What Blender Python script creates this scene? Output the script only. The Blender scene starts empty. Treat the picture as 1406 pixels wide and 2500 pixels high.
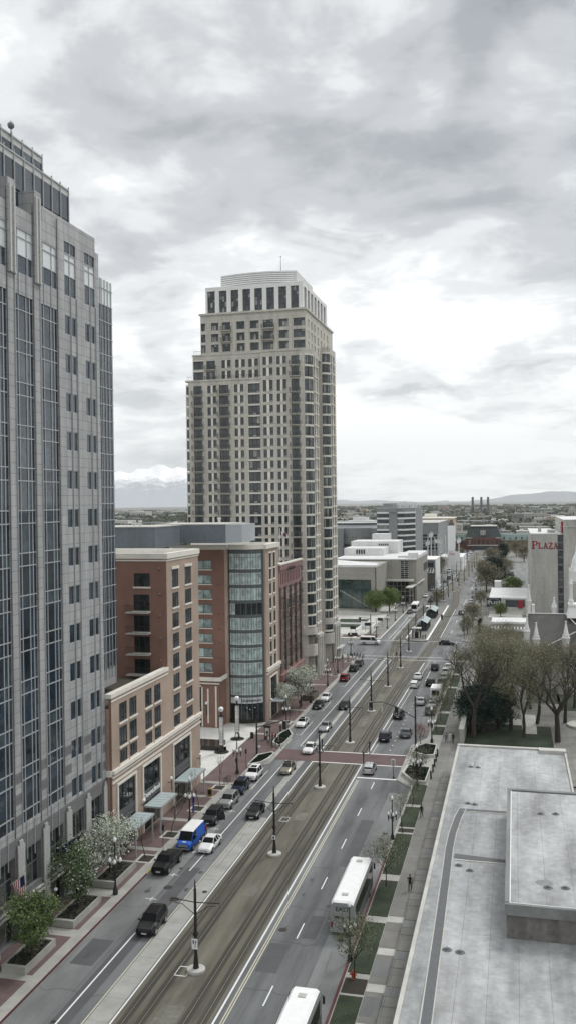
import bpy, bmesh, math, random
from mathutils import Vector, Matrix, noise
R = math.radians
SC = bpy.context.scene
COL = SC.collection
# ---------------------------------------------------------------- camera
CAMZ = 43.0
cam_d = bpy.data.cameras.new("camera"); cam = bpy.data.objects.new("camera", cam_d); COL.objects.link(cam)
cam_d.sensor_fit = 'VERTICAL'; cam_d.sensor_height = 36.0; cam_d.lens = 36.0 * 2200 / 2500
cam_d.clip_start = 0.5; cam_d.clip_end = 60000
_yaw = math.atan(552 / 2200.0); _pit = math.atan(23 / 2200.0)
cam.matrix_world = (Matrix.Translation((0, 0, CAMZ)) @ Matrix.Rotation(_yaw, 4, 'Z') @
                    Matrix.Rotation(math.pi / 2 - _pit, 4, 'X') @ Matrix.Rotation(-0.0125, 4, 'Z'))
SC.camera = cam
SC.render.resolution_x = 575; SC.render.resolution_y = 1024
SC.view_settings.view_transform = 'Standard'; SC.view_settings.look = 'None'
SC.view_settings.exposure = 0.28; SC.view_settings.gamma = 1.0
# ---------------------------------------------------------------- sky and sun
SUN_AZ, SUN_EL = R(62), R(48)      # azimuth measured from +X towards +Y
W = bpy.data.worlds.new("World"); SC.world = W; W.use_nodes = True
nt = W.node_tree; nt.nodes.clear()
def wn(t, **k):
    n = nt.nodes.new(t)
    for a, b in k.items(): setattr(n, a, b)
    return n
def wl(a, b): nt.links.new(a, b)
def wmath(op, a, b=None, c=None):
    n = wn('ShaderNodeMath', operation=op)
    for i, v in enumerate((a, b, c)):
        if v is None: continue
        if isinstance(v, (int, float)): n.inputs[i].default_value = v
        else: wl(v, n.inputs[i])
    return n.outputs[0]
wout = wn('ShaderNodeOutputWorld'); bg = wn('ShaderNodeBackground')
sky = wn('ShaderNodeTexSky', sky_type='NISHITA'); sky.sun_disc = False
sky.sun_elevation = SUN_EL; sky.sun_rotation = math.pi / 2 - SUN_AZ; sky.altitude = 1300
skb = wn('ShaderNodeVectorMath', operation='SCALE'); wl(sky.outputs[0], skb.inputs[0]); skb.inputs['Scale'].default_value = 0.1
tc = wn('ShaderNodeTexCoord'); sep = wn('ShaderNodeSeparateXYZ'); wl(tc.outputs['Generated'], sep.inputs[0])
zc = wmath('ADD', wmath('MAXIMUM', sep.outputs[2], 0.0), 0.16)
cmb = wn('ShaderNodeCombineXYZ')
wl(wmath('DIVIDE', sep.outputs[0], zc), cmb.inputs[0]); wl(wmath('DIVIDE', sep.outputs[1], zc), cmb.inputs[1])
def wnoise(vec, sc, det, rough, dist=0.0, off=(0, 0, 0)):
    ad = wn('ShaderNodeVectorMath', operation='ADD'); wl(vec, ad.inputs[0]); ad.inputs[1].default_value = off
    n = wn('ShaderNodeTexNoise'); wl(ad.outputs[0], n.inputs['Vector'])
    n.inputs['Scale'].default_value = sc; n.inputs['Detail'].default_value = det
    n.inputs['Roughness'].default_value = rough; n.inputs['Distortion'].default_value = dist
    return n
CV = cmb.outputs[0]
n1 = wnoise(CV, 0.95, 6, 0.5, 0.35, (3.1, 1.7, 0)).outputs['Fac']
n2 = wnoise(CV, 3.0, 7, 0.55, 0.5, (7, 2, 0)).outputs['Fac']
n3 = wnoise(CV, 9.0, 6, 0.6, 0.3, (1, 5, 0)).outputs['Fac']
wob = wnoise(tc.outputs['Generated'], 5.0, 5, 0.55, 0.4)
wv = wn('ShaderNodeVectorMath', operation='SUBTRACT'); wl(wob.outputs['Color'], wv.inputs[0]); wv.inputs[1].default_value = (.5, .5, .5)
ws = wn('ShaderNodeVectorMath', operation='SCALE'); wl(wv.outputs[0], ws.inputs[0]); ws.inputs['Scale'].default_value = 0.13
wd = wn('ShaderNodeVectorMath', operation='ADD'); wl(tc.outputs['Generated'], wd.inputs[0]); wl(ws.outputs[0], wd.inputs[1])
val = wmath('ADD', wmath('MULTIPLY', n1, 0.75), wmath('ADD', wmath('MULTIPLY', n2, 0.75), wmath('MULTIPLY', n3, 0.22)))   # about .6 mean
val = wmath('ADD', wmath('MULTIPLY', wmath('SUBTRACT', val, 0.86), 1.35), 0.60)
# broad cloud banks: (azimuth right of +Y in degrees, elevation, half width, half height, amount)
def bank(az, el, wa, we, amt):
    global val
    a, e = R(az), R(el)
    d = Vector((math.sin(a) * math.cos(e), math.cos(a) * math.cos(e), math.sin(e)))
    rt = Vector((math.cos(a), -math.sin(a), 0)); up = rt.cross(d)
    def comp(v, w):
        n = wn('ShaderNodeVectorMath', operation='DOT_PRODUCT'); wl(wd.outputs[0], n.inputs[0]); n.inputs[1].default_value = v
        return wmath('DIVIDE', n.outputs['Value'], math.tan(R(w)))
    r2 = wmath('ADD', wmath('POWER', wmath('ABSOLUTE', comp(rt, wa)), 2.0), wmath('POWER', wmath('ABSOLUTE', comp(up, we)), 2.0))
    front = wn('ShaderNodeVectorMath', operation='DOT_PRODUCT'); wl(tc.outputs['Generated'], front.inputs[0]); front.inputs[1].default_value = d
    g = wmath('EXPONENT', wmath('MULTIPLY', r2, -1.0))
    g = wmath('MULTIPLY', g, wmath('GREATER_THAN', front.outputs['Value'], 0.0))
    val = wmath('ADD', val, wmath('MULTIPLY', g, amt))
for b in ((-7.0, 24.2, 2.4, 2.4, -.18), (-2.2, 24.6, 1.9, 3.0, -.27), (-3.8, 21.3, 4.2, 1.2, -.26), (-4.3, 24.0, 1.1, 1.0, .12), (2.6, 28.6, 4.5, 1.8, -.36),
          (-23.7, 18.6, 3.0, 1.0, .20), (-14, 16.2, 7, 1.8, .20), (-12, 12.3, 11, 2.8, .32), (.5, 17.4, 5, 1.7, -.17), (-16, 22.3, 8, 1.8, -.10), (-5.5, 12.4, 4, .5, -.10),
          (-7.6, 6.5, 2.8, .38, -.30), (-4.2, 7.2, 3.2, .6, -.32), (1.6, 8.1, 4.0, .9, -.30), (-22.8, 7.9, 3.2, 1.2, -.24), (-22.4, 3.6, 4.5, 1.0, -.34), (-6, 3.8, 11, 1.8, .40), (-3, 5.1, 7, .3, -.14), (-27, 26, 6, 3, .04)):
    bank(*b)
# brighter towards the horizon and towards the zenith
z2 = wmath('POWER', wmath('ABSOLUTE', sep.outputs[2]), 2.0)
val = wmath('ADD', val, wmath('MULTIPLY', wmath('EXPONENT', wmath('MULTIPLY', z2, -18.0)), 0.22))
ramp = wn('ShaderNodeValToRGB'); wl(val, ramp.inputs[0])
cr = ramp.color_ramp; cr.interpolation = 'EASE'
cr.elements[0].position = 0.0; cr.elements[0].color = (.16, .17, .185, 1)
cr.elements[1].position = 1.0; cr.elements[1].color = (1.08, 1.09, 1.08, 1)
for p, c in ((.28, (.33, .345, .365, 1)), (.5, (.50, .515, .53, 1)), (.68, (.73, .745, .75, 1)), (.84, (.95, .96, .955, 1))):
    e = cr.elements.new(p); e.color = c
# clouds cover nearly all the clear sky
mixs = wn('ShaderNodeMixRGB'); mixs.inputs[0].default_value = 0.95
wl(skb.outputs[0], mixs.inputs[1]); wl(ramp.outputs[0], mixs.inputs[2])
wl(mixs.outputs[0], bg.inputs[0]); # the zenith, above the frame, is where an overcast sky is brightest
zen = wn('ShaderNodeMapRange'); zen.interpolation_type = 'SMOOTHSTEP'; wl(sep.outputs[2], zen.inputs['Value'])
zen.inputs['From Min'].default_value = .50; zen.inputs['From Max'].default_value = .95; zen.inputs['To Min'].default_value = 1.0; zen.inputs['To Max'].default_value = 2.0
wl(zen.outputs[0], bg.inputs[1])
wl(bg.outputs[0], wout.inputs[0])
W.cycles.sampling_method = 'MANUAL'; W.cycles.sample_map_resolution = 512
sun_d = bpy.data.lights.new("sun", 'SUN'); sun_d.energy = 1.3; sun_d.angle = R(14); sun_d.color = (1.0, .97, .93)
sun = bpy.data.objects.new("sun", sun_d); COL.objects.link(sun)
_sd = Vector((math.cos(SUN_AZ) * math.cos(SUN_EL), math.sin(SUN_AZ) * math.cos(SUN_EL), math.sin(SUN_EL)))
sun.rotation_euler = _sd.to_track_quat('Z', 'Y').to_euler()

# ---------------------------------------------------------------- mesh helper
class MB:
    def __init__(s): s.v = []; s.f = []; s.m = []
    def quad(s, *p, m=0):
        i = len(s.v); s.v += [tuple(q) for q in p]; s.f.append(tuple(range(i, i + len(p)))); s.m.append(m)
    def box(s, x0, x1, y0, y1, z0, z1, m=0, top=None):
        i = len(s.v)
        s.v += [(x0, y0, z0), (x1, y0, z0), (x1, y1, z0), (x0, y1, z0), (x0, y0, z1), (x1, y0, z1), (x1, y1, z1), (x0, y1, z1)]
        for k, q in enumerate(((0, 3, 2, 1), (4, 5, 6, 7), (0, 1, 5, 4), (1, 2, 6, 5), (2, 3, 7, 6), (3, 0, 4, 7))):
            s.f.append(tuple(i + a for a in q)); s.m.append(top if (k == 1 and top is not None) else m)
    def hexa(s, P, m=0):
        i = len(s.v); s.v += [tuple(p) for p in P]
        for q in ((0, 3, 2, 1), (4, 5, 6, 7), (0, 1, 5, 4), (1, 2, 6, 5), (2, 3, 7, 6), (3, 0, 4, 7)):
            s.f.append(tuple(i + a for a in q)); s.m.append(m)
    def prism(s, poly, z0, z1, m=0, top=None, inset=0):
        i = len(s.v); n = len(poly)
        cx = sum(p[0] for p in poly) / n; cy = sum(p[1] for p in poly) / n
        s.v += [(p[0], p[1], z0) for p in poly] + [(p[0] + (cx - p[0]) * inset, p[1] + (cy - p[1]) * inset, z1) for p in poly]
        for k in range(n):
            s.f.append((i + k, i + (k + 1) % n, i + n + (k + 1) % n, i + n + k)); s.m.append(m)
        s.f.append(tuple(i + n + k for k in range(n))); s.m.append(m if top is None else top)
        s.f.append(tuple(i + k for k in reversed(range(n)))); s.m.append(m)
    def tube(s, p0, p1, r0, r1=None, n=8, m=0, caps=True):
        r1 = r0 if r1 is None else r1
        p0 = Vector(p0); p1 = Vector(p1); d = p1 - p0
        if d.length < 1e-6: return
        d.normalize(); a = d.orthogonal().normalized(); b = d.cross(a); i = len(s.v)
        for p, r in ((p0, r0), (p1, r1)):
            for k in range(n):
                t = 2 * math.pi * k / n; s.v.append(tuple(p + (a * math.cos(t) + b * math.sin(t)) * r))
        for k in range(n):
            s.f.append((i + k, i + (k + 1) % n, i + n + (k + 1) % n, i + n + k)); s.m.append(m)
        if caps:
            s.f.append(tuple(i + k for k in reversed(range(n)))); s.m.append(m)
            s.f.append(tuple(i + n + k for k in range(n))); s.m.append(m)
    def lathe(s, prof, c=(0, 0, 0), n=12, m=0):
        i = len(s.v)
        for r, z in prof:
            for k in range(n):
                t = 2 * math.pi * k / n; s.v.append((c[0] + r * math.cos(t), c[1] + r * math.sin(t), c[2] + z))
        for j in range(len(prof) - 1):
            for k in range(n):
                s.f.append((i + j * n + k, i + j * n + (k + 1) % n, i + (j + 1) * n + (k + 1) % n, i + (j + 1) * n + k)); s.m.append(m)
        s.f.append(tuple(i + k for k in reversed(range(n)))); s.m.append(m)
        s.f.append(tuple(i + (len(prof) - 1) * n + k for k in range(n))); s.m.append(m)
    def ball(s, c, r, m=0, n=10, sz=1.0):
        pr = []
        for j in range(7):
            t = -math.pi / 2 + math.pi * j / 6; pr.append((max(.001, r * math.cos(t)), r * sz * math.sin(t)))
        s.lathe(pr, c, n, m)
    def build(s, name, mats, smooth=False):
        me = bpy.data.meshes.new(name); me.from_pydata(s.v, [], s.f)
        if not isinstance(mats, (list, tuple)): mats = [mats]
        for q in mats: me.materials.append(q)
        if len(mats) > 1: me.polygons.foreach_set('material_index', s.m)
        if smooth:
            me.polygons.foreach_set('use_smooth', [True] * len(s.f)); me.set_sharp_from_angle(angle=R(38))
        me.update()
        o = bpy.data.objects.new(name, me); COL.objects.link(o); return o

def tag(o, label=None, cat=None, group=None, kind=None):
    if label: o['label'] = label
    if cat: o['category'] = cat
    if group: o['group'] = group
    if kind: o['kind'] = kind
    return o
def thing(name, label, cat, loc=(0, 0, 0), rz=0.0, group=None):
    o = bpy.data.objects.new(name, None); COL.objects.link(o); o.empty_display_size = .3
    o.location = loc; o.rotation_euler = (0, 0, rz); return tag(o, label, cat, group)
def part(name, mb, mats, parent, label=None, smooth=False, kind=None):
    """part in world coordinates when the thing stands at parent.location unrotated"""
    o = mb.build(name, mats, smooth); o.parent = parent
    if parent.parent is None: o.matrix_parent_inverse = Matrix.Translation(-Vector(parent.location))
    return tag(o, label, kind=kind)
def lpart(name, mb, mats, parent, label=None, smooth=False, loc=None):
    o = mb.build(name, mats, smooth); o.parent = parent
    if loc: o.location = loc
    return tag(o, label)
def single(name, mb, mats, label, cat, group=None, smooth=False, loc=None, rz=0):
    o = mb.build(name, mats, smooth)
    if loc is not None: o.location = loc
    o.rotation_euler = (0, 0, rz); return tag(o, label, cat, group)
def struct(name, mb, mats): return tag(mb.build(name, mats), kind='structure')
def clone(o, parent=None):
    c = o.copy(); COL.objects.link(c); c.parent = parent
    for k in CH.get(o.name, ()): clone(k, c)
    return c
CH = {}
def index_children(o):
    CH[o.name] = [c for c in bpy.data.objects if c.parent == o]
    for c in CH[o.name]: index_children(c)
def put(proto, loc, rz=0.0, label=None, sc=1.0, first=None, group=None):
    """first use moves the prototype itself, later uses copy it with its parts"""
    if proto.get('_used'): o = clone(proto)
    else: o = proto
    proto['_used'] = 1
    o.location = loc; o.rotation_euler = (0, 0, rz); o.scale = (sc, sc, sc)
    if label: o['label'] = label
    if group: o['group'] = group
    return o

# ---------------------------------------------------------------- materials
def mat(name, col, rough=.75, metal=0.0, var=.12, vs=1.2, var2=0.0, vs2=.05, bump=0.0, bs=20, spec=.5, joint=None, island=0.0, stretch=None, emit=0, alpha=1.0, noisy=True):
    """joint=(axis 'w' wall | 'g' ground, width, height, mortar, mortar colour, colour 2, offset)"""
    m = bpy.data.materials.new(name); m.use_nodes = True; t = m.node_tree; N = t.nodes; L = t.links
    b = N['Principled BSDF']; b.inputs['Roughness'].default_value = rough; b.inputs['Metallic'].default_value = metal
    b.inputs['Specular IOR Level'].default_value = spec
    c4 = tuple(col) + (1,)
    geo = N.new('ShaderNodeNewGeometry'); cur = None
    if joint:
        ax, w, h, mo, mc, c2 = joint[:6]; off = joint[6] if len(joint) > 6 else .5
        sp = N.new('ShaderNodeSeparateXYZ'); L.new(geo.outputs['Position'], sp.inputs[0])
        cb = N.new('ShaderNodeCombineXYZ')
        if ax == 'w':
            ad = N.new('ShaderNodeMath'); ad.operation = 'ADD'; L.new(sp.outputs[0], ad.inputs[0]); L.new(sp.outputs[1], ad.inputs[1])
            L.new(ad.outputs[0], cb.inputs[0]); L.new(sp.outputs[2], cb.inputs[1])
        else:
            L.new(sp.outputs[0], cb.inputs[0]); L.new(sp.outputs[1], cb.inputs[1])
        bk = N.new('ShaderNodeTexBrick'); L.new(cb.outputs[0], bk.inputs[0]); bk.offset = off
        bk.inputs['Color1'].default_value = c4; bk.inputs['Color2'].default_value = tuple(c2) + (1,); bk.inputs['Mortar'].default_value = tuple(mc) + (1,)
        bk.inputs['Scale'].default_value = 1; bk.inputs['Mortar Size'].default_value = mo; bk.inputs['Mortar Smooth'].default_value = .2
        bk.inputs['Brick Width'].default_value = w; bk.inputs['Row Height'].default_value = h
        cur = bk.outputs['Color']
    def vary(src, scale, amt, det=5, st=None):
        nz = N.new('ShaderNodeTexNoise'); nz.inputs['Scale'].default_value = scale; nz.inputs['Detail'].default_value = det; nz.inputs['Roughness'].default_value = .6
        if st:
            mp = N.new('ShaderNodeMapping'); mp.inputs['Scale'].default_value = st; L.new(geo.outputs['Position'], mp.inputs[0]); L.new(mp.outputs[0], nz.inputs['Vector'])
        else: L.new(geo.outputs['Position'], nz.inputs['Vector'])
        mr = N.new('ShaderNodeMapRange'); mr.inputs['From Min'].default_value = .3; mr.inputs['From Max'].default_value = .7
        mr.inputs['To Min'].default_value = 1 - amt; mr.inputs['To Max'].default_value = 1 + amt; L.new(nz.outputs['Fac'], mr.inputs['Value'])
        mx = N.new('ShaderNodeVectorMath'); mx.operation = 'SCALE'; L.new(mr.outputs[0], mx.inputs['Scale'])
        if src is None: mx.inputs[0].default_value = col
        else: L.new(src, mx.inputs[0])
        return mx.outputs[0]
    if var: cur = vary(cur, vs, var)
    if var2: cur = vary(cur, vs2, var2, 6, stretch)
    if island:
        mr = N.new('ShaderNodeMapRange'); mr.inputs['To Min'].default_value = 1 - island; mr.inputs['To Max'].default_value = 1 + island
        L.new(geo.outputs['Random Per Island'], mr.inputs['Value'])
        mx = N.new('ShaderNodeVectorMath'); mx.operation = 'SCALE'; L.new(mr.outputs[0], mx.inputs['Scale'])
        if cur is None: mx.inputs[0].default_value = col
        else: L.new(cur, mx.inputs[0])
        cur = mx.outputs[0]
    if cur is None: b.inputs['Base Color'].default_value = c4
    else: L.new(cur, b.inputs['Base Color'])
    if bump:
        nz = N.new('ShaderNodeTexNoise'); nz.inputs['Scale'].default_value = bs; L.new(geo.outputs['Position'], nz.inputs['Vector']); nz.inputs['Detail'].default_value = 4
        bp = N.new('ShaderNodeBump'); bp.inputs['Strength'].default_value = bump; bp.inputs['Distance'].default_value = .05
        L.new(nz.outputs['Fac'], bp.inputs['Height']); L.new(bp.outputs[0], b.inputs['Normal'])
    if emit: b.inputs['Emission Color'].default_value = c4; b.inputs['Emission Strength'].default_value = emit
    if alpha < 1: b.inputs['Alpha'].default_value = alpha
    return m
def glassmat(name, col, rough=.06, lit=(.25, .24, .2), amt=.25, wob=.0, spec=.8, metal=0.0):
    """window glass: dark reflective pane; some panes show pale blinds"""
    m = bpy.data.materials.new(name); m.use_nodes = True; t = m.node_tree; N = t.nodes; L = t.links
    b = N['Principled BSDF']; b.inputs['Roughness'].default_value = rough; b.inputs['Specular IOR Level'].default_value = spec; b.inputs['Metallic'].default_value = metal
    b.inputs['IOR'].default_value = 1.6
    geo = N.new('ShaderNodeNewGeometry'); mr = N.new('ShaderNodeValToRGB'); L.new(geo.outputs['Random Per Island'], mr.inputs[0])
    e = mr.color_ramp.elements; mr.color_ramp.interpolation = 'CONSTANT'
    e[0].color = tuple(col) + (1,); e[1].position = 1 - amt; e[1].color = tuple(lit) + (1,)
    q = mr.color_ramp.elements.new(.35); q.color = tuple(c * 1.7 for c in col) + (1,)
    nz = N.new('ShaderNodeTexNoise'); nz.inputs['Scale'].default_value = .8; nz.inputs['Detail'].default_value = 3; L.new(geo.outputs['Position'], nz.inputs['Vector'])
    mp = N.new('ShaderNodeMapRange'); mp.inputs['From Min'].default_value = .35; mp.inputs['From Max'].default_value = .65; mp.inputs['To Min'].default_value = .6; mp.inputs['To Max'].default_value = 1.35
    L.new(nz.outputs['Fac'], mp.inputs['Value'])
    mx = N.new('ShaderNodeVectorMath'); mx.operation = 'SCALE'; L.new(mr.outputs[0], mx.inputs[0]); L.new(mp.outputs[0], mx.inputs['Scale'])
    L.new(mx.outputs[0], b.inputs['Base Color'])
    if wob:
        n2 = N.new('ShaderNodeTexNoise'); n2.inputs['Scale'].default_value = .7; L.new(geo.outputs['Position'], n2.inputs['Vector'])
        bp = N.new('ShaderNodeBump'); bp.inputs['Strength'].default_value = wob; bp.inputs['Distance'].default_value = .1
        L.new(n2.outputs['Fac'], bp.inputs['Height']); L.new(bp.outputs[0], b.inputs['Normal'])
    return m
M = {}
M['asphalt'] = mat('asphalt', (.128, .133, .136), .85, var=.14, vs=9, var2=.50, vs2=.35, stretch=(1, .12, 1), bump=.15, bs=60)
M['asphalt_old'] = mat('asphalt_old', (.17, .175, .172), .85, var=.14, vs=7, var2=.34, vs2=.3, stretch=(1, .25, 1), bump=.15, bs=60)
M['asphalt_patch'] = mat('asphalt_patch', (.085, .085, .09), .85, var=.12, vs=9, var2=.15, vs2=.4)
M['roadconc'] = mat('road_concrete', (.32, .32, .295), .85, var=.08, vs=10, var2=.16, vs2=.5, joint=('g', 2.2, 3.6, .02, (.16, .16, .14), (.34, .34, .32), 0))
M['trackconc'] = mat('track_concrete', (.118, .110, .085), .85, var=.14, vs=10, var2=.45, vs2=.6, stretch=(1, .15, 1))
M['oil'] = mat('rail_grime', (.028, .024, .017), .7, var=.25, vs=3, var2=.3, vs2=.5, stretch=(1, .1, 1))
M['rail'] = mat('rail_steel', (.30, .29, .26), .35, metal=.7, var=.2)
M['white_paint'] = mat('white_road_paint', (.72, .72, .70), .7, var=.12, vs=8)
M['yellow_paint'] = mat('yellow_road_paint', (.50, .48, .38), .7, var=.25, vs=8)
M['red_paint'] = mat('red_kerb_paint', (.085, .018, .022), .7, var=.25, vs=4)
M['conc'] = mat('concrete', (.33, .325, .30), .85, var=.10, vs=9, var2=.18, vs2=.4)
M['conc_lt'] = mat('pale_concrete', (.46, .455, .42), .85, var=.10, vs=8, var2=.15, vs2=.5)
M['walk'] = mat('pavement_slabs', (.165, .162, .150), .85, var=.08, vs=9, var2=.22, vs2=.25, joint=('g', 2.2, 3.3, .025, (.09, .09, .08), (.20, .195, .18), 0))
M['pavers'] = mat('red_brick_pavers', (.115, .076, .072), .85, var=.14, vs=6, var2=.22, vs2=.4, joint=('g', .3, .15, .012, (.09, .075, .07), (.14, .09, .085)))
M['cross'] = mat('red_crosswalk_brick', (.105, .066, .064), .85, var=.12, vs=6, var2=.2, vs2=.4, joint=('g', .3, .15, .012, (.09, .065, .065), (.13, .078, .076)))
M['plaza'] = mat('pale_plaza_paving', (.56, .55, .52), .85, var=.10, vs=9, var2=.12, vs2=.4, joint=('g', .6, .6, .012, (.4, .4, .38), (.60, .59, .56)))
M['soil'] = mat('soil', (.035, .030, .022), .95, var=.3, vs=6, bump=.5, bs=8)
M['grass'] = mat('lawn', (.026, .038, .019), .95, var=.45, vs=5, var2=.45, vs2=.4, bump=.5, bs=14)
M['ground'] = mat('valley_ground', (.16, .165, .15), .95, var=.35, vs=.02, var2=.3, vs2=.003, bump=0)
M['brick'] = mat('orange_brick', (.33, .24, .185), .85, var=.06, vs=5, var2=.12, vs2=.25, joint=('w', .24, .08, .012, (.36, .32, .27), (.42, .29, .225)))
M['brick_shaded'] = mat('shaded_red_brick', (.225, .125, .092), .85, var=.06, vs=5, var2=.14, vs2=.25, joint=('w', .24, .08, .012, (.19, .13, .11), (.255, .125, .095)))  # same brick as the street walls, shade of the east sides put into the colour
M['brick_rose'] = mat('rose_brick', (.23, .125, .115), .85, var=.08, vs=5, joint=('w', .24, .08, .012, (.2, .14, .13), (.26, .14, .13)))
M['cream'] = mat('cream_stone', (.70, .67, .60), .7, var=.05, vs=4, var2=.08, vs2=.6)
M['sand'] = mat('sandstone_cladding', (.48, .465, .42), .8, var=.08, vs=4, var2=.20, vs2=.5, stretch=(1, 1, .12), joint=('w', 1.5, .92, .02, (.26, .245, .21), (.51, .49, .43)))
M['granite'] = mat('grey_granite_panels', (.33, .33, .335), .5, var=.20, vs=9, var2=.20, vs2=.9, stretch=(1, 1, .10), joint=('w', 1.3, 1.075, .022, (.085, .085, .085), (.38, .38, .38), 0))
M['granite_dk'] = mat('dark_granite_band', (.15, .15, .155), .45, var=.12, vs=9, joint=('w', 1.3, 1.075, .02, (.07, .07, .07), (.17, .17, .17), 0))
M['rib'] = mat('pale_stone_rib', (.50, .50, .48), .6, var=.15, vs=4)
M['alu'] = mat('brushed_mullion', (.40, .42, .43), .45, metal=.2, var=.05)
M['darkmetal'] = mat('black_metal', (.018, .018, .017), .5, var=.15)
M['greymetal'] = mat('blue_grey_metal', (.155, .175, .20), .5, metal=.2, var=.05, var2=.10, vs2=.3, joint=('w', .45, 60, .03, (.11, .125, .145), (.165, .19, .215), 0))
M['louver'] = mat('pale_louvre', (.56, .56, .53), .5, var=.05, joint=('w', 60, .42, .05, (.2, .2, .19), (.6, .6, .57), 0))
M['white'] = mat('white_painted', (.78, .78, .77), .5, var=.05)
M['whitestone'] = mat('white_stone', (.72, .72, .70), .7, var=.10, vs=3)
M['roofwhite'] = mat('white_roof_membrane', (.60, .60, .59), .7, var=.06, vs=1, var2=.10, vs2=.2)
M['roofgrey'] = mat('grey_membrane', (.115, .12, .125), .85, var=.1, vs=2)
M['memb'] = mat('stained_roof_membrane', (.30, .31, .31), .8, var=.18, vs=1.3, var2=.42, vs2=.30, stretch=(1, .22, 1), joint=('g', 2.4, 40, .02, (.17, .175, .175), (.34, .345, .345), 0))
M['roofgravel'] = mat('gravel_roof', (.30, .30, .285), .95, var=.25, vs=8, var2=.2, vs2=.5)
M['gravelbrown'] = mat('brown_gravel_roof', (.12, .11, .085), .95, var=.3, vs=3)
M['g_navy'] = glassmat('navy_curtain_glass', (.012, .022, .034), .05, (.05, .07, .085), .2, .12, spec=.6)
M['g_dark'] = glassmat('dark_glass', (.030, .038, .042), .06, (.24, .25, .24), .22, spec=.5)
M['g_white'] = mat('white_glass_panel', (.66, .69, .70), .25, var=.03)
M['g_green'] = glassmat('green_tinted_glass', (.24, .31, .30), .10, (.34, .41, .39), .35, spec=.8)
M['g_shop'] = glassmat('shop_glass', (.012, .017, .017), .05, (.07, .08, .07), .2, spec=.4)
M['g_bronze'] = glassmat('bronze_mirror_glass', (.15, .11, .085), .03, (.24, .21, .19), .15, .9, spec=1.0, metal=.75)
M['g_teal'] = glassmat('teal_hall_glass', (.012, .035, .032), .08, (.03, .06, .055), .3)
M['g_canopy'] = mat('frosted_canopy_glass', (.42, .50, .50), .3, var=.05)
M['curtain'] = mat('curtain', (.50, .52, .49), .9, var=.1)
M['leaf_green'] = mat('leaf_green', (.075, .115, .042), .8, var=0, island=.55)
M['leaf_olive'] = mat('leaf_olive', (.21, .215, .13), .85, var=0, island=.5)
M['leaf_brown'] = mat('leaf_bud_brown', (.19, .17, .12), .85, var=0, island=.5)
M['leaf_lime'] = mat('leaf_lime', (.135, .185, .048), .8, var=0, island=.4)
M['leaf_dark'] = mat('leaf_evergreen', (.016, .034, .022), .85, var=0, island=.5)
M['leaf_teal'] = mat('leaf_blue_green', (.028, .055, .044), .85, var=0, island=.5)
M['blossom'] = mat('white_blossom', (.60, .62, .54), .8, var=0, island=.25)
M['blossom_pink'] = mat('pink_blossom', (.30, .16, .17), .8, var=0, island=.35)
M['bark'] = mat('bark', (.045, .038, .030), .95, var=.3, vs=6)
M['far_wood'] = mat('far_tree_foliage', (.068, .080, .052), .95, var=.3, vs=.012, island=.6)
M['skin'] = mat('skin', (.45, .29, .21), .6, var=0)
M['tyre'] = mat('tyre_rubber', (.015, .015, .015), .8, var=0)
M['rim'] = mat('wheel_rim', (.40, .41, .42), .35, metal=.6, var=0)
M['carglass'] = mat('car_glass', (.006, .007, .008), .08, spec=.3, var=0)
M['lampglass'] = mat('headlamp', (.75, .78, .78), .15, var=0)
M['tail'] = mat('tail_lamp', (.22, .012, .012), .25, var=0)
M['plate'] = mat('number_plate', (.6, .6, .58), .5, var=0)
M['globe'] = mat('white_lamp_globe', (.85, .86, .85), .3, var=0)
M['sign_red'] = mat('sign_red', (.28, .012, .025), .5, var=.05)
M['sign_black'] = mat('sign_black', (.010, .012, .02), .4, var=0)
M['banner'] = mat('blue_banner', (.010, .016, .15), .7, var=.1)
M['flag_red'] = mat('flag_red', (.30, .03, .04), .8, var=0); M['flag_blue'] = mat('flag_blue', (.012, .015, .07), .8, var=0); M['flag_white'] = mat('flag_white', (.7, .7, .7), .8, var=0)
M['redstone'] = mat('station_red_stone', (.12, .055, .042), .85, var=.15, vs=.6)
M['slate'] = mat('slate_green_roof', (.045, .055, .056), .7, var=.15, vs=1, var2=.15, vs2=.3)
M['copper'] = mat('verdigris_roof', (.13, .185, .165), .7, var=.15, vs=1)
M['darkroof'] = mat('dark_shingle_roof', (.085, .082, .078), .85, var=.15, vs=2, var2=.15, vs2=.4)
M['beigeconc'] = mat('hall_concrete', (.30, .29, .26), .8, var=.08, vs=1, var2=.12, vs2=.15)
M['plazaconc'] = mat('hotel_concrete', (.38, .375, .345), .8, var=.12, vs=1, var2=.22, vs2=.4, stretch=(1, 1, .2))
M['tan'] = mat('tan_render', (.42, .33, .25), .8, var=.08)
M['salt'] = mat('grey_drum_cladding', (.23, .24, .245), .7, var=.05, vs=.5, var2=.1, vs2=.1)
M['black_stone'] = mat('black_polished_stone', (.018, .016, .014), .15, var=.2)
M['hydrant'] = mat('hydrant_orange', (.30, .06, .02), .5, var=.1)
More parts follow.
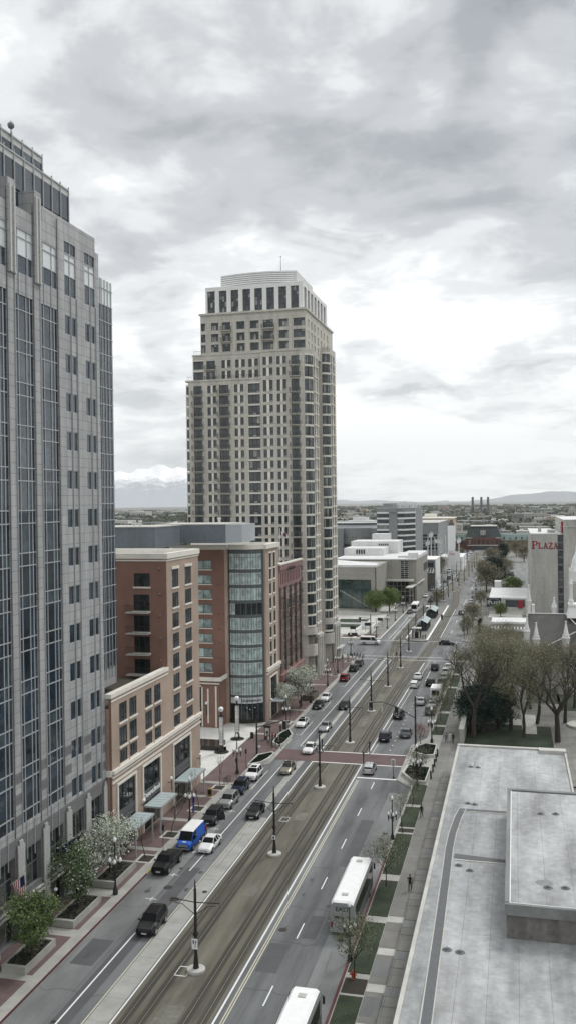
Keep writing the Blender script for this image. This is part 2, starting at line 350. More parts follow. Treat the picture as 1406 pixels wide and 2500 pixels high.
# ================================================================ GROUND AND STREET
g = MB(); g.box(-30000, 30000, -3000, 42000, -1.0, -0.06); struct('ground', g, M['ground'])
def sheet(name, m, x0, x1, y0, y1, z):
    b = MB(); b.quad((x0, y0, z), (x1, y0, z), (x1, y1, z), (x0, y1, z)); return struct(name, b, m)
def strips(name, m, rects, z):
    b = MB()
    for (x0, x1, y0, y1) in rects: b.quad((x0, y0, z), (x1, y0, z), (x1, y1, z), (x0, y1, z))
    return struct(name, b, m)
sheet('road', M['asphalt'], -42.5, -15.0, 20, 800, 0.0)
strips('cross_road', M['asphalt'], [(-300, -42.5, 250, 276), (-15.0, 300, 250, 276)], 0.0)
strips('road_patches', M['asphalt_old'], [(-41.7, -38.4, 20, 132), (-18.3, -15.5, 60, 132), (-39.5, -34.5, 276, 430), (-24, -17, 285, 500), (-17.9, -15.5, 165, 250)], .004)
strips('road_dark_patches', M['asphalt_patch'], [(-40.9, -38.6, 76.5, 81.5), (-37.8, -36.2, 66, 100), (-39.6, -38.5, 60, 64), (-20.8, -19.4, 86, 91), (-23.5, -21.5, 79, 84.5), (-33, -27, 251, 274), (-20.4, -18.7, 104, 120)], .007)
strips('road_concrete_strip', M['roadconc'], [(-35.0, -33.05, 20, 118), (-35.0, -34.2, 118, 246)], .010)
# track bed (bends to either side of the station island further on)
def path_strip(b, pts, w, z, m=0):
    n = len(pts); L = []
    for i, p in enumerate(pts):
        a = pts[max(0, i - 1)]; c = pts[min(n - 1, i + 1)]; d = Vector((c[0] - a[0], c[1] - a[1])); d.normalize()
        L.append(((p[0] - d.y * w / 2, p[1] + d.x * w / 2, z), (p[0] + d.y * w / 2, p[1] - d.x * w / 2, z)))
    for i in range(n - 1): b.quad(L[i][0], L[i][1], L[i + 1][1], L[i + 1][0], m=m)
def lerp_path(keys, y0, y1, dy=4):
    out = []; y = y0
    while y <= y1 + .01:
        for (ya, xa), (yb, xb) in zip(keys, keys[1:]):
            if ya <= y <= yb:
                t = (y - ya) / (yb - ya); t = t * t * (3 - 2 * t); out.append((xa + (xb - xa) * t, y)); break
        y += dy
    return out
LT = [(20, -31.2), (225, -31.2), (278, -35.1), (372, -35.1), (430, -31.5), (760, -29.5)]
RT = [(20, -26.2), (200, -26.2), (276, -24.1), (372, -24.1), (440, -27.0), (760, -26.5)]
b = MB(); b.quad((-32.75, 20, .012), (-24.8, 20, .012), (-24.8, 246, .012), (-32.75, 246, .012))
path_strip(b, lerp_path(LT, 246, 760), 3.1, .012); path_strip(b, lerp_path(RT, 246, 760), 3.1, .012)
struct('track_bed', b, M['trackconc'])
b = MB()
for K in (LT, RT):
    for off in (-.72, .72): path_strip(b, [(x + off, y) for x, y in lerp_path(K, 20, 430)], .85, .015)
struct('rail_stain', b, mat('rail_stain', (.050, .045, .032), .8, var=.2, vs=4, var2=.35, vs2=.5, stretch=(1, .1, 1)))
b = MB()
for K in (LT, RT):
    for off in (-.72, .72): path_strip(b, [(x + off, y) for x, y in lerp_path(K, 20, 430)], .30, .018)
struct('rail_grime', b, M['oil'])
b = MB()
for K in (LT, RT):
    for off in (-.72, .72): path_strip(b, [(x + off, y) for x, y in lerp_path(K, 20, 700)], .075, .021)
struct('tram_rails', b, M['rail'])
b = MB()   # paler infill between the tracks and pull-box lids
for (x0, x1, y0, y1) in ((-29.6, -27.6, 64, 72), (-29.3, -28.0, 94, 96.5), (-29.5, -27.9, 118, 121), (-29.5, -28.0, 190, 200), (-29.2, -28.2, 170, 178)):
    b.quad((x0, y0, .017), (x1, y0, .017), (x1, y1, .017), (x0, y1, .017))
struct('track_infill', b, mat('track_infill', (.15, .145, .12), .85, var=.15, vs=5, var2=.3, vs2=1))
# painted markings
b = MB()
def line(x, y0, y1, w=.12, x2=None):
    x2 = x if x2 is None else x2
    b.quad((x - w / 2, y0, .022), (x + w / 2, y0, .022), (x2 + w / 2, y1, .022), (x2 - w / 2, y1, .022))
line(-37.25, 20, 83.5, .16); line(-37.25, 99, 146, .14); line(-37.0, 154, 244, .14)
line(-32.85, 20, 145, .16); line(-32.85, 152, 244, .16); line(-24.55, 20, 145, .18); line(-24.55, 152, 240, .18, -23.6)
for y in (60, 73.6, 85.8, 97.4, 109.4, 121.3, 133.2): line(-21.2, y, y + 3.3, .13)
y = 154.5
while y < 213:
    b.quad((-21.3, y, .022), (-21.1, y, .022), (-21.1, y + .45, .022), (-21.3, y + .45, .022)); y += 3.1
line(-21.0, 216, 243, .13)
b.quad((-24.2, 138.1, .022), (-17.7, 138.1, .022), (-17.7, 138.6, .022), (-24.2, 138.6, .022))
for y in (145.2, 151.6): b.quad((-33.0, y, .030), (-18.0, y, .030), (-18.0, y + .35, .030), (-33.0, y + .35, .030))
for y in (91, 97.5, 104.5, 112.5, 119.5):                     # parking stall ticks
    b.quad((-39.4, y, .022), (-38.1, y, .022), (-38.1, y + .12, .022), (-39.4, y + .12, .022)); line(-38.7, y - .35, y + .5, .1)
for y0, y1 in ((129.5, 139), (161.5, 172), (181, 190), (206, 226)):
    line(-38.7, y0, y1, .1); b.quad((-39.6, y0, .022), (-38.7, y0, .022), (-38.7, y0 + .14, .022), (-39.6, y0 + .14, .022))
for x, y in ((-18.1, 182), (-18.1, 189), (-18.1, 196), (-18.1, 203)): line(x, y, y + .12, 1.2); line(x, y - .4, y + .4, .1)
b.quad((-42, 243.5, .022), (-16, 243.5, .022), (-16, 243.8, .022), (-42, 243.8, .022)); b.quad((-42, 248.5, .022), (-16, 248.5, .022), (-16, 248.8, .022), (-42, 248.8, .022))
b.quad((-42, 277, .022), (-16, 277, .022), (-16, 277.3, .022), (-42, 277.3, .022))
line(-38.4, 279, 345, .14); line(-37.2, 279, 345, .14); line(-37.2, 352, 360); line(-36.3, 372, 380); line(-37.2, 392, 400)
line(-20.6, 372, 400, .15); line(-20.6, 440, 470, .2); line(-22.9, 285, 360, .18); line(-37, 450, 560, .2); line(-33.4, 440, 700, .2); line(-21, 500, 640, .2)
for y in (296, 322, 420): line(-20.3, y, y + 6, .15)
for (x, y) in ((-29.9, 77.5),(-30.6, 118)):           # small painted squares round track boxes
    for dx in (-.55, .55): line(x + dx, y - .8, y + .8, .06)
    for dy in (-.8, .8): b.quad((x - .55, y + dy - .06, .022), (x + .55, y + dy - .06, .022), (x + .55, y + dy + .06, .022), (x - .55, y + dy + .06, .022))
# faint arrow and bicycle mark in the lane by the kerb

struct('white_road_markings', b, M['white_paint'])
b = MB()
line(-35.15, 20, 145, .13); line(-34.95, 20, 145, .13) if False else None
line(-34.6, 152, 244, .13); line(-23.95, 20, 137, .12); line(-23.72, 20, 137, .12); line(-23.9, 152, 244, .14, -22.4)
struct('yellow_road_markings', b, M['yellow_paint'])
sheet('crosswalk', M['cross'], -41.6, -17.9, 145.4, 151.8, .026)
cb_ = MB(); rnd_ = random.Random(3)      # sealed cracks and patch edges in the asphalt
for (x0, x1, y) in ((-24, -18.4, 76), (-23.8, -19, 84.8), (-24, -18.3, 92.5), (-23.5, -18.3, 103), (-24, -18.3, 117), (-23.9, -18.4, 127), (-41.5, -35.3, 72), (-41.5, -35.4, 89), (-41, -35.2, 102.5), (-38, -35.2, 112), (-41, -35.3, 126), (-38.2, -34.4, 141), (-24, -18.4, 160), (-23, -18, 172), (-38, -34, 176), (-37, -33.5, 197), (-23.5, -18, 200)):
    pts = [(x0 + (x1 - x0) * i / 8, y + rnd_.uniform(-.35, .35)) for i in range(9)]
    for (xa, ya), (xc, yc) in zip(pts, pts[1:]): cb_.quad((xa, ya - .03, .0145), (xc, yc - .03, .0145), (xc, yc + .03, .0145), (xa, ya + .03, .0145))
for (x, y0, y1) in ((-22.6, 60, 135), (-19.6, 70, 128), (-36.3, 62, 143), (-38.2, 60, 131), (-36.0, 155, 240), (-22.0, 155, 238), (-34.3, 100, 118), (-17.2, 62, 86)):
    n_ = int((y1 - y0) / 2); pts = [(x + rnd_.uniform(-.12, .12), y0 + 2 * i) for i in range(n_)]
    for (xa, ya), (xc, yc) in zip(pts, pts[1:]):
        if rnd_.random() < .7: cb_.quad((xa - .025, ya, .0145), (xa + .025, ya, .0145), (xc + .025, yc, .0145), (xc - .025, yc, .0145))
struct('sealed_cracks', cb_, M['asphalt_patch'])
ob_ = MB()                              # oil drips in parking and stopping places
for k in range(46):
    x, y = rnd_.choice(((-39.9, rnd_.uniform(62, 240)), (-35.8, rnd_.uniform(62, 240)), (-22.8, rnd_.uniform(62, 240)), (-19.6, rnd_.uniform(62, 240)), (-16.9, rnd_.uniform(62, 130)))); r0 = rnd_.uniform(.12, .4)
    ob_.quad(*[(x + r0 * rnd_.uniform(.6, 1.1) * math.cos(t * .785), y + 1.6 * r0 * rnd_.uniform(.6, 1.1) * math.sin(t * .785), .0155 + .0001 * k) for t in range(8)])
struct('oil_drips', ob_, mat('oil_drip', (.065, .066, .066), .6, var=.2))
# manholes in the road
mh = MB()
for (x, y, r) in ((-38.0, 94.2, .5), (-36.2, 91.5, .55), (-36.9, 87.3, .5), (-23.0, 87.3, .42), (-16.6, 115.5, .35), (-33.6, 94, .3), (-37.6, 67.5, .22), (-38.5, 99.5, .22), (-38.9, 110, .22)):
    mh.lathe([(r, .02), (r * .96, .034), (r * .9, .034)], (x, y, 0), 16)
struct('manhole_covers', mh, M['oil'])

# ---- left pavement
b = MB(); KZ = .15
LKERB = [(-41.7, 20), (-41.7, 139.5), (-39.4, 142.5), (-39.4, 147), (-39.4, 158), (-41.4, 163), (-41.2, 196), (-41.2, 203), (-41.2, 238), (-42.5, 246), (-46, 249)]
def walk(name, pts, xb, z0, z1, m, mk):
    w = MB()
    for (xa, ya), (xc, yc) in zip(pts, pts[1:]):
        w.hexa([(xb, ya, z0), (xa, ya, z0), (xc, yc, z0), (xb, yc, z0), (xb, ya, z1), (xa, ya, z1), (xc, yc, z1), (xb, yc, z1)])
    return struct(name, w, m)
walk('left_pavement', LKERB, -60, -.05, KZ, M['conc'], None)
strips('left_brick_pavement', M['pavers'], [(-48.2, -43.0, 20, 63), (-48.2, -43.0, 65, 72.5), (-48.2, -43.0, 73.5, 81), (-48.2, -43.0, 82.5, 90.2), (-48.2, -43.0, 92, 103.5), (-47.3, -43.0, 104.5, 114), (-47.3, -43.0, 115, 124), (-47.3, -43.0, 125, 130.5), (-47.3, -42.2, 131.5, 141), (-47.3, -40.2, 141, 160), (-47.3, -42.0, 161, 170), (-47.3, -42.3, 171, 180), (-47.3, -42.3, 181, 195), (-48, -42.3, 196, 206), (-48, -42.3, 207, 219), (-48, -42.3, 220, 244)], KZ + .004)
strips('left_brick_pavement_stains', M['pavers'], [], KZ)
b = MB(); b.prism([(-47.35, 131.2), (-47.35, 164.2), (-52.5, 167), (-60, 168), (-75, 168), (-75, 131.2)], KZ + .001, KZ + .012); struct('plaza_paving', b, M['plaza'])
b = MB(); b.quad((-41.82, 20, KZ + .004), (-41.69, 20, KZ + .004), (-41.69, 97, KZ + .004), (-41.82, 97, KZ + .004)); b.quad((-41.695, 20, .02), (-41.695, 97, .02), (-41.695, 97, KZ), (-41.695, 20, KZ))
b.quad((-15.51, 60, KZ + .008), (-15.25, 60, KZ + .008), (-15.25, 108, KZ + .008), (-15.51, 108, KZ + .008)); struct('red_kerb', b, M['red_paint'])
b = MB(); b.quad((-41.9, 97, KZ + .004), (-41.69, 97, KZ + .004), (-41.69, 103, KZ + .004), (-41.9, 103, KZ + .004)); b.quad((-41.695, 97, .02), (-41.695, 103, .02), (-41.695, 103, KZ), (-41.695, 97, KZ)); struct('yellow_kerb', b, mat('kerb_yellow', (.45, .38, .12), .7, var=.2))
# far left pavement beyond the crossing
walk('far_left_pavement', [(-40.9, 279), (-40.9, 345), (-40.7, 410)], -75, -.05, KZ, M['conc_lt'], None)
strips('far_left_walk', M['walk'], [(-47, -41.4, 281, 410)], KZ + .004)
walk('next_block_pavement_left', [(-40.5, 436), (-41.5, 640), (-43, 770)], -60, -.05, KZ, M['walk'], None)
strips('far_left_lawn', M['grass'], [(-62, -51.5, 315, 325), (-60, -51.0, 300, 311)], KZ + .008)
strips('far_left_red_paving', M['pavers'], [(-49, -42.5, 281, 289), (-54, -50, 281, 286)], KZ + .009)

# ---- right pavement
RK = [(-15.5, 20), (-15.5, 134.5), (-18.0, 138), (-18.0, 158), (-15.7, 163.5), (-15.7, 240), (-14.0, 248)]
w = MB()
for (xa, ya), (xc, yc) in zip(RK, RK[1:]):
    w.hexa([(xa, ya, -.05), (-8, ya, -.05), (-8, yc, -.05), (xc, yc, -.05), (xa, ya, KZ), (-8, ya, KZ), (-8, yc, KZ), (xc, yc, KZ)])
struct('right_pavement', w, M['conc'])
strips('right_walk', M['walk'], [(-13.05, -8.2, 20, 246)], KZ + .004)
strips('right_walk_pale_bands', M['conc_lt'], [(-13.04, -11.2, y, y + 1.3) for y in (66, 71.4, 77.6, 84.2, 91)] , KZ + .008)
strips('right_walk_dark_slabs', M['asphalt_old'], [(-13.04, -11.2, y, y + 3.1) for y in (68, 73.7, 80.1)], KZ + .0085)
GR = [(70.5, 76.5), (80.4, 90.5), (92.0, 100.2), (102.7, 115.5), (118.2, 126.0), (127.2, 136.0), (166, 172), (173.6, 183), (185, 208), (210, 224), (226, 242)]
gb = MB()
for y0, y1 in GR: gb.box(-15.15, -13.1, y0, y1, KZ, KZ + .05)
struct('verge_lawn', gb, M['grass'])
strips('verge_tree_pits', M['soil'], [(-15.15, -13.1, 76.9, 79.5), (-15.1, -13.1, 99.9, 101.0), (-15.1, -13.1, 116.2, 117.6)], KZ + .006)
walk('far_right_pavement', [(-16.2, 278), (-16.0, 400), (-17, 640), (-18, 770)], 120, -.05, KZ, M['walk'], None)
strips('car_park', M['asphalt_old'], [(-8, 60, 404, 640)], KZ + .004)
# ---- temple square garden
sheet('garden_ground', M['walk'], -8.9, 120, 140, 248, KZ + .003)
strips('garden_lawn', M['grass'], [(-9.5, 6.2, 158, 176), (-9.5, -1, 186, 212), (8.5, 16, 190, 206), (-9.5, 6, 216, 236), (2.5, 9, 196, 212)], KZ + .015)
strips('garden_pale_paths', M['conc_lt'], [(-2.5, 1.2, 176.2, 181), (1.0, 3.6, 170, 185), (-9, -6.5, 236, 248), (-8, 2, 238.5, 242)], KZ + .019)
b = MB(); b.lathe([(3.0, .15), (3.0, .6), (2.6, .6), (2.5, .45)], (12.2, 177.5, 0), 24); single('round_fountain_basin', b, M['conc_lt'], 'round pale stone basin on the paving at the right edge of the garden', 'fountain')
b = MB(); b.box(-11.15, -8.95, 40, 141.4, 0, 1.0)
# stepped stone coping joints
for k in range(31): b.box(-11.18, -8.92, 42 + k * 3.2, 42.09 + k * 3.2, .2, 1.012, m=1)
for k in range(16): b.box(-11.19, -10.05, 43.6 + k * 6.4, 45.0 + k * 6.4, .5, 1.02, m=2)
part_root = thing('boundary_wall', 'long low grey stone boundary wall between pavement and the big flat roof', 'wall', (-10.8, 110, 0))
part('wall', b, [M['walk'], M['asphalt_patch'], M['asphalt_old']], part_root)
b = MB(); b.box(-9.6, -9.0, 158, 232, 0, 3.2); b.box(-9.75, -8.85, 158, 232, 3.2, 3.45)
r_ = thing('garden_wall', 'pale stone garden wall running along the pavement beneath the bare trees', 'wall', (-9.3, 195, 0)); part('wall', b, M['conc'], r_)

# ---- mountains, lake line and distant ground bands
def ridge(name, label, az0, az1, dist, prof, m, depth=2500, n=160, seed=1, kind='structure'):
    """mountain range as a real ridge: rows of points from foot to crest to back foot"""
    b = MB(); rows = 26; P = []
    for j in range(rows + 1):
        t = j / rows
        for i in range(n + 1):
            s = i / n; a = R(az0 + (az1 - az0) * s)
            crest = prof(s) * dist / 2200.0
            f = min(1.0, t / .62); h = crest * (f ** 1.15) if t <= .62 else crest * (1 - (t - .62) / .38)
            d = dist + depth * (t - .62)
            v = Vector((math.sin(a) * d / 900, math.cos(a) * d / 900, seed))
            rg = noise.fractal(v * 2.2, 1.0, 2.0, 6) 
            rg2 = 1 - abs(noise.noise(v * 3.1)) * 1.6
            h *= (1 + .20 * rg * (1 - abs(f - .6)) ) * (1 if t > .6 else (.80 + .2 * f + .2 * (rg2 - .6) * math.sin(math.pi * f)))
            P.append((math.sin(a) * d, math.cos(a) * d, max(h, -1) if j not in (0, rows) else -5))
    b.v = P
    for j in range(rows):
        for i in range(n):
            k = j * (n + 1) + i; b.f.append((k, k + 1, k + n + 2, k + n + 1)); b.m.append(0)
    o = b.build(name, m, True); tag(o, kind=kind); return o
def mountain_mat(name, lo, hi, snow_z, soft, white=(.85, .86, .87)):
    m = bpy.data.materials.new(name); m.use_nodes = True; t = m.node_tree; N = t.nodes; L = t.links; bs = N['Principled BSDF']; bs.inputs['Roughness'].default_value = .95
    geo = N.new('ShaderNodeNewGeometry'); sp = N.new('ShaderNodeSeparateXYZ'); L.new(geo.outputs['Position'], sp.inputs[0])
    nz = N.new('ShaderNodeTexNoise'); nz.inputs['Scale'].default_value = .0038; nz.inputs['Detail'].default_value = 9; nz.inputs['Roughness'].default_value = .7; L.new(geo.outputs['Position'], nz.inputs['Vector'])
    a = N.new('ShaderNodeMath'); a.operation = 'MULTIPLY_ADD'; L.new(nz.outputs['Fac'], a.inputs[0]); a.inputs[1].default_value = soft * 2; L.new(sp.outputs[2], a.inputs[2])
    mr = N.new('ShaderNodeMapRange'); mr.inputs['From Min'].default_value = snow_z + soft * .7; mr.inputs['From Max'].default_value = snow_z + soft * 1.3; L.new(a.outputs[0], mr.inputs['Value'])
    mx = N.new('ShaderNodeMixRGB'); mx.inputs[1].default_value = tuple(lo) + (1,); mx.inputs[2].default_value = white + (1,); L.new(mr.outputs[0], mx.inputs[0]); L.new(mx.outputs[0], bs.inputs['Base Color'])
    return m
def prof_snow(s):
    return 96 * (.80 + .20 * math.exp(-((s - .60) / .20) ** 2) + .03 * math.sin(s * 19) + .02 * math.sin(s * 51 + 1)) 
ridge('snow_mountains', '', -29, -18.0, 16000, prof_snow, mountain_mat('snow_mountain', (.34, .36, .39), 0, 420, 330), depth=5200, seed=3)
def prof_low(s):
    return 24 * max(.12, .55 + .35 * math.sin(s * 5.2 + .3) + .12 * math.sin(s * 19) + .05 * math.sin(s * 47)) * (1.15 - .6 * s)
ridge('far_hills', '', -19, -4, 24000, prof_low, mountain_mat('far_hill', (.22, .235, .25), 0, 3000, 200), depth=5000, seed=5)
def prof_r(s): return 22 * max(.05, math.sin(math.pi * min(1, s * 1.05)) ** 1.3 + .06 * math.sin(s * 31)) 
ridge('far_right_hills', '', -3.2, 9, 22000, prof_r, mountain_mat('far_hill_b', (.20, .215, .23), 0, 3000, 200), depth=4000, seed=8)
# ================================================================ BUILDING HELPERS
class FE:   # wall facing -Y (towards the camera); u = X
    def __init__(s, y): s.c = y
    def p(s, u, z, d): return (u, s.c - d, z)
class FN:   # wall facing +X (towards the street); u = Y
    def __init__(s, x): s.c = x
    def p(s, u, z, d): return (s.c + d, u, z)
class FS:   # wall facing -X ; u = Y
    def __init__(s, x): s.c = x
    def p(s, u, z, d): return (s.c - d, u, z)
def fbox(b, F, u0, u1, z0, z1, d0, d1, m=0):
    P = [F.p(u0, z0, d1), F.p(u1, z0, d1), F.p(u1, z0, d0), F.p(u0, z0, d0), F.p(u0, z1, d1), F.p(u1, z1, d1), F.p(u1, z1, d0), F.p(u0, z1, d0)]
    b.hexa(P, m)
def fquad(b, F, u0, u1, z0, z1, d, m=0): b.quad(F.p(u0, z0, d), F.p(u1, z0, d), F.p(u1, z1, d), F.p(u0, z1, d), m=m)
def wall_grid(b, F, u0, u1, z0, z1, holes, depth=.2, m=0, mr=None):
    mr = m if mr is None else mr
    holes = [h for h in holes if h[1] > u0 and h[0] < u1 and h[3] > z0 and h[2] < z1]
    zs = sorted({z0, z1, *[min(max(h[2], z0), z1) for h in holes], *[min(max(h[3], z0), z1) for h in holes]})
    for za, zb in zip(zs, zs[1:]):
        if zb - za < 1e-5: continue
        zm = (za + zb) / 2; cut = sorted((max(h[0], u0), min(h[1], u1)) for h in holes if h[2] < zm < h[3]); u = u0
        for (a, c) in cut:
            if a > u + 1e-5: fquad(b, F, u, a, za, zb, 0, m)
            u = max(u, c)
        if u < u1 - 1e-5: fquad(b, F, u, u1, za, zb, 0, m)
    for (a, c, e, f) in holes:
        b.quad(F.p(a, e, 0), F.p(a, e, -depth), F.p(a, f, -depth), F.p(a, f, 0), m=mr); b.quad(F.p(c, e, 0), F.p(c, e, -depth), F.p(c, f, -depth), F.p(c, f, 0), m=mr)
        b.quad(F.p(a, e, 0), F.p(c, e, 0), F.p(c, e, -depth), F.p(a, e, -depth), m=mr); b.quad(F.p(a, f, 0), F.p(c, f, 0), F.p(c, f, -depth), F.p(a, f, -depth), m=mr)
def window_mb(F, h, depth, nx=2, nz=1, fr=.07, b=None, zsplit=None, gm=0, fm=1):
    b = b or MB(); a, c, e, f = h; d = -depth + .01
    xs = [a + (c - a) * i / nx for i in range(nx + 1)]; zs = [e + (f - e) * i / nz for i in range(nz + 1)] if not zsplit else [e] + [e + (f - e) * q for q in zsplit] + [f]
    for i in range(nx):
        for j in range(len(zs) - 1): fquad(b, F, xs[i], xs[i + 1], zs[j], zs[j + 1], d, gm)
    for i, x in enumerate(xs):
        w = fr if 0 < i < nx else fr; x0 = x - w / 2 if 0 < i < nx else (x if i == 0 else x - w); fbox(b, F, x0, x0 + w, e, f, d + .002, d + .035, fm)
    for j, z in enumerate(zs):
        z0_ = z - fr / 2 if 0 < j < len(zs) - 1 else (z if j == 0 else z - fr); fbox(b, F, a + fr, c - fr, z0_, z0_ + fr, d + .002, d + .045, fm)
    return b
def add_windows(root, F, holes, depth, mats, nx=2, nz=1, fr=.07, sill=None, cap=100, name='window', zsplit=None, count=None):
    """one object per window (first `cap`), the rest of them in one part of kind stuff"""
    cnt = count if count is not None else [0]; rest = MB()
    for h in holes:
        cnt[0] += 1
        if cnt[0] > cap: window_mb(F, h, depth, nx, nz, fr, rest, zsplit); continue
        w = part(name, window_mb(F, h, depth, nx, nz, fr, zsplit=zsplit), mats, root)
        if sill:
            sb = MB(); fbox(sb, F, h[0] - .12, h[1] + .12, h[2] - .22, h[2] - .002, 0.001, .14); part('sill', sb, sill, w)
    if rest.f: part(name, rest, mats, root, kind='stuff')
def plainbody(b, x0, x1, y0, y1, z0, z1, m=0, top=None): b.box(x0, x1, y0, y1, z0, z1, m, top)
def text_mb(s, size, ext=.03, font_spacing=1.0):
    cu = bpy.data.curves.new('txt', 'FONT'); cu.body = s; cu.size = size; cu.extrude = ext; cu.align_x = 'CENTER'; cu.align_y = 'CENTER'; cu.resolution_u = 2; cu.space_character = font_spacing
    o = bpy.data.objects.new('txt', cu); COL.objects.link(o); dg = bpy.context.evaluated_depsgraph_get(); me = bpy.data.meshes.new_from_object(o.evaluated_get(dg))
    b = MB(); b.v = [tuple(v.co) for v in me.vertices]; b.f = [tuple(p.vertices) for p in me.polygons]; b.m = [0] * len(b.f)
    bpy.data.objects.remove(o); bpy.data.curves.remove(cu); bpy.data.meshes.remove(me); return b
def text_on(F, s, u, z, size, d=.05, ext=.03, vertical=False, sp=1.0, flip=1):
    b = text_mb(s, size, ext, sp)
    b.v = [F.p(u + flip * x, z + y, d + zz) for (x, y, zz) in b.v]; return b

# ================================================================ GREY OFFICE TOWER (left edge)
T = thing('office_tower', 'grey granite and dark blue glass office tower cropped by the left edge of the photo', 'office tower', (-60, 85, 0))
F = FN(-47.8); D = .13
strips_y = [(60.4 + 5.0 * k, 63.9 + 5.0 * k) for k in range(5)] + [(85.4, 89.0)]
colw = [(90.75, 93.35), (95.55, 98.1)]
rowz = [(61.95 - 4.29 * k, 64.05 - 4.29 * k) for k in range(13)]      # small paired windows
holes = []
for (a, c) in strips_y: holes += [(a, c, 11.2, 64.2), (a, c, 66.4, 70.8)]
for (a, c) in colw:
    holes += [(a, c, z0, z1) for z0, z1 in rowz]; holes.append((a, c, 66.3, 72.2))
SHOPD = .5; shop = [(85.6, 88.6, .3, 8.5), (80.6, 83.9, .3, 8.5), (75.4, 78.9, .3, 8.5), (70.4, 73.9, .3, 8.5)]
low = [(90.4, 93.5, 4.6, 8.9), (95.2, 98.1, 4.6, 8.9)]
lowb = [(90.4, 93.5, .3, 3.2), (95.2, 98.1, .3, 3.2)]
wb = MB(); wall_grid(wb, F, 58, 99.2, 10.2, 72.9, holes, D)
# upper shoulder storey over the punched windows
wall_grid(wb, FN(-47.9), 86.1, 98.5, 72.9, 74.6, [], D); wb.box(-56, -47.93, 86.1, 98.5, 72.9, 74.58)
wb.hexa([(-56, 86.1, 74.5), (-48.6, 86.1, 74.5), (-48.6, 97.0, 74.5), (-56, 97.0, 74.5), (-56, 86.1, 75.3), (-49.2, 86.5, 75.3), (-49.2, 96.0, 75.3), (-56, 96.0, 75.3)])
# main corner facing west, and roof slab
wb.box(-68, -48.16, 58, 99.19, 9.8, 72.86)
for (y0, y1, zt) in ((84.05, 85.35, 75.5), (79.0, 80.4, 75.2), (74.0, 75.4, 75.2), (69.0, 70.4, 75.2)):  # tall piers rising past the roofline
    wb.box(-52, -47.55, y0, y1, 66, zt)
    wb.box(-47.55, -47.42, y0 + .2, y0 + .45, 66, zt - .6, 1); wb.box(-47.55, -47.42, y1 - .45, y1 - .2, 66, zt - .6, 1)
part('wall', wb, [M['granite'], M['rib']], T, smooth=False)
db = MB(); wall_grid(db, FN(-47.8), 58, 99.2, 8.7, 10.2, [], .3); db.box(-68, -48.35, 58, 99.1, 0, 9.8)
wall_grid(db, FN(-47.8), 58, 99.2, 0, 8.7, shop + low + lowb, .5)
for k, z in enumerate((11.3, 13.4, 15.5)):
    for (y0, y1) in ((64.0, 65.3), (69.0, 70.3), (74.0, 75.3), (79.0, 80.3), (84.1, 85.3), (89.1, 90.7), (93.4, 95.5), (98.15, 99.15)): fbox(db, F, y0, y1, z, z + 1.05, .0, .012)
part('base_wall', db, M['granite_dk'], T)
def curtain(root, F, a, c, z0, z1, cols, rows, depth, m, name='curtain_wall', mw=.10, white_from=None):
    b = MB(); zs = rows
    xs = [a + (c - a) * q for q in cols]
    for i in range(len(xs) - 1):
        for j in range(len(zs) - 1):
            wm = 2 if (white_from and white_from[0] <= (zs[j] + zs[j + 1]) / 2 <= white_from[1]) else 0
            fquad(b, F, xs[i], xs[i + 1], zs[j], zs[j + 1], -depth + .01, wm)
    o = part(name, b, [m, M['alu'], M['g_white']], root)
    f = MB()
    for x in xs[1:-1]: fbox(f, F, x - mw / 2, x + mw / 2, z0, z1, -depth + .012, -depth + .09)
    for z in zs[1:-1]: fbox(f, F, a, c, z - mw / 2, z + mw / 2, -depth + .012, -depth + .10)
    part('mullion_grid', f, M['alu'], o); return o
fl = []
z = 11.2
while z < 64: fl += [z, z + 1.3] if z > 11.3 else [z, z + 1.2]; z += 4.29
fl = sorted(set([round(q, 3) for q in fl if q < 63.8] + [64.2]))
for (a, c) in strips_y:
    curtain(T, F, a, c, 11.2, 64.2, (0, .2, .62, .82, 1), fl, D, M['g_navy'])
    curtain(T, F, a, c, 66.4, 70.8, (0, .2, .72, 1), [66.4, 68.2, 70.0, 70.8], D, M['g_navy'], 'upper_glazing', white_from=(68.2, 70.9))
for (a, c) in colw:
    add_windows(T, F, [(a, c, z0, z1) for z0, z1 in rowz], D, [M['g_navy'], M['alu']], nx=2, fr=.08)
    curtain(T, F, a, c, 66.3, 72.2, (0, .5, 1), [66.3, 68.5, 70.2, 70.9, 72.2], D, M['g_navy'], 'upper_glazing', white_from=(68.4, 70.95))
mb_ = MB()   # slim vertical fins that run the height of the facade beside the windows
for (a, c) in colw:
    for y in ((a + c) / 2, c + .12): fbox(mb_, F, y - .035, y + .035, 10.3, 66.3, .002, .12)
for (a, c) in strips_y:
    fbox(mb_, F, c + .02, c + .12, 10.3, 74, .002, .09, 1); fbox(mb_, F, a - .10, a - .03, 10.3, 66, .002, .1)
    for q in (.2, .62): fbox(mb_, F, a + (c - a) * q - .03, a + (c - a) * q + .03, 64.2, 66.4, .002, .1); fbox(mb_, F, a + (c - a) * q - .03, a + (c - a) * q + .03, 7.5, 11.2, .002, .1)
part('facade_fin', mb_, [M['alu'], M['granite_dk']], T, kind='stuff')
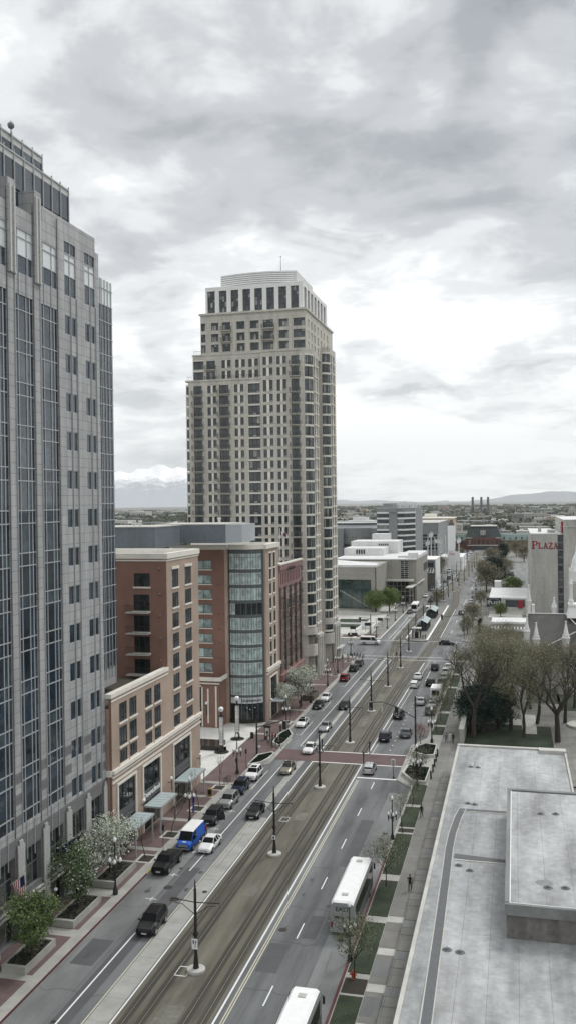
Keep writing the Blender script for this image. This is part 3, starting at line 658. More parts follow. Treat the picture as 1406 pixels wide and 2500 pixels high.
for (y0, y1) in ((63.95, 65.3), (69, 70.3), (74.0, 75.3), (79.1, 80.4), (84.1, 85.3), (89.1, 90.3), (93.7, 94.9), (98.3, 99.2)):    # fluted pilasters of the base
    pb = MB(); zt = 9.9; n = 4
    for k in range(n):
        w = (y1 - y0) / n; pb.tube((-47.62, y0 + w * (k + .5), .15), (-47.62, y0 + w * (k + .5), zt - (0 if k in (1, 2) else .5)), w * .36, n=6, m=0)
    pb.box(-47.8, -47.7, y0, y1, .15, zt - .3, 1); pb.box(-47.9, -47.4, y0 - .08, y1 + .08, .0, .6, 0)
    part('fluted_pilaster', pb, [M['rib'], M['granite_dk']], T)
for h in shop: part('shop_front', window_mb(F, h, .5, 3, 1, .12, zsplit=(.38, .42, .75)), [M['g_shop'], M['granite_dk']], T)
for h in low: part('window', window_mb(F, h, .3, 2, 1, .14, zsplit=(.28,)), [M['g_shop'], M['granite_dk']], T)
for h in lowb: part('window', window_mb(F, h, .4, 2, 1, .1), [M['g_shop'], M['granite_dk']], T)
lb = MB()
for (y0, y1) in ((90.4, 93.6), (95, 98.2), (85.4, 88.9), (80.5, 84), (75.4, 79)):
    for z, d in ((3.35, .38), (3.75, .28)): fbox(lb, F, y0, y1, z, z + .14, .0, d)
    fbox(lb, F, y0, y1, 3.2, 4.5, -.4, .05, 1)
part('ledge', lb, [M['rib'], M['granite_dk']], T)
for i, y in enumerate((94.3, 89.6, 84.7, 98.7)):
    p = MB(); p.tube((-47.4, y, 3.1), (-46.7, y, 3.3), .03, n=5); p.ball((-46.65, y, 3.0), .2, 1, 8); part('wall_lamp', p, [M['darkmetal'], M['globe']], T)
# west glass bay, standing on the brick terrace next door
fb = sorted([72.2, 71.0, 68.9] + [68.9 - 2.145 * k for k in range(1, 23)])
wbay = MB(); wbay.box(-62, -51.35, 99.0, 110.29, 19.4, 72.1); part('west_bay_body', wbay, M['granite'], T)
curtain(T, FN(-51.0), 99.0, 110.3, 20.4, 72.2, (0, .5, .68, .72, .80, .88, .965, 1), [q for q in fb if q > 20.4], .3, M['g_navy'], 'west_bay_glazing', white_from=(68.9, 72.3))
# penthouse glass storeys
def glassbox(F, y0, y1, z0, z1, xb, n, rows, nm):
    b = MB(); b.box(xb, F.c - .35, y0, y1 - .01, z0 - 3, z1 - .05); part('penthouse_core', b, M['granite_dk'], T)
    curtain(T, F, y0, y1, z0, z1, [i / n for i in range(n + 1)], rows, .3, M['g_navy'], nm, mw=.08)
    c = MB()
    for i in range(n + 1):
        y = y0 + (y1 - y0) * i / n; fbox(c, F, y - .055, y + .055, z0, z1 + .35, -.28, -.16)
    for z in rows[1:-1]: fbox(c, F, y0, y1, z - .04, z + .04, -.28, -.2)
    fbox(c, F, y0, y1, z1 - .1, z1 + .06, -.3, -.15); fbox(c, F, y0, y1, z1 - .75, z1 - .1, -.285, -.27, 1)
    part('penthouse_frame', c, [M['alu'], M['rib']], T)
    for i in range(1, n, 3): a = MB(); y = y0 + (y1 - y0) * i / n; a.tube((F.c - .3, y, z1), (F.c - .3, y, z1 + 1.6), .03, n=4); part('lightning_rod', a, M['alu'], T)
glassbox(FN(-49.1), 58, 94.9, 72.5, 79.2, -64, 19, [72.5, 75.6, 79.2], 'penthouse_glazing')
glassbox(FN(-50.5), 58, 91.5, 79.2, 81.9, -62, 16, [79.2, 80.3, 81.9], 'top_glazing')
for y in (81.8, 84.9):
    a = MB(); a.tube((-50.6, y, 81.5), (-50.6, y, 82.6), .06, n=5); a.ball((-50.6, y, 82.8), .38, 0, 8); part('roof_floodlight', a, M['granite_dk'], T)
# flags on the facade
def wall_flag(name, label, y, z, kind):
    r = thing(name, label, 'flag', (-47.5, y, z), 0)
    p = MB(); p.tube((-47.5, y, z - .2), (-45.9, y, z + 1.0), .035, n=6); p.ball((-45.88, y, z + 1.02), .08, 0, 6); part('flag_pole', p, M['rib'], r)
    f = MB(); nx, nz = 13, 16
    def P(i, j):
        s = i / nx; t = j / nz; x = -45.95 - 1.35 * s * (1 - .35 * t); zz = z + .95 - 1.0 * s * (1 - .3 * t) - 2.3 * t
        return (x, y + .13 * math.sin(6 * s + 3 * t) * (0.3 + t), zz)
    for j in range(nz):
        for i in range(nx):
            if kind == 'us': m = 1 if (i < 5 and j < 7) else (0 if i % 2 == 0 else 2)
            else:
                dx, dz = i - 6, j - 8; m = 2 if (dx * dx + dz * dz < 12 and dx * dx + dz * dz > 2) else 1
            f.quad(P(i, j), P(i + 1, j), P(i + 1, j + 1), P(i, j + 1), m=m)
    part('cloth', f, [M['flag_red'], M['flag_blue'], M['flag_white']], r)
wall_flag('flag', 'striped red, white and blue flag hanging from a pole on the grey tower', 77.4, 6.6, 'us')
wall_flag('flag', 'dark blue flag with a pale emblem hanging from a pole on the grey tower', 87.2, 6.5, 'blue')

# ================================================================ BRICK BUILDING WITH ROOF TERRACE AND GLASS CANOPIES
B = thing('brick_building', 'orange brick block with low terrace wing and three glass canopies at its foot', 'apartment block', (-55, 115, 0))
F = FN(-47.2); D = .12
opn = [(101.2, 106.4, .25, 8.7), (108.9, 114.7, .25, 8.7), (119.7, 126.4, .25, 8.7)]
lw = [(y0, y1, zb, zb + 2.35) for (y0, y1) in ((101.9, 104.2), (104.9, 107.2), (109.9, 112.2), (113.0, 115.3)) for zb in (16.2, 13.25, 11.15)]
lw = [(a, c, e, (18.55 if e == 16.2 else 15.6 if e == 13.25 else 12.75)) for a, c, e, f in lw]
hw = []
for (a, c) in ((120.1, 122.6), (125.2, 127.9)):
    hw.append((a, c, 31.1, 33.7))
    for k in range(7): zt = 30.35 - 2.92 * k; hw.append((a, c, max(zt - 2.1, 11.15), zt))
wb = MB(); wall_grid(wb, F, 99.7, 118.0, 0, 19.4, opn + lw, D); wall_grid(wb, F, 118.0, 131.0, 0, 35.0, opn + hw, D)
wb.box(-62, -47.5, 99.71, 118, 0, 18.4, 0, 1); wb.box(-47.8, -47.21, 99.9, 118.0, 19.38, 19.7); wb.box(-47.8, -47.21, 118.01, 130.9, 34.98, 35.35); wb.box(-66, -47.81, 118.01, 118.5, 34.98, 35.35, 2); wb.box(-62, -47.5, 118.5, 130.9, 0, 34.6, 0, 1)
wb.box(-47.52, -47.21, 99.69, 99.9, 0, 19.4, 2)
part('street_wall', wb, [M['brick'], M['gravelbrown'], M['brick_shaded']], B)
ew = [(-52.1, -49.7, 31.4, 33.3)] + [(-52.2, -49.8, zb, zb + 2.3) for zb in (28.0, 25.05, 22.1, 18.9)]
b = MB(); wall_grid(b, FE(118.0), -66, -47.2, 18.4, 35.0, ew, D); part('terrace_wall', b, M['brick_shaded'], B)
add_windows(B, FE(118.0), ew, D, [M['g_shop'], M['darkmetal']], nx=3, fr=.09, sill=M['cream'])
for zb in (27.75, 24.8, 21.85, 19.0):
    o = MB(); fbox(o, FE(118.0), -53.0, -49.6, zb, zb + .14, .002, 1.2)
    o2 = part('balcony', o, M['conc_lt'], B); r = MB()
    for u in [-53.0 + .17 * k for k in range(21)]: fbox(r, FE(118.0), u - .012, u + .012, zb + .14, zb + 1.1, 1.14, 1.17)
    for z in (zb + 1.1,): fbox(r, FE(118.0), -53.0, -49.6, z, z + .04, 1.13, 1.18)
    for u in (-53, -49.62): fbox(r, FE(118.0), u, u + .03, zb + 1.1, zb + 1.14, .0, 1.15)
    part('railing', r, M['darkmetal'], o2)
for z in (34.0, 30.4, 27.3, 24.2, 21.1): o = MB(); o.ball((-48.2, 117.85, z), .2, 0, 8); part('wall_lamp', o, M['brick_rose'], B)
tp = MB(); tp.box(-62, -47.5, 99.9, 117.8, 18.42, 18.5); part('terrace_gravel', tp, M['gravelbrown'], B)
c = MB()
c.box(-47.9, -47.05, 99.4, 118.0, 19.7, 20.2); c.box(-47.19, -47.12, 99.6, 118.0, 19.2, 19.4); c.box(-66, -47.9, 99.4, 99.9, 19.35, 20.2) if False else None
c.box(-47.75, -46.98, 117.85, 131.2, 35.35, 36.1); c.box(-66, -47.75, 117.85, 118.6, 35.35, 36.1); c.box(-66, -47.75, 130.4, 131.2, 35, 36.1); c.box(-47.7, -47.1, 117.92, 131.1, 35.0, 35.2); c.box(-66, -47.7, 117.92, 118.3, 35.0, 35.2)
c.box(-50, -47.9, 104, 105.5, 18.5, 18.9)
part('parapet_cap', c, M['cream'], B)
rf = MB(); rf.quad((-66, 118.6, 35.3), (-47.7, 118.6, 35.3), (-47.7, 130.6, 35.3), (-66, 130.6, 35.3)); part('roof', rf, M['roofwhite'], B)
c = MB()
fbox(c, F, 99.6, 131.15, 10.5, 10.95, .002, .38); fbox(c, F, 99.6, 131.1, 10.0, 10.2, .002, .2); fbox(c, F, 99.6, 131.1, 9.3, 9.55, .002, .14)
c.box(-47.9, -47.2, 99.3, 99.69, 10.25, 10.95)
part('cornice', c, M['cream'], B)
for h in opn:
    f = MB(); a, cc, e, t = h
    for (u0, u1) in ((a - .28, a), (cc, cc + .28)): fbox(f, F, u0, u1, .2, t + .3, .002, .16)
    fbox(f, F, a, cc, t, t + .3, .002, .16); part('stone_surround', f, M['cream'], B)
    part('shop_window', window_mb(F, h, D, 3, 1, .12, zsplit=(.40, .50)), [M['g_shop'], M['darkmetal']], B)
    k = MB(); fquad(k, F, a, cc, 3.9, 5.4, -.07); part('spandrel_panel', k, M['asphalt_patch'], B)
add_windows(B, F, lw + hw, D, [M['g_dark'], M['darkmetal']], nx=3, fr=.07, sill=M['cream'])
k = MB()
for (a, c_) in ((120.1, 122.6), (125.2, 127.9)): fbox(k, F, a - .12, c_ + .12, 33.72, 34.1, .002, .14)
part('lintel', k, M['cream'], B)
part('shop_lettering', text_on(F, 'Deseret', 110.7, 4.75, 1.0, d=.02, ext=.04), M['white'], B); part('shop_lettering', text_on(F, 'Book', 113.55, 4.75, 1.0, d=.02, ext=.04), M['white'], B)
for (y0, y1) in ((101.0, 106.6), (108.9, 114.7), (119.7, 126.3)):
    cn = MB(); cn.box(-47.1, -44.75, y0, y1, 3.62, 3.68); cp = part('canopy', cn, M['g_canopy'], B)
    f = MB(); n = 6
    for i in range(n + 1): y = y0 + (y1 - y0) * i / n; f.box(-47.1, -44.75, y - .05, y + .05, 3.5, 3.62); f.box(-47.1, -44.72, y - .03, y + .03, 3.681, 3.70)
    f.box(-44.8, -44.7, y0, y1, 3.45, 3.72); f.box(-47.12, -47.02, y0, y1, 3.45, 3.72)
    part('canopy_frame', f, M['alu'], cp)
    for y in (y0 + .2, y1 - .2): p = MB(); p.box(-45.0, -44.85, y - .07, y + .07, .15, 3.5); part('canopy_post', p, M['alu'], cp)
    
for y in (107.7, 117.3, 129.2):
    o = MB(); o.tube((-47.1, y, 4.2), (-46.6, y, 4.3), .05, n=5); o.tube((-46.6, y, 3.2), (-46.6, y, 4.6), .06, n=6); o.ball((-46.6, y, 4.85), .24, 1, 9); part('wall_lamp', o, [M['darkmetal'], M['globe']], B)
gb = MB()
for k in range(11): z = 2.5 + 3 * k; gb.box(-51, -47.6, 131.02, 131.9, z, z + 2.6, 0); gb.box(-51.1, -47.5, 131.02, 132.0, z + 2.6, z + 3.0, 1)
part('corner_glazing', gb, [M['g_green'], M['greymetal']], B)
# plant rooms on the roof
r = thing('rooftop_plant_room', 'blue-grey metal plant room on the roof nearest the grey tower', 'plant room', (-68, 150, 35), 0)
b = MB(); b.box(-80, -60.0, 145, 157, 35.3, 39.0, 0, 1); b.box(-80.2, -59.85, 144.85, 157.1, 39.0, 39.15, 1); part('cladding', b, [M['greymetal'], M['conc_lt']], r)
r = thing('rooftop_plant_room', 'long blue-grey metal plant room behind the curved glass front, left of the tall tower', 'plant room', (-58, 165, 35), 0)
b = MB(); b.box(-66, -52.1, 159.9, 172, 35.6, 39.0, 0, 1); b.box(-66.2, -51.95, 159.8, 172.2, 39.0, 39.2, 1); b.hexa([(-52.1, 160, 35.6), (-49.9, 163, 35.6), (-49.9, 172, 35.6), (-52.1, 172, 35.6), (-52.1, 160, 39), (-49.9, 163, 39), (-49.9, 172, 39), (-52.1, 172, 39)], 2); part('cladding', b, [M['greymetal'], M['conc_lt'], mat('pale_metal', (.36, .39, .41), .5, var=.05)], r)
for (x, y) in ((-64, 148), (-66, 150), (-56, 168)):
    a = MB(); a.lathe([(.25, 39.1), (.25, 39.9), (.4, 39.9), (.4, 40.2)], (x, y, 0), 8); part('roof_vent', a, M['roofwhite'], r)

# ================================================================ BRICK BUILDING WITH CURVED GLASS BAY
B2 = thing('brick_building', 'red brick block with tall curved green glass bay facing the plaza', 'apartment block', (-55, 175, 0))
D = .18; F = FE(167.0)
ew = [(-60.0 - 1, -57.4, zt - 1.75, zt) for zt in [31.9 - 2.87 * k for k in range(8)]]
wb = MB(); wall_grid(wb, F, -66, -54.6, 0, 34.0, ew, D); wb.box(-66, -47.6, 171.5, 179.2, 0, 33.9); wb.box(-66, -54.8, 167.3, 172, 0, 33.9)
wb.box(-54.75, -54.2, 166.9, 168.5, 0, 34.0, 2)
part('plaza_wall', wb, [M['brick_shaded'], M['roofwhite'], M['brick']], B2)
add_windows(B2, F, ew, D, [M['g_green'], M['darkmetal']], nx=2, fr=.08, sill=M['cream'])
F2 = FN(-47.2)
sw = [(y0, y0 + 1.9, (33.0 if k == 0 else 29.9 - 2.9 * (k - 1)) - (2.9 if k == 0 else 2.1), 33.0 if k == 0 else 29.9 - 2.9 * (k - 1)) for y0 in (171.9, 175.0) for k in range(8)]
wb = MB(); wall_grid(wb, F2, 169.7, 179.2, 0, 34.0, sw + [(172.0, 177.0, .25, 8.3)], D); wb.box(-48.2, -47.21, 169.4, 169.69, 0, 34.0)
part('street_wall', wb, M['brick'], B2)
add_windows(B2, F2, sw, D, [M['g_dark'], M['darkmetal']], nx=2, fr=.08, sill=M['cream'])
k = MB()
for y0 in (171.9, 175.0): fbox(k, F2, y0 - .2, y0 + 2.1, 33.02, 33.3, .002, .14); fbox(k, F2, y0 - .22, y0 - .02, 9.8, 33.0, .002, .08); fbox(k, F2, y0 + 1.92, y0 + 2.12, 9.8, 33.0, .002, .08)
part('pale_trim', k, M['cream'], B2)
part('shop_window', window_mb(F2, (172.0, 177.0, .25, 8.3), D, 3, 1, .12, zsplit=(.4, .5)), [M['g_shop'], M['darkmetal']], B2)
k = MB()
for (u0, u1) in ((171.5, 172.0), (177.0, 177.5)): fbox(k, F2, u0, u1, .2, 8.6, .002, .14)
fbox(k, F2, 172.0, 177.0, 8.3, 8.6, .002, .14); part('stone_surround', k, M['cream'], B2)
k = MB(); fbox(k, F2, 169.4, 179.3, 9.9, 10.5, .002, .45); fbox(k, F2, 169.4, 179.3, 9.3, 9.6, .002, .25); part('cornice', k, M['cream'], B2); k = MB(); fbox(k, FE(163.0), -66, -54.7, 9.1, 9.8, .002, .35); fbox(k, FE(163.0), -66, -54.7, 8.5, 8.75, .002, .2)
k.box(-54.7, -54.35, 162.7, 167, 9.1, 9.8); part('cornice', k, M['cream'], B2)
k = MB(); wall_grid(k, FE(163.0), -66, -54.7, 0, 9.1, [(-61.5, -58.4, .3, 7.9)], .5); k.box(-66, -54.72, 163.5, 167, 0, 9.05); k.box(-54.75, -54.7, 163, 167, 0, 9.1); part('base_pavilion', k, M['brick_shaded'], B2)
part('shop_window', window_mb(FE(163.0), (-61.5, -58.4, .3, 7.9), .45, 2, 1, .12, zsplit=(.45,)), [M['g_shop'], M['darkmetal']], B2)
k = MB(); fbox(k, FE(163.0), -58.35, -58.1, .3, 8.2, .002, .1); fbox(k, FE(163.0), -61.5, -58.1, 7.95, 8.2, .002, .1); fbox(k, FE(163.0), -57.2, -56.9, 1.0, 7.6, .002, .1); fbox(k, FE(163.0), -55.6, -55.3, .3, 8.1, .002, .1); part('pale_trim', k, M['cream'], B2)
k = MB(); fbox(k, FE(163.0), -57.35, -57.25, 2.5, 4.8, .1, .3); k.ball((-57.3, 162.7, 4.9), .28, 1, 8); part('wall_lamp', k, [M['darkmetal'], M['globe']], B2)
for z in [33 - 2.87 * q for q in range(9)]: o = MB(); o.ball((-56.0, 166.85, z), .16, 0, 8); part('wall_lamp', o, M['brick_rose'], B2)
# curved bay: arc bulging towards the plaza
A0 = Vector((-54.3, 167.7)); A1 = Vector((-47.65, 169.6)); ch = A1 - A0; Lc = ch.length; uu = ch / Lc; nn = Vector((uu.y, -uu.x)); sag = 1.15
def arc(t, off=0.0):
    q = A0 + ch * t + nn * (sag * (1 - (2 * t - 1) ** 2) + off); return q
NB = 24
def band(b, z0, z1, off, m=0, t0=0.0, t1=1.0, cap=True, n=NB):
    for i in range(n):
        ta = t0 + (t1 - t0) * i / n; tb = t0 + (t1 - t0) * (i + 1) / n; p = arc(ta, off); q = arc(tb, off); p2 = arc(ta, -.4); q2 = arc(tb, -.4)
        b.quad((p.x, p.y, z0), (q.x, q.y, z0), (q.x, q.y, z1), (p.x, p.y, z1), m=m)
        if cap:
            b.quad((p.x, p.y, z1), (q.x, q.y, z1), (q2.x, q2.y, z1), (p2.x, p2.y, z1), m=m); b.quad((p.x, p.y, z0), (q.x, q.y, z0), (q2.x, q2.y, z0), (p2.x, p2.y, z0), m=m)
gz = [(30.1, 33.2), (27.1, 29.5), (24.1, 26.5), (21.3, 23.5), (18.3, 20.7), (15.4, 17.7), (12.4, 14.9), (9.5, 12.0), (5.6, 9.0)]
sp = MB(); zprev = 34.0
for (z0, z1) in gz: band(sp, z1, zprev, .14); zprev = z0
band(sp, 5.2, 5.6, .14); band(sp, .1, .9, .16, 1)
sp.box(-54.9, -54.25, 167.2, 168.5, 0, 34.0, 0); sp.box(-47.9, -47.55, 169.2, 169.9, 0, 34, 0)
part('spandrel_bands', sp, [mat('grey_green_metal', (.085, .10, .10), .5, var=.05), M['black_stone']], B2)
for fi, (z0, z1) in enumerate(gz + [(4.0, 5.2), (.9, 4.0)]):
    for k in range(6):
        b = MB(); t0 = .045 + k * .153; t1 = t0 + .153
        mi = 0 if fi < 9 else (2 if fi == 9 else 1)
        if fi == 3 and k > 0: mi = 1
        band(b, z0, z1, 0, mi, t0, t1, cap=False, n=4)
        if fi < 9 and not (fi == 3 and k > 0):
            band(b, z0 + .12, z0 + .2, .02, 3, t0, t1, cap=False, n=4); band(b, z1 - .2, z1 - .12, .02, 3, t0, t1, cap=False, n=4)
            band(b, z0 + .12, z1 - .12, .022, 3, t0 + .012, t0 + .020, cap=False, n=1); band(b, z0 + .12, z1 - .12, .022, 3, t1 - .020, t1 - .012, cap=False, n=1)
            if fi in (0, 8): zz = z1 - (.75 if fi == 0 else 1.1); band(b, zz - .05, zz + .05, .03, 4, t0, t1, cap=False, n=4)
        p = arc(t1); q = arc(t1, .10); b.quad((p.x, p.y, z0), (q.x, q.y, z0), (q.x, q.y, z1), (p.x, p.y, z1), m=4)
        band(b, z0, z1, .10, 4, t1 - .006, t1 + .006, cap=False, n=1)
        part('window', b, [M['g_green'], M['g_shop'], M['g_white'], M['g_white'], M['greymetal']], B2)
tb = text_mb('bluelemon', .95, .03)
tb.v = [((lambda p: (p.x, p.y, 4.6 + y))(arc(.62 + x / Lc, .10 + zz))) for (x, y, zz) in tb.v]; part('shop_lettering', tb, M['sign_black'], B2)
for t, z in ((.5, 3.2), (.58, 2.9), (.72, 3.2)): p = arc(t, .12); o = MB(); o.ball((p.x, p.y, z), .10, 0, 6); part('pendant_lamp', o, M['globe'], B2)
c = MB(); c.box(-66, -54.3, 166.6, 167.4, 34.0, 34.9); band(c, 34.0, 34.9, .35); c.box(-47.9, -46.85, 169.3, 179.4, 34, 34.9); c.box(-66, -47.9, 178.7, 179.4, 34, 34.9); part('parapet_cap', c, M['cream'], B2)
c = MB(); c.prism([(-66, 167.2), (-54.4, 167.2), (-48, 169.6), (-48, 179), (-66, 179)], 34.0, 34.2); part('roof', c, M['roofwhite'], B2)
cn = MB(); cn.box(-47.1, -44.9, 172.3, 176.8, 3.62, 3.68); cp = part('canopy', cn, M['g_canopy'], B2); f = MB()
for i in range(6): y = 172.3 + 4.5 * i / 5; f.box(-47.1, -44.9, y - .05, y + .05, 3.5, 3.72)
f.box(-44.95, -44.8, 172.3, 176.8, 3.45, 3.72); part('canopy_frame', f, M['alu'], cp)
for y in (171.2, 178.2): o = MB(); o.ball((-46.7, y, 4.2), .24, 1, 8); o.tube((-47.1, y, 4.0), (-46.7, y, 4.0), .05, n=5); part('wall_lamp', o, [M['darkmetal'], M['globe']], B2)

# ================================================================ BRONZE MIRROR-GLASS BUILDING
B3 = thing('bronze_glass_building', 'rose brick building with bronze mirror glass front between brick block and tower', 'office building', (-55, 190, 0))
F = FN(-47.2); slots = [(181.2 + 1.46 * k, 181.85 + 1.46 * k, 25.9, 28.2) for k in range(12)]; bays = [(180.9 + 4.52 * k, 184.9 + 4.52 * k, 7.6, 25.2) for k in range(4)]
wb = MB(); wall_grid(wb, F, 179.9, 199.6, 0, 30.0, slots + bays + [(181 + 4.6 * k, 184.9 + 4.6 * k, .2, 5.6) for k in range(4)], .35); wb.box(-70, -47.7, 179.9, 199.6, 0, 29.0); wb.box(-48.2, -47.21, 179.4, 179.89, 0, 30)
fbox(wb, F, 179.8, 199.8, 28.9, 29.9, .002, .25); fbox(wb, F, 179.9, 199.7, 6.0, 7.3, .002, .7)
part('street_wall', wb, M['brick_rose'], B3)
for h in slots: part('slot_window', window_mb(F, h, .34, 1, 1, .05), [M['g_dark'], M['darkmetal']], B3)
for h in bays: part('mirror_bay', window_mb(F, h, .10, 1, 1, .10, zsplit=[.12 * i for i in range(1, 9)]), [M['g_bronze'], M['brick_rose']], B3)
for k in range(4): part('shop_window', window_mb(F, (181 + 4.6 * k, 184.9 + 4.6 * k, .2, 5.6), .34, 2, 2, .1), [M['g_shop'], M['darkmetal']], B3)
b = MB()
for k in range(5): fbox(b, F, 180.35 + 4.52 * k, 180.85 + 4.52 * k, 7.5, 25.4, .002, .12)
part('dark_mullion', b, M['darkmetal'], B3)
b = MB(); fbox(b, F, 179.8, 199.9, 30.0, 30.35, -.3, .3); b.box(-70, -47.5, 179.9, 199.6, 29.0, 29.3, 1); part('parapet_cap', b, [M['cream'], M['roofwhite']], B3)
part('facade_lettering', text_on(F, 'LASTI LAC', 189.5, 28.9, 1.15, d=.27, ext=.05, sp=1.2), M['sign_black'], B3)
r = thing('roof_flag', 'small flag on a tall white pole on the roof before the tall tower', 'flag', (-48.5, 186, 29.3)); p = MB(); p.tube((-48.5, 186, 29.3), (-48.5, 186, 37.5), .07, n=6); part('flag_pole', p, M['white'], r)
f = MB()
for i in range(5): f.quad((-48.5 + .35 * i, 186 - .1 * (i % 2), 37.2 - .25 * i), (-48.15 + .35 * i, 186 - .1 * ((i + 1) % 2), 36.95 - .25 * i), (-48.15 + .35 * i, 186, 36.2 - .2 * i), (-48.5 + .35 * i, 186, 36.4 - .2 * i), m=i % 3)
part('cloth', f, [M['flag_blue'], M['flag_white'], M['flag_red']], r)
# ================================================================ TALL APARTMENT TOWER
T2 = thing('apartment_tower', 'tall sandstone apartment tower with stepped crown, corner glass bays and antenna', 'apartment tower', (-64, 235, 0))
Y0 = 214.0; FH = 2.73; D = .3; FR = M['darkmetal']; GM = [M['g_dark'], M['alu']]
def floors(ztop, zlow, h, first=None):
    out = []; z = ztop
    while z > zlow: out.append((z - h, z)); z -= FH
    return out
F = FE(Y0); winc = [0]; wb = MB()
lowL = floors(72.4, 20, 1.95); hiL = floors(78.9, 20, 1.95); del hiL[0:0]
pairsL = [(-74.0, -73.1, -72.6, -71.7), (-67.0, -66.1, -65.5, -64.6)]; pairsR = [(-59.6, -58.7, -58.0, -57.1), (-56.1, -55.2, -54.6, -53.7)]
rowsR = [(76.9, 78.9), (74.2, 76.2), (70.4, 73.2)] + [(67.8 - FH * k, 69.75 - FH * k) for k in range(19)]
rowsL = [(70.5 - FH * k, 72.45 - FH * k) for k in range(20)]
hl = [(a, c, z0, z1) for (a, a2, c2, c) in pairsL for (z0, z1) in rowsL]
hr = [(a, c, z0, z1) for (a, a2, c2, c) in pairsR for (z0, z1) in rowsR]
bal = [(-78.0, -75.1), (-71.3, -68.0 - .1)]; balR = [(-52.8, -50.2)]
hb = [(a + .35, c - .35, z0 - .35, z1) for (a, c) in bal for (z0, z1) in rowsL] + [(a + .3, c - .3, z0 - .35, z1) for (a, c) in balR for (z0, z1) in rowsR]
hw_ = [(-63.4, -60.4, z0 - .25, z1 + .05) for (z0, z1) in rowsL]
wall_grid(wb, F, -78.9, -60.2, 0, 73.9, [h for h in hl + hb if h[1] < -60] + hw_, D)
wall_grid(wb, F, -60.2, -49.2, 0, 80.4, [h for h in hr + hb if h[0] > -60.3], D)
# set-back band between 73.9 and 80.4 on the left
F15 = FE(Y0 + 1.2); up2 = [(76.8, 78.8), (74.1, 76.1)]
hu = [(-70.6, -68.2), (-67.0, -64.5), (-63.6, -61.1)]
hu2 = [(a, c, z0, z1) for (a, c) in hu for (z0, z1) in up2]; bu = [(-74.6, -72.3, z0 - .3, z1) for (z0, z1) in up2]; cu = [(-78.0, -75.4, z0, z1) for (z0, z1) in up2]
wall_grid(wb, F15, -78.2, -60.2, 73.9, 80.4, hu2 + bu + cu, D)
wb.box(-60.25, -60.2, Y0, Y0 + 1.5, 73.9, 80.4)
wb.box(-79.2, -50.6, Y0 + .4, 242.9, 0, 73.5); wb.box(-77.9, -50.6, Y0 + 1.6, 242.9, 73.5, 80.2)
part('wall', wb, M['sand'], T2)
pc = [0]
def pairwin(F, hs, a2, c2):
    """a pair of windows with the pale stone pier between them"""
    rest = MB()
    for h in hs:
        pc[0] += 1; b = MB() if pc[0] <= 96 else rest
        window_mb(F, (h[0], a2, h[2], h[3]), D, 1, 1, .06, b, zsplit=(.22,)); window_mb(F, (c2, h[1], h[2], h[3]), D, 1, 1, .06, b, zsplit=(.22,))
        fbox(b, F, a2 + .002, c2 - .002, h[2], h[3], -D + .02, .03, 2)
        if b is not rest: part('window', b, [M['g_dark'], FR, M['cream']], T2)
    if rest.f: part('window', rest, [M['g_dark'], FR, M['cream']], T2, kind='stuff')
for (a, a2, c2, c) in pairsR: pairwin(F, [h for h in hr if h[0] == a], a2, c2)
for (a, a2, c2, c) in pairsL: pairwin(F, [h for h in hl if h[0] == a][:17], a2, c2)
for (a, c) in hu:
    for (z0, z1) in up2: pc[0] = min(pc[0], 90); pairwin(F15, [(a, c, z0, z1)], a + .95, c - .95)
b = MB()
for h in hw_: window_mb(F, h, D, 3, 1, .09, b, zsplit=(.25,)); fbox(b, F, -63.45, -60.35, h[3] + .02, h[3] + .30, .02, .12, 2)
part('glazed_bay', b, [M['g_dark'], FR, M['cream']], T2)
b = MB()
for h in cu: window_mb(F15, h, D, 3, 1, .09, b); fbox(b, F15, -78.2, -75.2, h[3] + .02, h[3] + .3, .02, .12, 2)
for h in bu: window_mb(F15, h, D, 3, 1, .08, b)
part('setback_glazing', b, [M['g_dark'], FR, M['cream']], T2)
for h in hb: part('balcony_door', window_mb(F, h, D, 3, 1, .08), [M['g_dark'], FR], T2)
RL = mat('grey_railing', (.075, .075, .072), .5, var=0)
def balcony(F, a, c, z):
    b = MB(); fbox(b, F, a, c, z - .12, z, .0, 1.1); o = part('balcony', b, M['sand'], T2)
    r = MB(); n = int((c - a) / .26)
    for i in range(n + 1): u = a + (c - a) * i / n; fbox(r, F, u - .014, u + .014, z, z + 1.0, 1.04, 1.07)
    for k in range(6):
        d = .1 + k * .18
        for u in (a, c): fbox(r, F, u - .012, u + .012, z, z + 1.0, d, d + .025)
    fbox(r, F, a, c, z + 1.0, z + 1.06, 1.02, 1.09); fbox(r, F, a, c, z + .08, z + .12, 1.03, 1.08)
    for u in (a, c): fbox(r, F, u - .02, u + .02, z + 1.0, z + 1.06, 0, 1.05)
    part('railing', r, RL, o)
for (a, c) in bal:
    for (z0, z1) in rowsL[:17]: balcony(F, a, c, z0 - .35)
for (a, c) in balR:
    for (z0, z1) in rowsR: balcony(F, a, c, z0 - .35)
for (z0, z1) in up2: balcony(F15, -74.9, -72.0, z0 - .3)
# left glazed corner
b = MB()
for (z0, z1) in rowsL: b.box(-79.6, -78.9, Y0 + .15, Y0 + 1.5, z0 - .1, z1, 0); b.box(-79.7, -78.85, Y0 + .05, Y0 + 1.55, z1, z1 + .45, 1); b.box(-79.7, -79.6, Y0 + .05, Y0 + .2, z0 - .7, z1, 1)
part('corner_glazing', b, [M['g_dark'], M['cream']], T2)
c = MB(); c.box(-79.8, -60.0, Y0 - .15, Y0 + 1.3, 73.5, 73.95); c.box(-78.4, -50.1, Y0 + 1.1, Y0 + 3.5, 80.12, 80.45); c.box(-60.3, -50.1, Y0 - .15, Y0 + 1.1, 80.1, 80.44)
part('parapet_cap', c, M['sand'], T2)
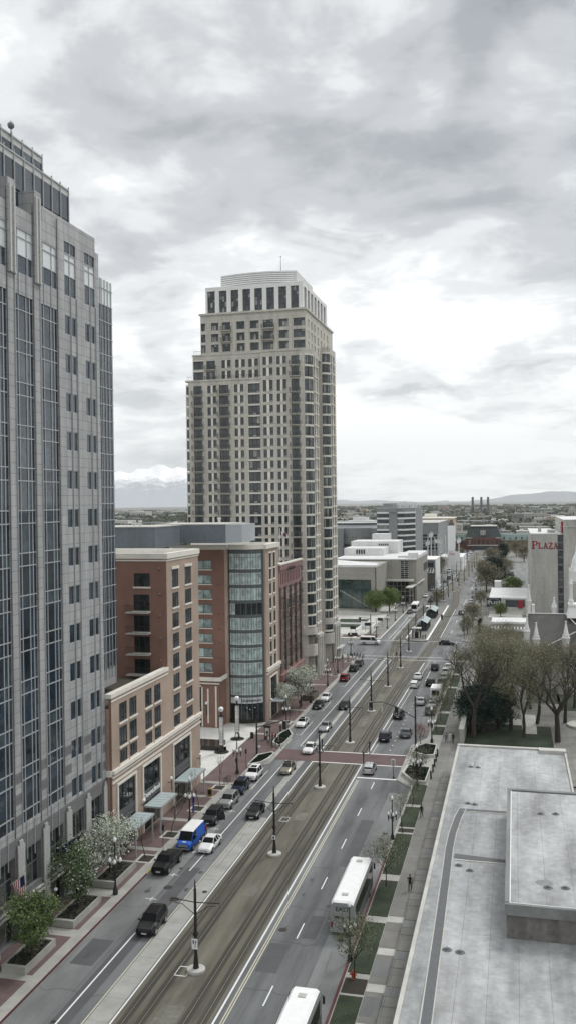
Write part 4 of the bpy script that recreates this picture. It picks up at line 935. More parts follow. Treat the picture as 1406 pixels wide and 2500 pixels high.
# rounded north-east corner bays (two lobes)
def lobe(yc0, x_face, ztop, name, r=2.6, zb=3.0, y1=None, rows=None, edge=.25):
    """quarter-round glass bay at corner (x_face, yc0)"""
    cx, cy = x_face - r, yc0 + r; n = 10; b = MB(); g2 = MB()
    def P(t, rr): a = R(-90 + 90 * t); return (cx + rr * math.cos(a), cy + rr * math.sin(a))
    lo = MB()
    def band2(bb, z0, z1, rr, m=0, ta=0.0, tb=1.0, k=n, cap=True):
        for i in range(k):
            p = P(ta + (tb - ta) * i / k, rr); q = P(ta + (tb - ta) * (i + 1) / k, rr); p2 = P(ta + (tb - ta) * i / k, rr - .5); q2 = P(ta + (tb - ta) * (i + 1) / k, rr - .5)
            bb.quad((*p, z0), (*q, z0), (*q, z1), (*p, z1), m=m)
            if cap: bb.quad((*p, z1), (*q, z1), (*q2, z1), (*p2, z1), m=m); bb.quad((*p, z0), (*q, z0), (*q2, z0), (*p2, z0), m=m)
    for (z0, z1) in rows:
        if z1 > ztop - .3: continue
        for k in range(4): band2(g2, z0 - .30, z1, r - .12, 0, k * .25, (k + 1) * .25, 3, False); band2(g2, z0 - .3, z1, r - .04, 2 if k == 3 else 1, k * .25 + .235, k * .25 + .265, 1, False)
        band2(g2, z0 + .12, z0 + .17, r - .08, 1, 0, 1, n, False)
        band2(b, z1, z1 + .48, r + .03)
    band2(b, ztop - 1.3, ztop, r, 1); band2(b, 10.6, 12.2, r + .35, 1); band2(b, 5.4, 8.2, r + .35, 1)
    part(name, g2, [M['g_dark'], FR, M['cream']], T2); part('bay_bands', b, [M['cream'], M['sand']], T2)
rowsA = [(z0, z1) for (z0, z1) in rowsR] + [(rowsR[-1][0] - FH * k, rowsR[-1][1] - FH * k) for k in range(1, 4)]
XN = -47.6
lobe(Y0, XN, 80.4, 'corner_bay', rows=rowsA)
wb = MB(); FNn = FN(XN)
nh = [(a, c, z0, z1) for (a, c) in ((217.6, 218.8), (220.3, 221.5)) for (z0, z1) in rowsA]
wall_grid(wb, FNn, Y0 + 2.6, 222.6, 0, 80.4, nh, D); wb.box(-50.2, -49.2, Y0 + .01, Y0 + .6, 0, 80.4); wb.box(-50.5, XN - .4, 216.8, 222.55, 0, 80.2); wb.box(-49.21, XN - 2.55, Y0 + .01, Y0 + 1, 0, 80.4)
part('street_wall', wb, M['sand'], T2)
b = MB()
for h in nh: window_mb(FNn, h, D, 2, 1, .08, b); fbox(b, FNn, h[0] - .3, h[1] + .3, h[2] - .35, h[2] - .05, .002, .3, 2)
part('street_window', b, [M['g_dark'], FR, M['cream']], T2, kind='stuff')
rows2 = [(z0 + 4.0, z1 + 4.0) for (z0, z1) in [(78.3 - 2.0 - FH * k, 78.3 - FH * k) for k in range(28)]]
XN2 = -47.2
wb = MB(); FN2 = FN(XN2); wall_grid(wb, FE(234.0), -52, XN2 - 1.8, 0, 84.0, [], D)
nh2 = [(a, c, z0, z1) for (a, c) in ((236.9, 238.4), (240.1, 241.6)) for (z0, z1) in rows2 if z1 < 83]
wall_grid(wb, FN2, 235.8, 243.3, 0, 84.0, nh2, D); wb.box(-56, XN2 - .4, 235.9, 243.2, 0, 83.8); wb.box(-56, -49.1, 234.02, 235.9, 0, 83.8)
part('street_wall', wb, M['sand'], T2)
b = MB()
for h in nh2: window_mb(FN2, h, D, 2, 1, .08, b); fbox(b, FN2, h[0] - .3, h[1] + .3, h[2] - .35, h[2] - .05, .002, .3, 2)
part('street_window', b, [M['g_dark'], FR, M['cream']], T2, kind='stuff')
lobe(234.0, XN2, 84.0, 'corner_bay', rows=rows2, r=1.8)
wb = MB(); wb.box(-56, -50.0, 222.55, 233.99, 0, 78); wb.box(-48.6, -46.9, 217, 222.4, 9.5, 10.3, 1); wb.box(-48.6, -46.6, 236.6, 243.2, 9.5, 10.3, 1); wb.box(-48, -45.5, 238, 244, 3.4, 3.7, 1)
for y in (217.2, 219.4, 221.6): wb.box(-47.5, -47.0, y, y + .8, 0, 9.5, 1)
for y in (236.6, 239.4, 242.3): wb.box(-47.15, -46.6, y, y + .8, 0, 9.5, 1)
part('podium', wb, [M['sand'], M['conc_lt']], T2)
# upper storeys
F3 = FE(216.6); k = 216.6 / 214
def X(x): return x * k
def Z(z): return 43 + (z - 43) * k
up3 = [(Z(86.1), Z(88.0)), (Z(83.3), Z(85.25)), (Z(80.7), Z(82.6))]
cols3 = [(-75.5, -74.3, 0), (-72.8, -70.9, 0), (-69.9, -67.8, 1), (-66.2, -64.1, 0), (-62.7, -60.5, 0), (-59.4, -56.8, 1), (-55.4, -53.1, 0), (-51.8, -48.9, 0)]
h3 = [(X(a), X(c), z0, z1) for (a, c, q) in cols3 for (z0, z1) in up3]
wb = MB(); wall_grid(wb, F3, X(-75.6), X(-48.7), 80.0, 90.8, h3, D); wb.box(X(-75.6), X(-48.9), 217, 250, 80, 90.6)
FN3 = FN(X(-48.7)); h3n = [(a, a + 1.5, z0, z1) for a in (219, 222.5, 226, 230, 234, 238, 242) for (z0, z1) in up3]; wall_grid(wb, FN3, 216.6, 250, 80.0, 90.8, h3n, D)
for u in (-70.4, -66.9, -63.3, -60.0, -56.1, -52.5): fbox(wb, F3, X(u) - .35, X(u) + .35, 80.3, 89.4, .002, .14)
part('upper_wall', wb, M['sand'], T2)
b = MB()
for h in h3: window_mb(F3, h, D, 3, 1, .08, b, zsplit=(.7,))
for h in h3n: window_mb(FN3, h, D, 2, 1, .08, b)
part('upper_window', b, [M['g_dark'], FR], T2, kind='stuff')
for (a, c, q) in cols3:
    if q:
        for (z0, z1) in up3[:2]: balcony(F3, X(a) - .25, X(c) + .25, z0 - .3)
c = MB(); c.box(X(-75.9), X(-48.4), 216.2, 218.5, 90.5, 90.95); c.box(X(-49.5), X(-48.4), 218.5, 250, 90.5, 90.94)
part('parapet_cap', c, M['sand'], T2)
# glazed crown
F4 = FE(218.6); k4 = 218.6 / 214; FN4 = FN(-49.3 * k4); n = 8; b = MB(); g2 = MB()
x0, x1 = -74.2 * k4, -49.3 * k4
for i in range(n):
    a = x0 + .5 + (x1 - x0 - .5) * i / n; c_ = a + (x1 - x0) / n - 1.15
    window_mb(F4, (a, c_, 91.5, 97.0), .5, 3, 1, .10, g2, zsplit=(.25, .5, .62, .78))
hs = [(x0 + .5 + (x1 - x0 - .5) * i / n, x0 + .5 + (x1 - x0 - .5) * i / n + (x1 - x0) / n - 1.15, 91.5, 97.0) for i in range(n)]
hs4 = [(220 + 3.9 * i, 222.5 + 3.9 * i, 91.5, 97.0) for i in range(7)]
wall_grid(b, F4, x0, x1, 90.8, 98.0, hs, .5); wall_grid(b, FN4, 218.6, 248, 90.8, 98.0, hs4, .5); b.box(x0, x1 - .5, 219.2, 248, 90.8, 97.8)
for h in hs4: window_mb(FN4, h, .5, 2, 1, .10, g2, zsplit=(.25, .5, .62, .78))
part('crown_wall', b, M['whitestone'], T2); part('crown_glazing', g2, [M['g_dark'], FR], T2)
b = MB(); n = 10
xa, xb = -72.6, -52.6
for i in range(n):
    t0, t1 = i / n, (i + 1) / n
    p = (xa + (xb - xa) * t0, 221.5 - 1.6 * math.sin(math.pi * t0)); q = (xa + (xb - xa) * t1, 221.5 - 1.6 * math.sin(math.pi * t1))
    for j in range(8):
        z = 97.6 + j * .50; b.hexa([(p[0], p[1], z), (q[0], q[1], z), (q[0], 240, z), (p[0], 240, z), (p[0], p[1], z + .36), (q[0], q[1], z + .36), (q[0], 240, z + .36), (p[0], 240, z + .36)])
b2 = MB(); b2.box(xa + .15, xb - .15, 221.8, 240, 97.6, 101.3); part('louvre_core', b2, M['asphalt_patch'], T2)
part('louvre_screen', b, M['white'], T2)
b = MB(); b.tube((-57.8, 226, 101), (-57.8, 226, 106.4), .09, .05, 6); b.ball((-57.8, 226, 106.5), .16, 0, 6); part('antenna', b, M['darkmetal'], T2)
r = MB()
for (xx0, xx1, yy, z) in ((-78.0, -75.9, 215.4, 80.45), (-79.4, -78.2, 214.2, 73.95), (-74, -61, 214.4, 73.95)):
    m = int((xx1 - xx0) / .5) + 1
    for i in range(m + 1): x = xx0 + (xx1 - xx0) * i / m; r.box(x - .02, x + .02, yy, yy + .04, z, z + .9)
    r.box(xx0, xx1, yy, yy + .05, z + .88, z + .94)
part('terrace_railing', r, FR, T2)
# ================================================================ LOW FLAT-ROOFED BUILDING (bottom right)
V = thing('flat_roof_building', 'low building with stained pale membrane roof and raised central roof block at bottom right', 'building', (0, 100, 0))
RZ = 5.0
b = MB(); b.prism([(-8.7, 30), (7.0, 30), (7.0, 141), (-8.9, 141.5)], 0, RZ - .05); part('wall', b, M['conc'], V)
b = MB(); b.quad((-8.6, 30, RZ), (-6.55, 30, RZ), (-6.55, 112.2, RZ), (-8.6, 112.2, RZ)); b.quad((-8.6, 112.2, RZ), (6.8, 112.2, RZ), (6.8, 140.9, RZ), (-8.7, 141, RZ)); b.quad((-6.55, 30, RZ), (6.9, 30, RZ), (6.8, 112.2, RZ), (-6.55, 112.2, RZ)); part('roof', b, M['memb'], V)
b = MB()   # dark walkway mat set in the membrane
W_ = [(-6.55, 30), (-6.6, 65), (-6.85, 80), (-7.1, 93), (-7.25, 99), (-7.2, 104), (-6.9, 109.2), (-6.55, 112.4)]
path_strip(b, [(x - .0, y) for x, y in W_], .8, RZ + .03)
b.quad((-6.6, 111.6, RZ + .035), (-1.3, 111.6, RZ + .035), (-1.3, 112.5, RZ + .035), (-6.6, 112.5, RZ + .035)); b.quad((-6.6, 96.7, RZ + .035), (-1.3, 96.2, RZ + .035), (-1.3, 97.3, RZ + .035), (-6.6, 97.9, RZ + .035))
part('roof_walkway', b, M['roofgrey'], V)
b = MB()
for (x0, x1, y0, y1, z) in ((-8.9, -8.55, 30, 141.5, .12), (-8.9, 7.0, 141.0, 141.7, .25), (6.85, 7.1, 30, 141.4, .25), (3.2, 7.1, 139.4, 140.95, .5)): b.box(x0, x1, y0, y1, RZ - .4, RZ + z)
for (xa, ya), (xb_, yb) in zip(W_, W_[1:]):
    for o_ in (-.43, .43): b.quad((xa + o_ - .05, ya, RZ + .05), (xa + o_ + .05, ya, RZ + .05), (xb_ + o_ + .05, yb, RZ + .05), (xb_ + o_ - .05, yb, RZ + .05))
b.box(-6.5, -1.35, 96.1, 96.3, RZ, RZ + .07); b.box(-6.5, -1.35, 111.4, 111.55, RZ, RZ + .07)
part('roof_edge', b, M['conc_lt'], V)
b = MB(); P2 = 8.0; b.box(-1.0, 30, 79.9, 111.6, RZ, P2 - .15); b.box(-.75, 30, 80.3, 111.0, P2 - .2, P2 + .0, 1); part('raised_block', b, [mat('weathered_fascia', (.13, .122, .115), .85, var=.25, vs=2, var2=.35, vs2=.8, stretch=(1, 1, .15)), M['memb']], V)
b = MB(); b.box(-1.15, -.75, 80.1, 111.2, P2 - .5, P2 + .12); b.box(-1.15, 30, 111.2, 111.8, P2 - .5, P2 + .13); b.box(-1.15, 30, 79.7, 80.1, P2 - .9, P2 + .05); part('raised_parapet', b, M['asphalt_old'], V)
b = MB(); b.box(-.75, -.66, 80.1, 111.2, P2 - .3, P2 + .04); b.box(-.66, 30, 80.1, 80.18, P2 - .3, P2 + .045); part('flashing', b, M['white'], V)
for (x, y, z) in ((-6.0, 114.5, RZ), (-6.4, 130.4, RZ), (-5.4, 130.3, RZ), (-5.2, 114.3, RZ), (-5.9, 76.7, RZ), (-4.8, 76.5, RZ), (-6.0, 94.8, RZ), (-4.8, 93.7, RZ), (2.5, 103.6, P2), (4.1, 103.9, P2), (2.6, 84.0, P2), (4.1, 84.2, P2)):
    b = MB(); b.lathe([(.42, .02), (.36, .05), (.2, .06), (.17, .17), (.10, .18)], (x, y, z), 14); part('roof_drain', b, M['roofgrey'], V)
b = MB()
for (x, y, w, h) in ((-6.4, 130.4, 2.4, .5), (-6.9, 131.8, 1.6, .3), (-5.6, 132, .25, 2.2), (-6.4, 114.6, 2.0, .45), (-6.9, 115.6, 1.5, .3), (2.6, 104.4, 1.5, 1.6), (2.6, 85.0, 1.5, 1.5)):
    zz = P2 + .006 if x > 0 else RZ + .006; n = 14
    b.quad(*[(x - .3 + w * .5 * math.cos(2 * math.pi * i / n) * (1 + .25 * math.sin(3.1 * i)), y + h * .5 * math.sin(2 * math.pi * i / n) * (1 + .25 * math.cos(2.3 * i)), zz) for i in range(n)])
for (x, y, L_, a) in ((-6.4, 130.6, 1.8, 2.4), (-6.3, 130.6, 2.0, .7), (-6.6, 130.3, 1.5, 3.6), (-6.0, 114.8, 1.6, 2.6), (-6.2, 114.5, 1.3, 3.3)):
    zz = RZ + .007; px_, py_ = x, y; q_ = random.Random(int(x * 10 + y))
    for s_ in range(9):
        a2 = a + q_.uniform(-.3, .3); nx_, ny_ = px_ + L_ / 9 * math.cos(a2), py_ + 1.5 * L_ / 9 * math.sin(a2); w_ = .16 * (1 - s_ / 10)
        b.quad((px_ - w_, py_, zz), (nx_ - w_, ny_, zz), (nx_ + w_, ny_, zz), (px_ + w_, py_, zz)); px_, py_ = nx_, ny_
part('water_stains', b, mat('damp_membrane', (.20, .205, .21), .7, var=.25, vs=1.5), V)

# ================================================================ WHITE GOTHIC HALL (right, beyond the trees)
H = thing('gothic_hall', 'white gothic hall with dark roof, pinnacles and lantern tower at the right edge', 'church', (14, 225, 0))
b = MB(); RZd, EV = 15.0, 7.0
b.box(3.2, 42, 217.3, 242, 0, EV)
b.quad((3.0, 217, EV), (42, 217, EV), (42, 229, RZd), (3.0, 229, RZd), m=1); b.quad((3.0, 241, EV), (42, 241, EV), (42, 229, RZd), (3.0, 229, RZd), m=1)
b.quad((3.1, 217.3, EV), (3.1, 229, RZd - .1), (3.1, 241, EV))
b.box(10.8, 19, 211.0, 218, 0, 6.5); b.quad((10.4, 210.8, 6.2), (14.9, 210.8, 12.2), (14.9, 228, 12.2), (10.4, 222, 6.2), m=1); b.quad((19.4, 210.8, 6.2), (14.9, 210.8, 12.2), (14.9, 228, 12.2), (19.4, 222, 6.2), m=1)
b.quad((10.8, 211.0, 6.2), (19, 211.0, 6.2), (14.9, 211.0, 12.0))
part('body', b, [M['whitestone'], M['darkroof']], H)
b = MB(); b.tube((3, 229, RZd + .05), (12.5, 229, RZd + .05), .16, n=5); b.tube((10.6, 213, 7.2), (10.6, 219, 7.9), .1, n=5)
b.tube((11.9, 228.6, RZd), (14.9, 222, 12.3), .14, n=5); b.tube((6.0, 218.5, 8.3), (14.9, 222, 12.3), .14, n=5); b.tube((14.9, 210.8, 12.3), (14.9, 222, 12.3), .14, n=5); b.box(2.9, 42, 216.9, 217.2, EV - .3, EV + .15)
part('roof_trim', b, M['whitestone'], H)
def pinnacle(x, y, zb, zt, r):
    b = MB(); h = zt - zb; s = zb + h * .45
    b.prism([(x + r * math.cos(t), y + r * math.sin(t)) for t in [R(22.5 + 45 * i) for i in range(8)]], 0 if zb < 8 else zb - 2, s)
    b.lathe([(r * 1.25, s), (r * 1.25, s + .25), (r * .95, s + .4), (.12, zt - .35), (.10, zt - .3)], (x, y, 0), 8); b.ball((x, y, zt - .15), .22, 0, 6)
    for i in range(8): t = R(45 * i + 22.5); b.tube((x + r * 1.1 * math.cos(t), y + r * 1.1 * math.sin(t), s - .6), (x + r * 1.1 * math.cos(t), y + r * 1.1 * math.sin(t), s + 1.0), .12, .02, 4)
    b.box(x - r * 1.2, x + r * 1.2, y - r * 1.2, y + r * 1.2, zb - .2, zb)
    part('pinnacle', b, M['whitestone'], H)
for p in ((3.2, 229.6, 14.6, 22.0, .55), (9.2, 230.5, 14.3, 18.9, .55), (2.5, 216.8, 9.4, 15.6, .65), (4.6, 215.5, 7.4, 14.6, .7), (11.0, 212.5, 8.2, 15.4, .75)): pinnacle(*p)
b = MB(); b.box(3.9, 4.6, 229.2, 230.4, 15, 17.2); part('chimney', b, M['whitestone'], H)
b = MB(); cx, cy = 14.6, 228.5
b.hexa([(cx - 2.6, cy - 2.6, 14.4), (cx + 2.6, cy - 2.6, 14.4), (cx + 2.6, cy + 2.6, 14.4), (cx - 2.6, cy + 2.6, 14.4), (cx - 1.9, cy - 1.9, 17.2), (cx + 1.9, cy - 1.9, 17.2), (cx + 1.9, cy + 1.9, 17.2), (cx - 1.9, cy + 1.9, 17.2)]); b.box(cx - 2.2, cx + 2.2, cy - 2.2, cy + 2.2, 17.2, 17.7)
for sx in (-1, 1):
    for sy in (-1, 1): b.tube((cx + sx * 1.5, cy + sy * 1.5, 17.7), (cx + sx * 1.5, cy + sy * 1.5, 23.3), .28, n=8); b.lathe([(.5, 17.7), (.5, 18.6), (.3, 18.8)], (cx + sx * 1.5, cy + sy * 1.5, 0), 8); b.lathe([(.45, 22.2), (.5, 22.6), (.1, 23.9)], (cx + sx * 1.5, cy + sy * 1.5, 0), 6)
b.lathe([(1.5, 22.6), (1.9, 23.2), (1.9, 25.6), (1.6, 26.2), (1.2, 28.3), (.5, 30.0), (.1, 33)], (cx, cy, 0), 12)
for i in range(8): t = R(45 * i); b.box(cx + 1.8 * math.cos(t) - .18, cx + 1.8 * math.cos(t) + .18, cy + 1.8 * math.sin(t) - .18, cy + 1.8 * math.sin(t) + .18, 22.8, 26.4)
part('lantern_tower', b, M['white'], H)
b = MB()
def garch(F, u, z0, w, h, d):
    b.quad(F.p(u - w, z0, d), F.p(u + w, z0, d), F.p(u + w, z0 + h * .6, d), F.p(u, z0 + h, d), F.p(u - w, z0 + h * .6, d), m=0)
for u in (12.9, 16.9): garch(FE(211), u, 1.6, .45, 3.6, .06)
for u in (5.2, 7.6): garch(FE(217.3), u, 1.5, .45, 4, .06)
part('pointed_window', b, M['g_dark'], H)
b = MB()
for u in (12.9, 16.9):
    for s in (-1, 1): b.tube((u + s * .6, 210.85, 1.5), (u + s * .6, 210.85, 3.8), .12, n=5); b.tube((u + s * .6, 210.85, 3.8), (u, 210.85, 5.5), .12, n=5)
part('window_moulding', b, M['white'], H)

# ================================================================ HOTEL WITH RED LETTERS
P_ = thing('hotel', 'pale concrete hotel slab with big red PLAZA lettering on its windowless end wall', 'hotel', (12, 365, 0))
F = FE(349.0); b = MB(); b.box(5.7, 15.4, 349, 417, 0, 30.1, 0, 1); b.box(17.5, 45, 349, 417, 0, 35.4, 0, 1); b.box(17.3, 45.2, 348.7, 417.3, 32.6, 32.9, 2); b.box(15.3, 17.6, 349.8, 416, 0, 29.6, 0, 1)
b.box(5.6, 15.5, 348.9, 349.5, 29.9, 30.35, 1); b.box(5.6, 5.9, 349, 417, 29.9, 30.35, 1); b.box(9, 10.2, 372, 374, 30, 32.0); b.box(12.5, 15, 360, 372, 30, 31.2)
part('wall', b, [M['plazaconc'], M['roofwhite'], M['conc_lt']], P_)
z = 27.4
for k in range(11):
    w = MB(); window_mb(F, (15.6, 17.3, z - .2, z + 1.9), .55, 1, 1, .08, w); fbox(w, F, 15.5, 17.4, z + 1.95, z + 2.45, -.6, -.4, 2); part('window', w, [M['g_dark'], M['darkmetal'], mat('jade_panel', (.03, .075, .06), .5, var=0)] if k == 0 else [M['g_dark'], M['darkmetal'], M['greymetal']], P_); z -= 2.75
def serif_word(F, word, u0, z0, h1, h, d, m, root, name, wid=None):
    """letters P L A Z A built from slab strokes with serifs; first letter taller"""
    u = u0
    for k, ch in enumerate(word):
        H_ = h1 if k == 0 else h; w = H_ * .68; s = H_ * .18; t = s * .55; b = MB()
        def st(x0, y0, x1, y1, ww):
            v = Vector((x1 - x0, y1 - y0)); v.normalize(); n_ = Vector((-v.y, v.x)) * ww / 2
            P = [(x0 + n_.x, y0 + n_.y), (x1 + n_.x, y1 + n_.y), (x1 - n_.x, y1 - n_.y), (x0 - n_.x, y0 - n_.y)]
            b.hexa([F.p(u + a, z0 + c, d) for a, c in P] + [F.p(u + a, z0 + c, d + .12) for a, c in P], 0)
        if ch == 'P':
            st(w * .25, 0, w * .25, H_, s); st(0, t / 2, w * .55, t / 2, t); st(0, H_ - t / 2, w * .7, H_ - t / 2, t); st(w * .7, H_ - t * .3, w * .95, H_ * .8, t); st(w * .92, H_ * .85, w * .92, H_ * .6, s); st(w * .95, H_ * .62, w * .7, H_ * .47, t); st(w * .25, H_ * .47, w * .75, H_ * .47, t)
        if ch == 'L': st(w * .25, 0, w * .25, H_, s); st(0, t / 2, w, t / 2, t); st(0, H_ - t / 2, w * .5, H_ - t / 2, t); st(w * .93, 0, w * .93, H_ * .3, t)
        if ch == 'A': st(w * .12, 0, w * .52, H_, t); st(w * .48, H_, w * .92, 0, s); st(w * .25, H_ * .33, w * .8, H_ * .33, t); st(-.02, t / 2, w * .32, t / 2, t); st(w * .68, t / 2, w * 1.1, t / 2, t)
        if ch == 'Z': st(w * .05, H_ - t / 2, w * .95, H_ - t / 2, t); st(w * .05, t / 2, w * .97, t / 2, t); st(w * .85, H_, w * .15, 0, s); st(w * .08, H_, w * .08, H_ * .75, t); st(w * .95, 0, w * .95, H_ * .27, t)
        part(name, b, m, root); u += w * 1.18
serif_word(F, 'PLAZA', 6.15, 24.6, 2.95, 2.25, .02, M['sign_red'], P_, 'red_letter')
rs = MB(); rs.box(16.9, 17.4, 350.5, 356, 30.4, 34.6); part('red_side_sign', rs, M['sign_red'], P_)
# single-storey restaurant and parking deck in front of the hotel
Q = thing('restaurant', 'low white-roofed building with dark PLAZA sign and red panel in front of the hotel', 'restaurant', (-2, 345, 0))
b = MB(); b.box(-9.3, 4.6, 346, 385, 0, 6.0); b.box(-9.5, 4.7, 345.7, 385.2, 6.0, 6.5, 1, 1); b.box(-8.4, -5.7, 385.5, 392, 5, 9, 1); part('wall', b, [M['conc_lt'], M['roofwhite']], Q)
b = MB(); b.quad((-3.6, 345.95, 3.0), (3.4, 345.95, 3.0), (3.4, 345.95, 5.6), (-3.6, 345.95, 5.6)); part('dark_opening', b, M['g_dark'], Q)
b = MB(); b.box(0.9, 2.8, 345.6, 345.9, 2.6, 5.6); part('red_panel', b, M['sign_red'], Q)
b = MB(); b.box(-9.6, 3.0, 344.4, 344.8, .2, 1.6); b.box(-9.6, 2.4, 334, 344.4, .15, .5); part('terrace', b, M['conc_lt'], Q)
b = MB(); b.box(-10.4, -5.2, 343.5, 343.9, 3.3, 6.5); s_ = part('sign_board', b, M['sign_black'], Q)
b = MB(); n = 28
for i in range(n):
    t0, t1 = 2 * math.pi * i / n, 2 * math.pi * (i + 1) / n
    b.quad(*[(-7.8 + rr * 2.35 * math.cos(t), 343.48, 4.9 + rr * 1.4 * math.sin(t)) for rr, t in ((1, t0), (1, t1), (.92, t1), (.92, t0))])
part('sign_ring', b, M['conc_lt'], s_)
serif_word(FE(343.4), 'PLAZA', -9.8, 4.3, 1.25, 1.05, .02, M['white'], Q, 'white_letter')
b = MB(); b.box(-10.2, -10.0, 343.6, 343.8, .15, 3); b.box(-5.6, -5.4, 343.6, 343.8, .15, 3); part('sign_post', b, M['conc_lt'], Q)
Q2 = thing('low_wing', 'long low pale-roofed wing between the garden trees and the restaurant', 'building', (-2, 300, 0))
b = MB(); b.box(-7.6, 6, 296, 310, 0, 3.6, 0, 1)
for i in range(14): b.box(-7.6 + i * 1.0, -7.1 + i * 1.0, 290, 296, 2.2, 2.5, 1)
b.box(-7.8, 6.1, 289.8, 290.2, 1.9, 2.6, 1); b.box(-7.8, 6.1, 295.8, 296.2, 3.4, 4.0, 1)
for i in range(9): b.box(-7.5 + i * 1.6, -7.2 + i * 1.6, 290, 290.3, 0, 2.2)
part('wall', b, [M['conc'], M['roofwhite']], Q2)
Q3 = thing('gate_pavilion', 'small white-roofed pavilion half hidden by the bare garden trees', 'pavilion', (0, 255, 0))
b = MB(); b.box(-6, 2.5, 236, 240, 2.6, 3.0, 1)
for x in (-5.6, -1.6, 2.1): b.box(x, x + .3, 236.2, 236.6, .15, 2.6); b.box(x, x + .3, 239.4, 239.8, .15, 2.6)
part('canopy', b, [M['conc'], M['roofwhite']], Q3)

# ================================================================ CONCERT HALL AND NEIGHBOURS (left, beyond the crossing)
A = thing('concert_hall', 'angular concrete concert hall with one huge dark green glass wall', 'concert hall', (-60, 350, 0))
F = FE(345.0); b = MB(); wall_grid(b, F, -100, -52, 0, 18.2, [(-90, -54.0, 1.3, 12.8)], 2.0); b.box(-100, -52.3, 347.2, 400, 0, 17.6); b.box(-52.3, -52.0, 345, 360, 0, 18.2)
b.hexa([(-100, 344.8, 17.6), (-51.8, 344.8, 17.6), (-51.8, 360, 17.6), (-100, 360, 17.6), (-100, 344.8, 18.6), (-51.8, 344.8, 18.4), (-51.8, 352, 18.8), (-100, 372, 20.6)], 1)
fbox(b, F, -100, -53, 14.9, 15.3, .002, .15, 2); part('wall', b, [M['beigeconc'], M['roofwhite'], M['conc']], A)
b = MB()
for i in range(9):
    for j in range(3): fquad(b, F, -90 + 4 * i, -86 + 4 * i, 1.3 + 3.83 * j, 5.13 + 3.83 * j, -1.9)
g_ = part('glass_wall', b, M['g_teal'], A); b = MB()
for i in range(10): fbox(b, F, -90.02 + 4 * i - .05, -89.9 + 4 * i, 1.3, 12.8, -1.85, -1.7)
for k in range(14): fbox(b, F, -66.5 + k * .8, -65.6 + k * .8, 1.5 + max(0, 6.4 - k * .45) , 2.0 + max(0, 6.4 - k * .45), -1.88, -1.75, 1)
part('mullion', b, [M['slate'], M['beigeconc']], g_)
b = MB(); b.box(-100, -50, 338, 344.8, .0, .8); b.box(-100, -50.5, 336.5, 338, 0, .45); part('steps', b, M['conc_lt'], A)
A2 = thing('arts_hall', 'pale stone hall with slatted corner window and white canopy beyond the concert hall', 'hall', (-48, 390, 0))
F = FE(380.0); b = MB(); b.box(-75, -46.9, 380, 430, 6, 18.2); b.box(-46.9, -40.3, 380.6, 430, 0, 18.2); b.box(-75, -53.4, 376, 400, 0, 10.0); b.box(-75, -40.2, 379.6, 430.4, 18.2, 18.7, 1); b.box(-44, -40.2, 383, 388, 18.5, 21.0, 1); b.box(-49, -40.3, 388, 430, 18.7, 19.5, 1)
for i, (x0, x1, y0, y1, z0, z1) in enumerate(((-75, -57, 402, 430, 18.5, 22.0), (-75, -53, 420, 440, 18.5, 24.3), (-68, -60, 440, 450, 20, 27))): b.box(x0, x1, y0, y1, z0, z1, 1)
for i in range(4): b.box(-69.5 + i * 1.1, -68.8 + i * 1.1, 401.8, 402, 19.4, 21.4, 2)
for i in range(5): b.box(-62 + i * 1.0, -61.4 + i * 1.0, 419.8, 420, 22.4, 23.2, 2)
part('wall', b, [M['beigeconc'], M['roofwhite'], M['g_dark']], A2)
b = MB(); window_mb(F, (-46.9, -43.6, 10.3, 18.0), -.02, 2, 1, .12, b, zsplit=[i / 9 for i in range(1, 9)]); window_mb(F, (-53.3, -43.4, .4, 9.6), -.02, 6, 1, .12, b, zsplit=[.3, .5, .75]); part('corner_window', b, [M['g_shop'], M['conc_lt']], A2)
b = MB(); b.box(-58, -41.2, 374.5, 381, 9.6, 10.1); b.hexa([(-43.2, 366, 7.6), (-40.6, 366, 7.6), (-39.3, 408, 7.6), (-41.9, 408, 7.6), (-43.2, 366, 8.0), (-40.6, 366, 8.0), (-39.3, 408, 8.0), (-41.9, 408, 8.0)]); part('canopy', b, M['conc_lt'], A2)
b = MB()
for y in (368, 378, 388, 398, 406): b.tube((-41.0, y, 0), (-41.0, y, 7.6), .18, n=6)
for k in range(4): fbox(b, FN(-40.3), 412 + 4.2 * k, 414.5 + 4.2 * k, 11.2, 14.5, .0, .1)
part('canopy_post', b, M['darkmetal'], A2)
A3 = thing('office_slab', 'grey and white banded office slab with a plain central fin and rooftop plant', 'office building', (-60, 480, 0))
F = FE(470.0); b = MB(); b.box(-70, -56.0, 470, 520, 0, 39.4); b.hexa([(-56.0, 470, 0), (-51.2, 480, 0), (-51.2, 520, 0), (-56.0, 520, 0), (-56.0, 470, 39.4), (-51.2, 480, 39.4), (-51.2, 520, 39.4), (-56.0, 520, 39.4)])
fbox(b, F, -63.6, -59.4, 0, 39.5, .002, .8); b.box(-67.4, -62.2, 474, 490, 39.4, 41.9); b.box(-70.2, -55.9, 469.7, 470.2, 39.2, 39.7, 1); part('wall', b, [M['salt'], M['conc_lt']], A3)
b = MB(); zz = 34.6; dv = Vector((4.8, 10)).normalized(); nv = Vector((dv.y, -dv.x)) * .06
for k in range(10):
    for (u0, u1) in ((-69.9, -63.7), (-59.3, -56.0)): fquad(b, F, u0, u1, zz, zz + 1.9, .05)
    b.quad((-56 + nv.x, 470 + nv.y, zz), (-51.2 + nv.x, 480 + nv.y, zz), (-51.2 + nv.x, 480 + nv.y, zz + 1.9), (-56 + nv.x, 470 + nv.y, zz + 1.9)); zz -= 2.98
part('window_band', b, M['g_dark'], A3)
b = MB(); zz = 36.6
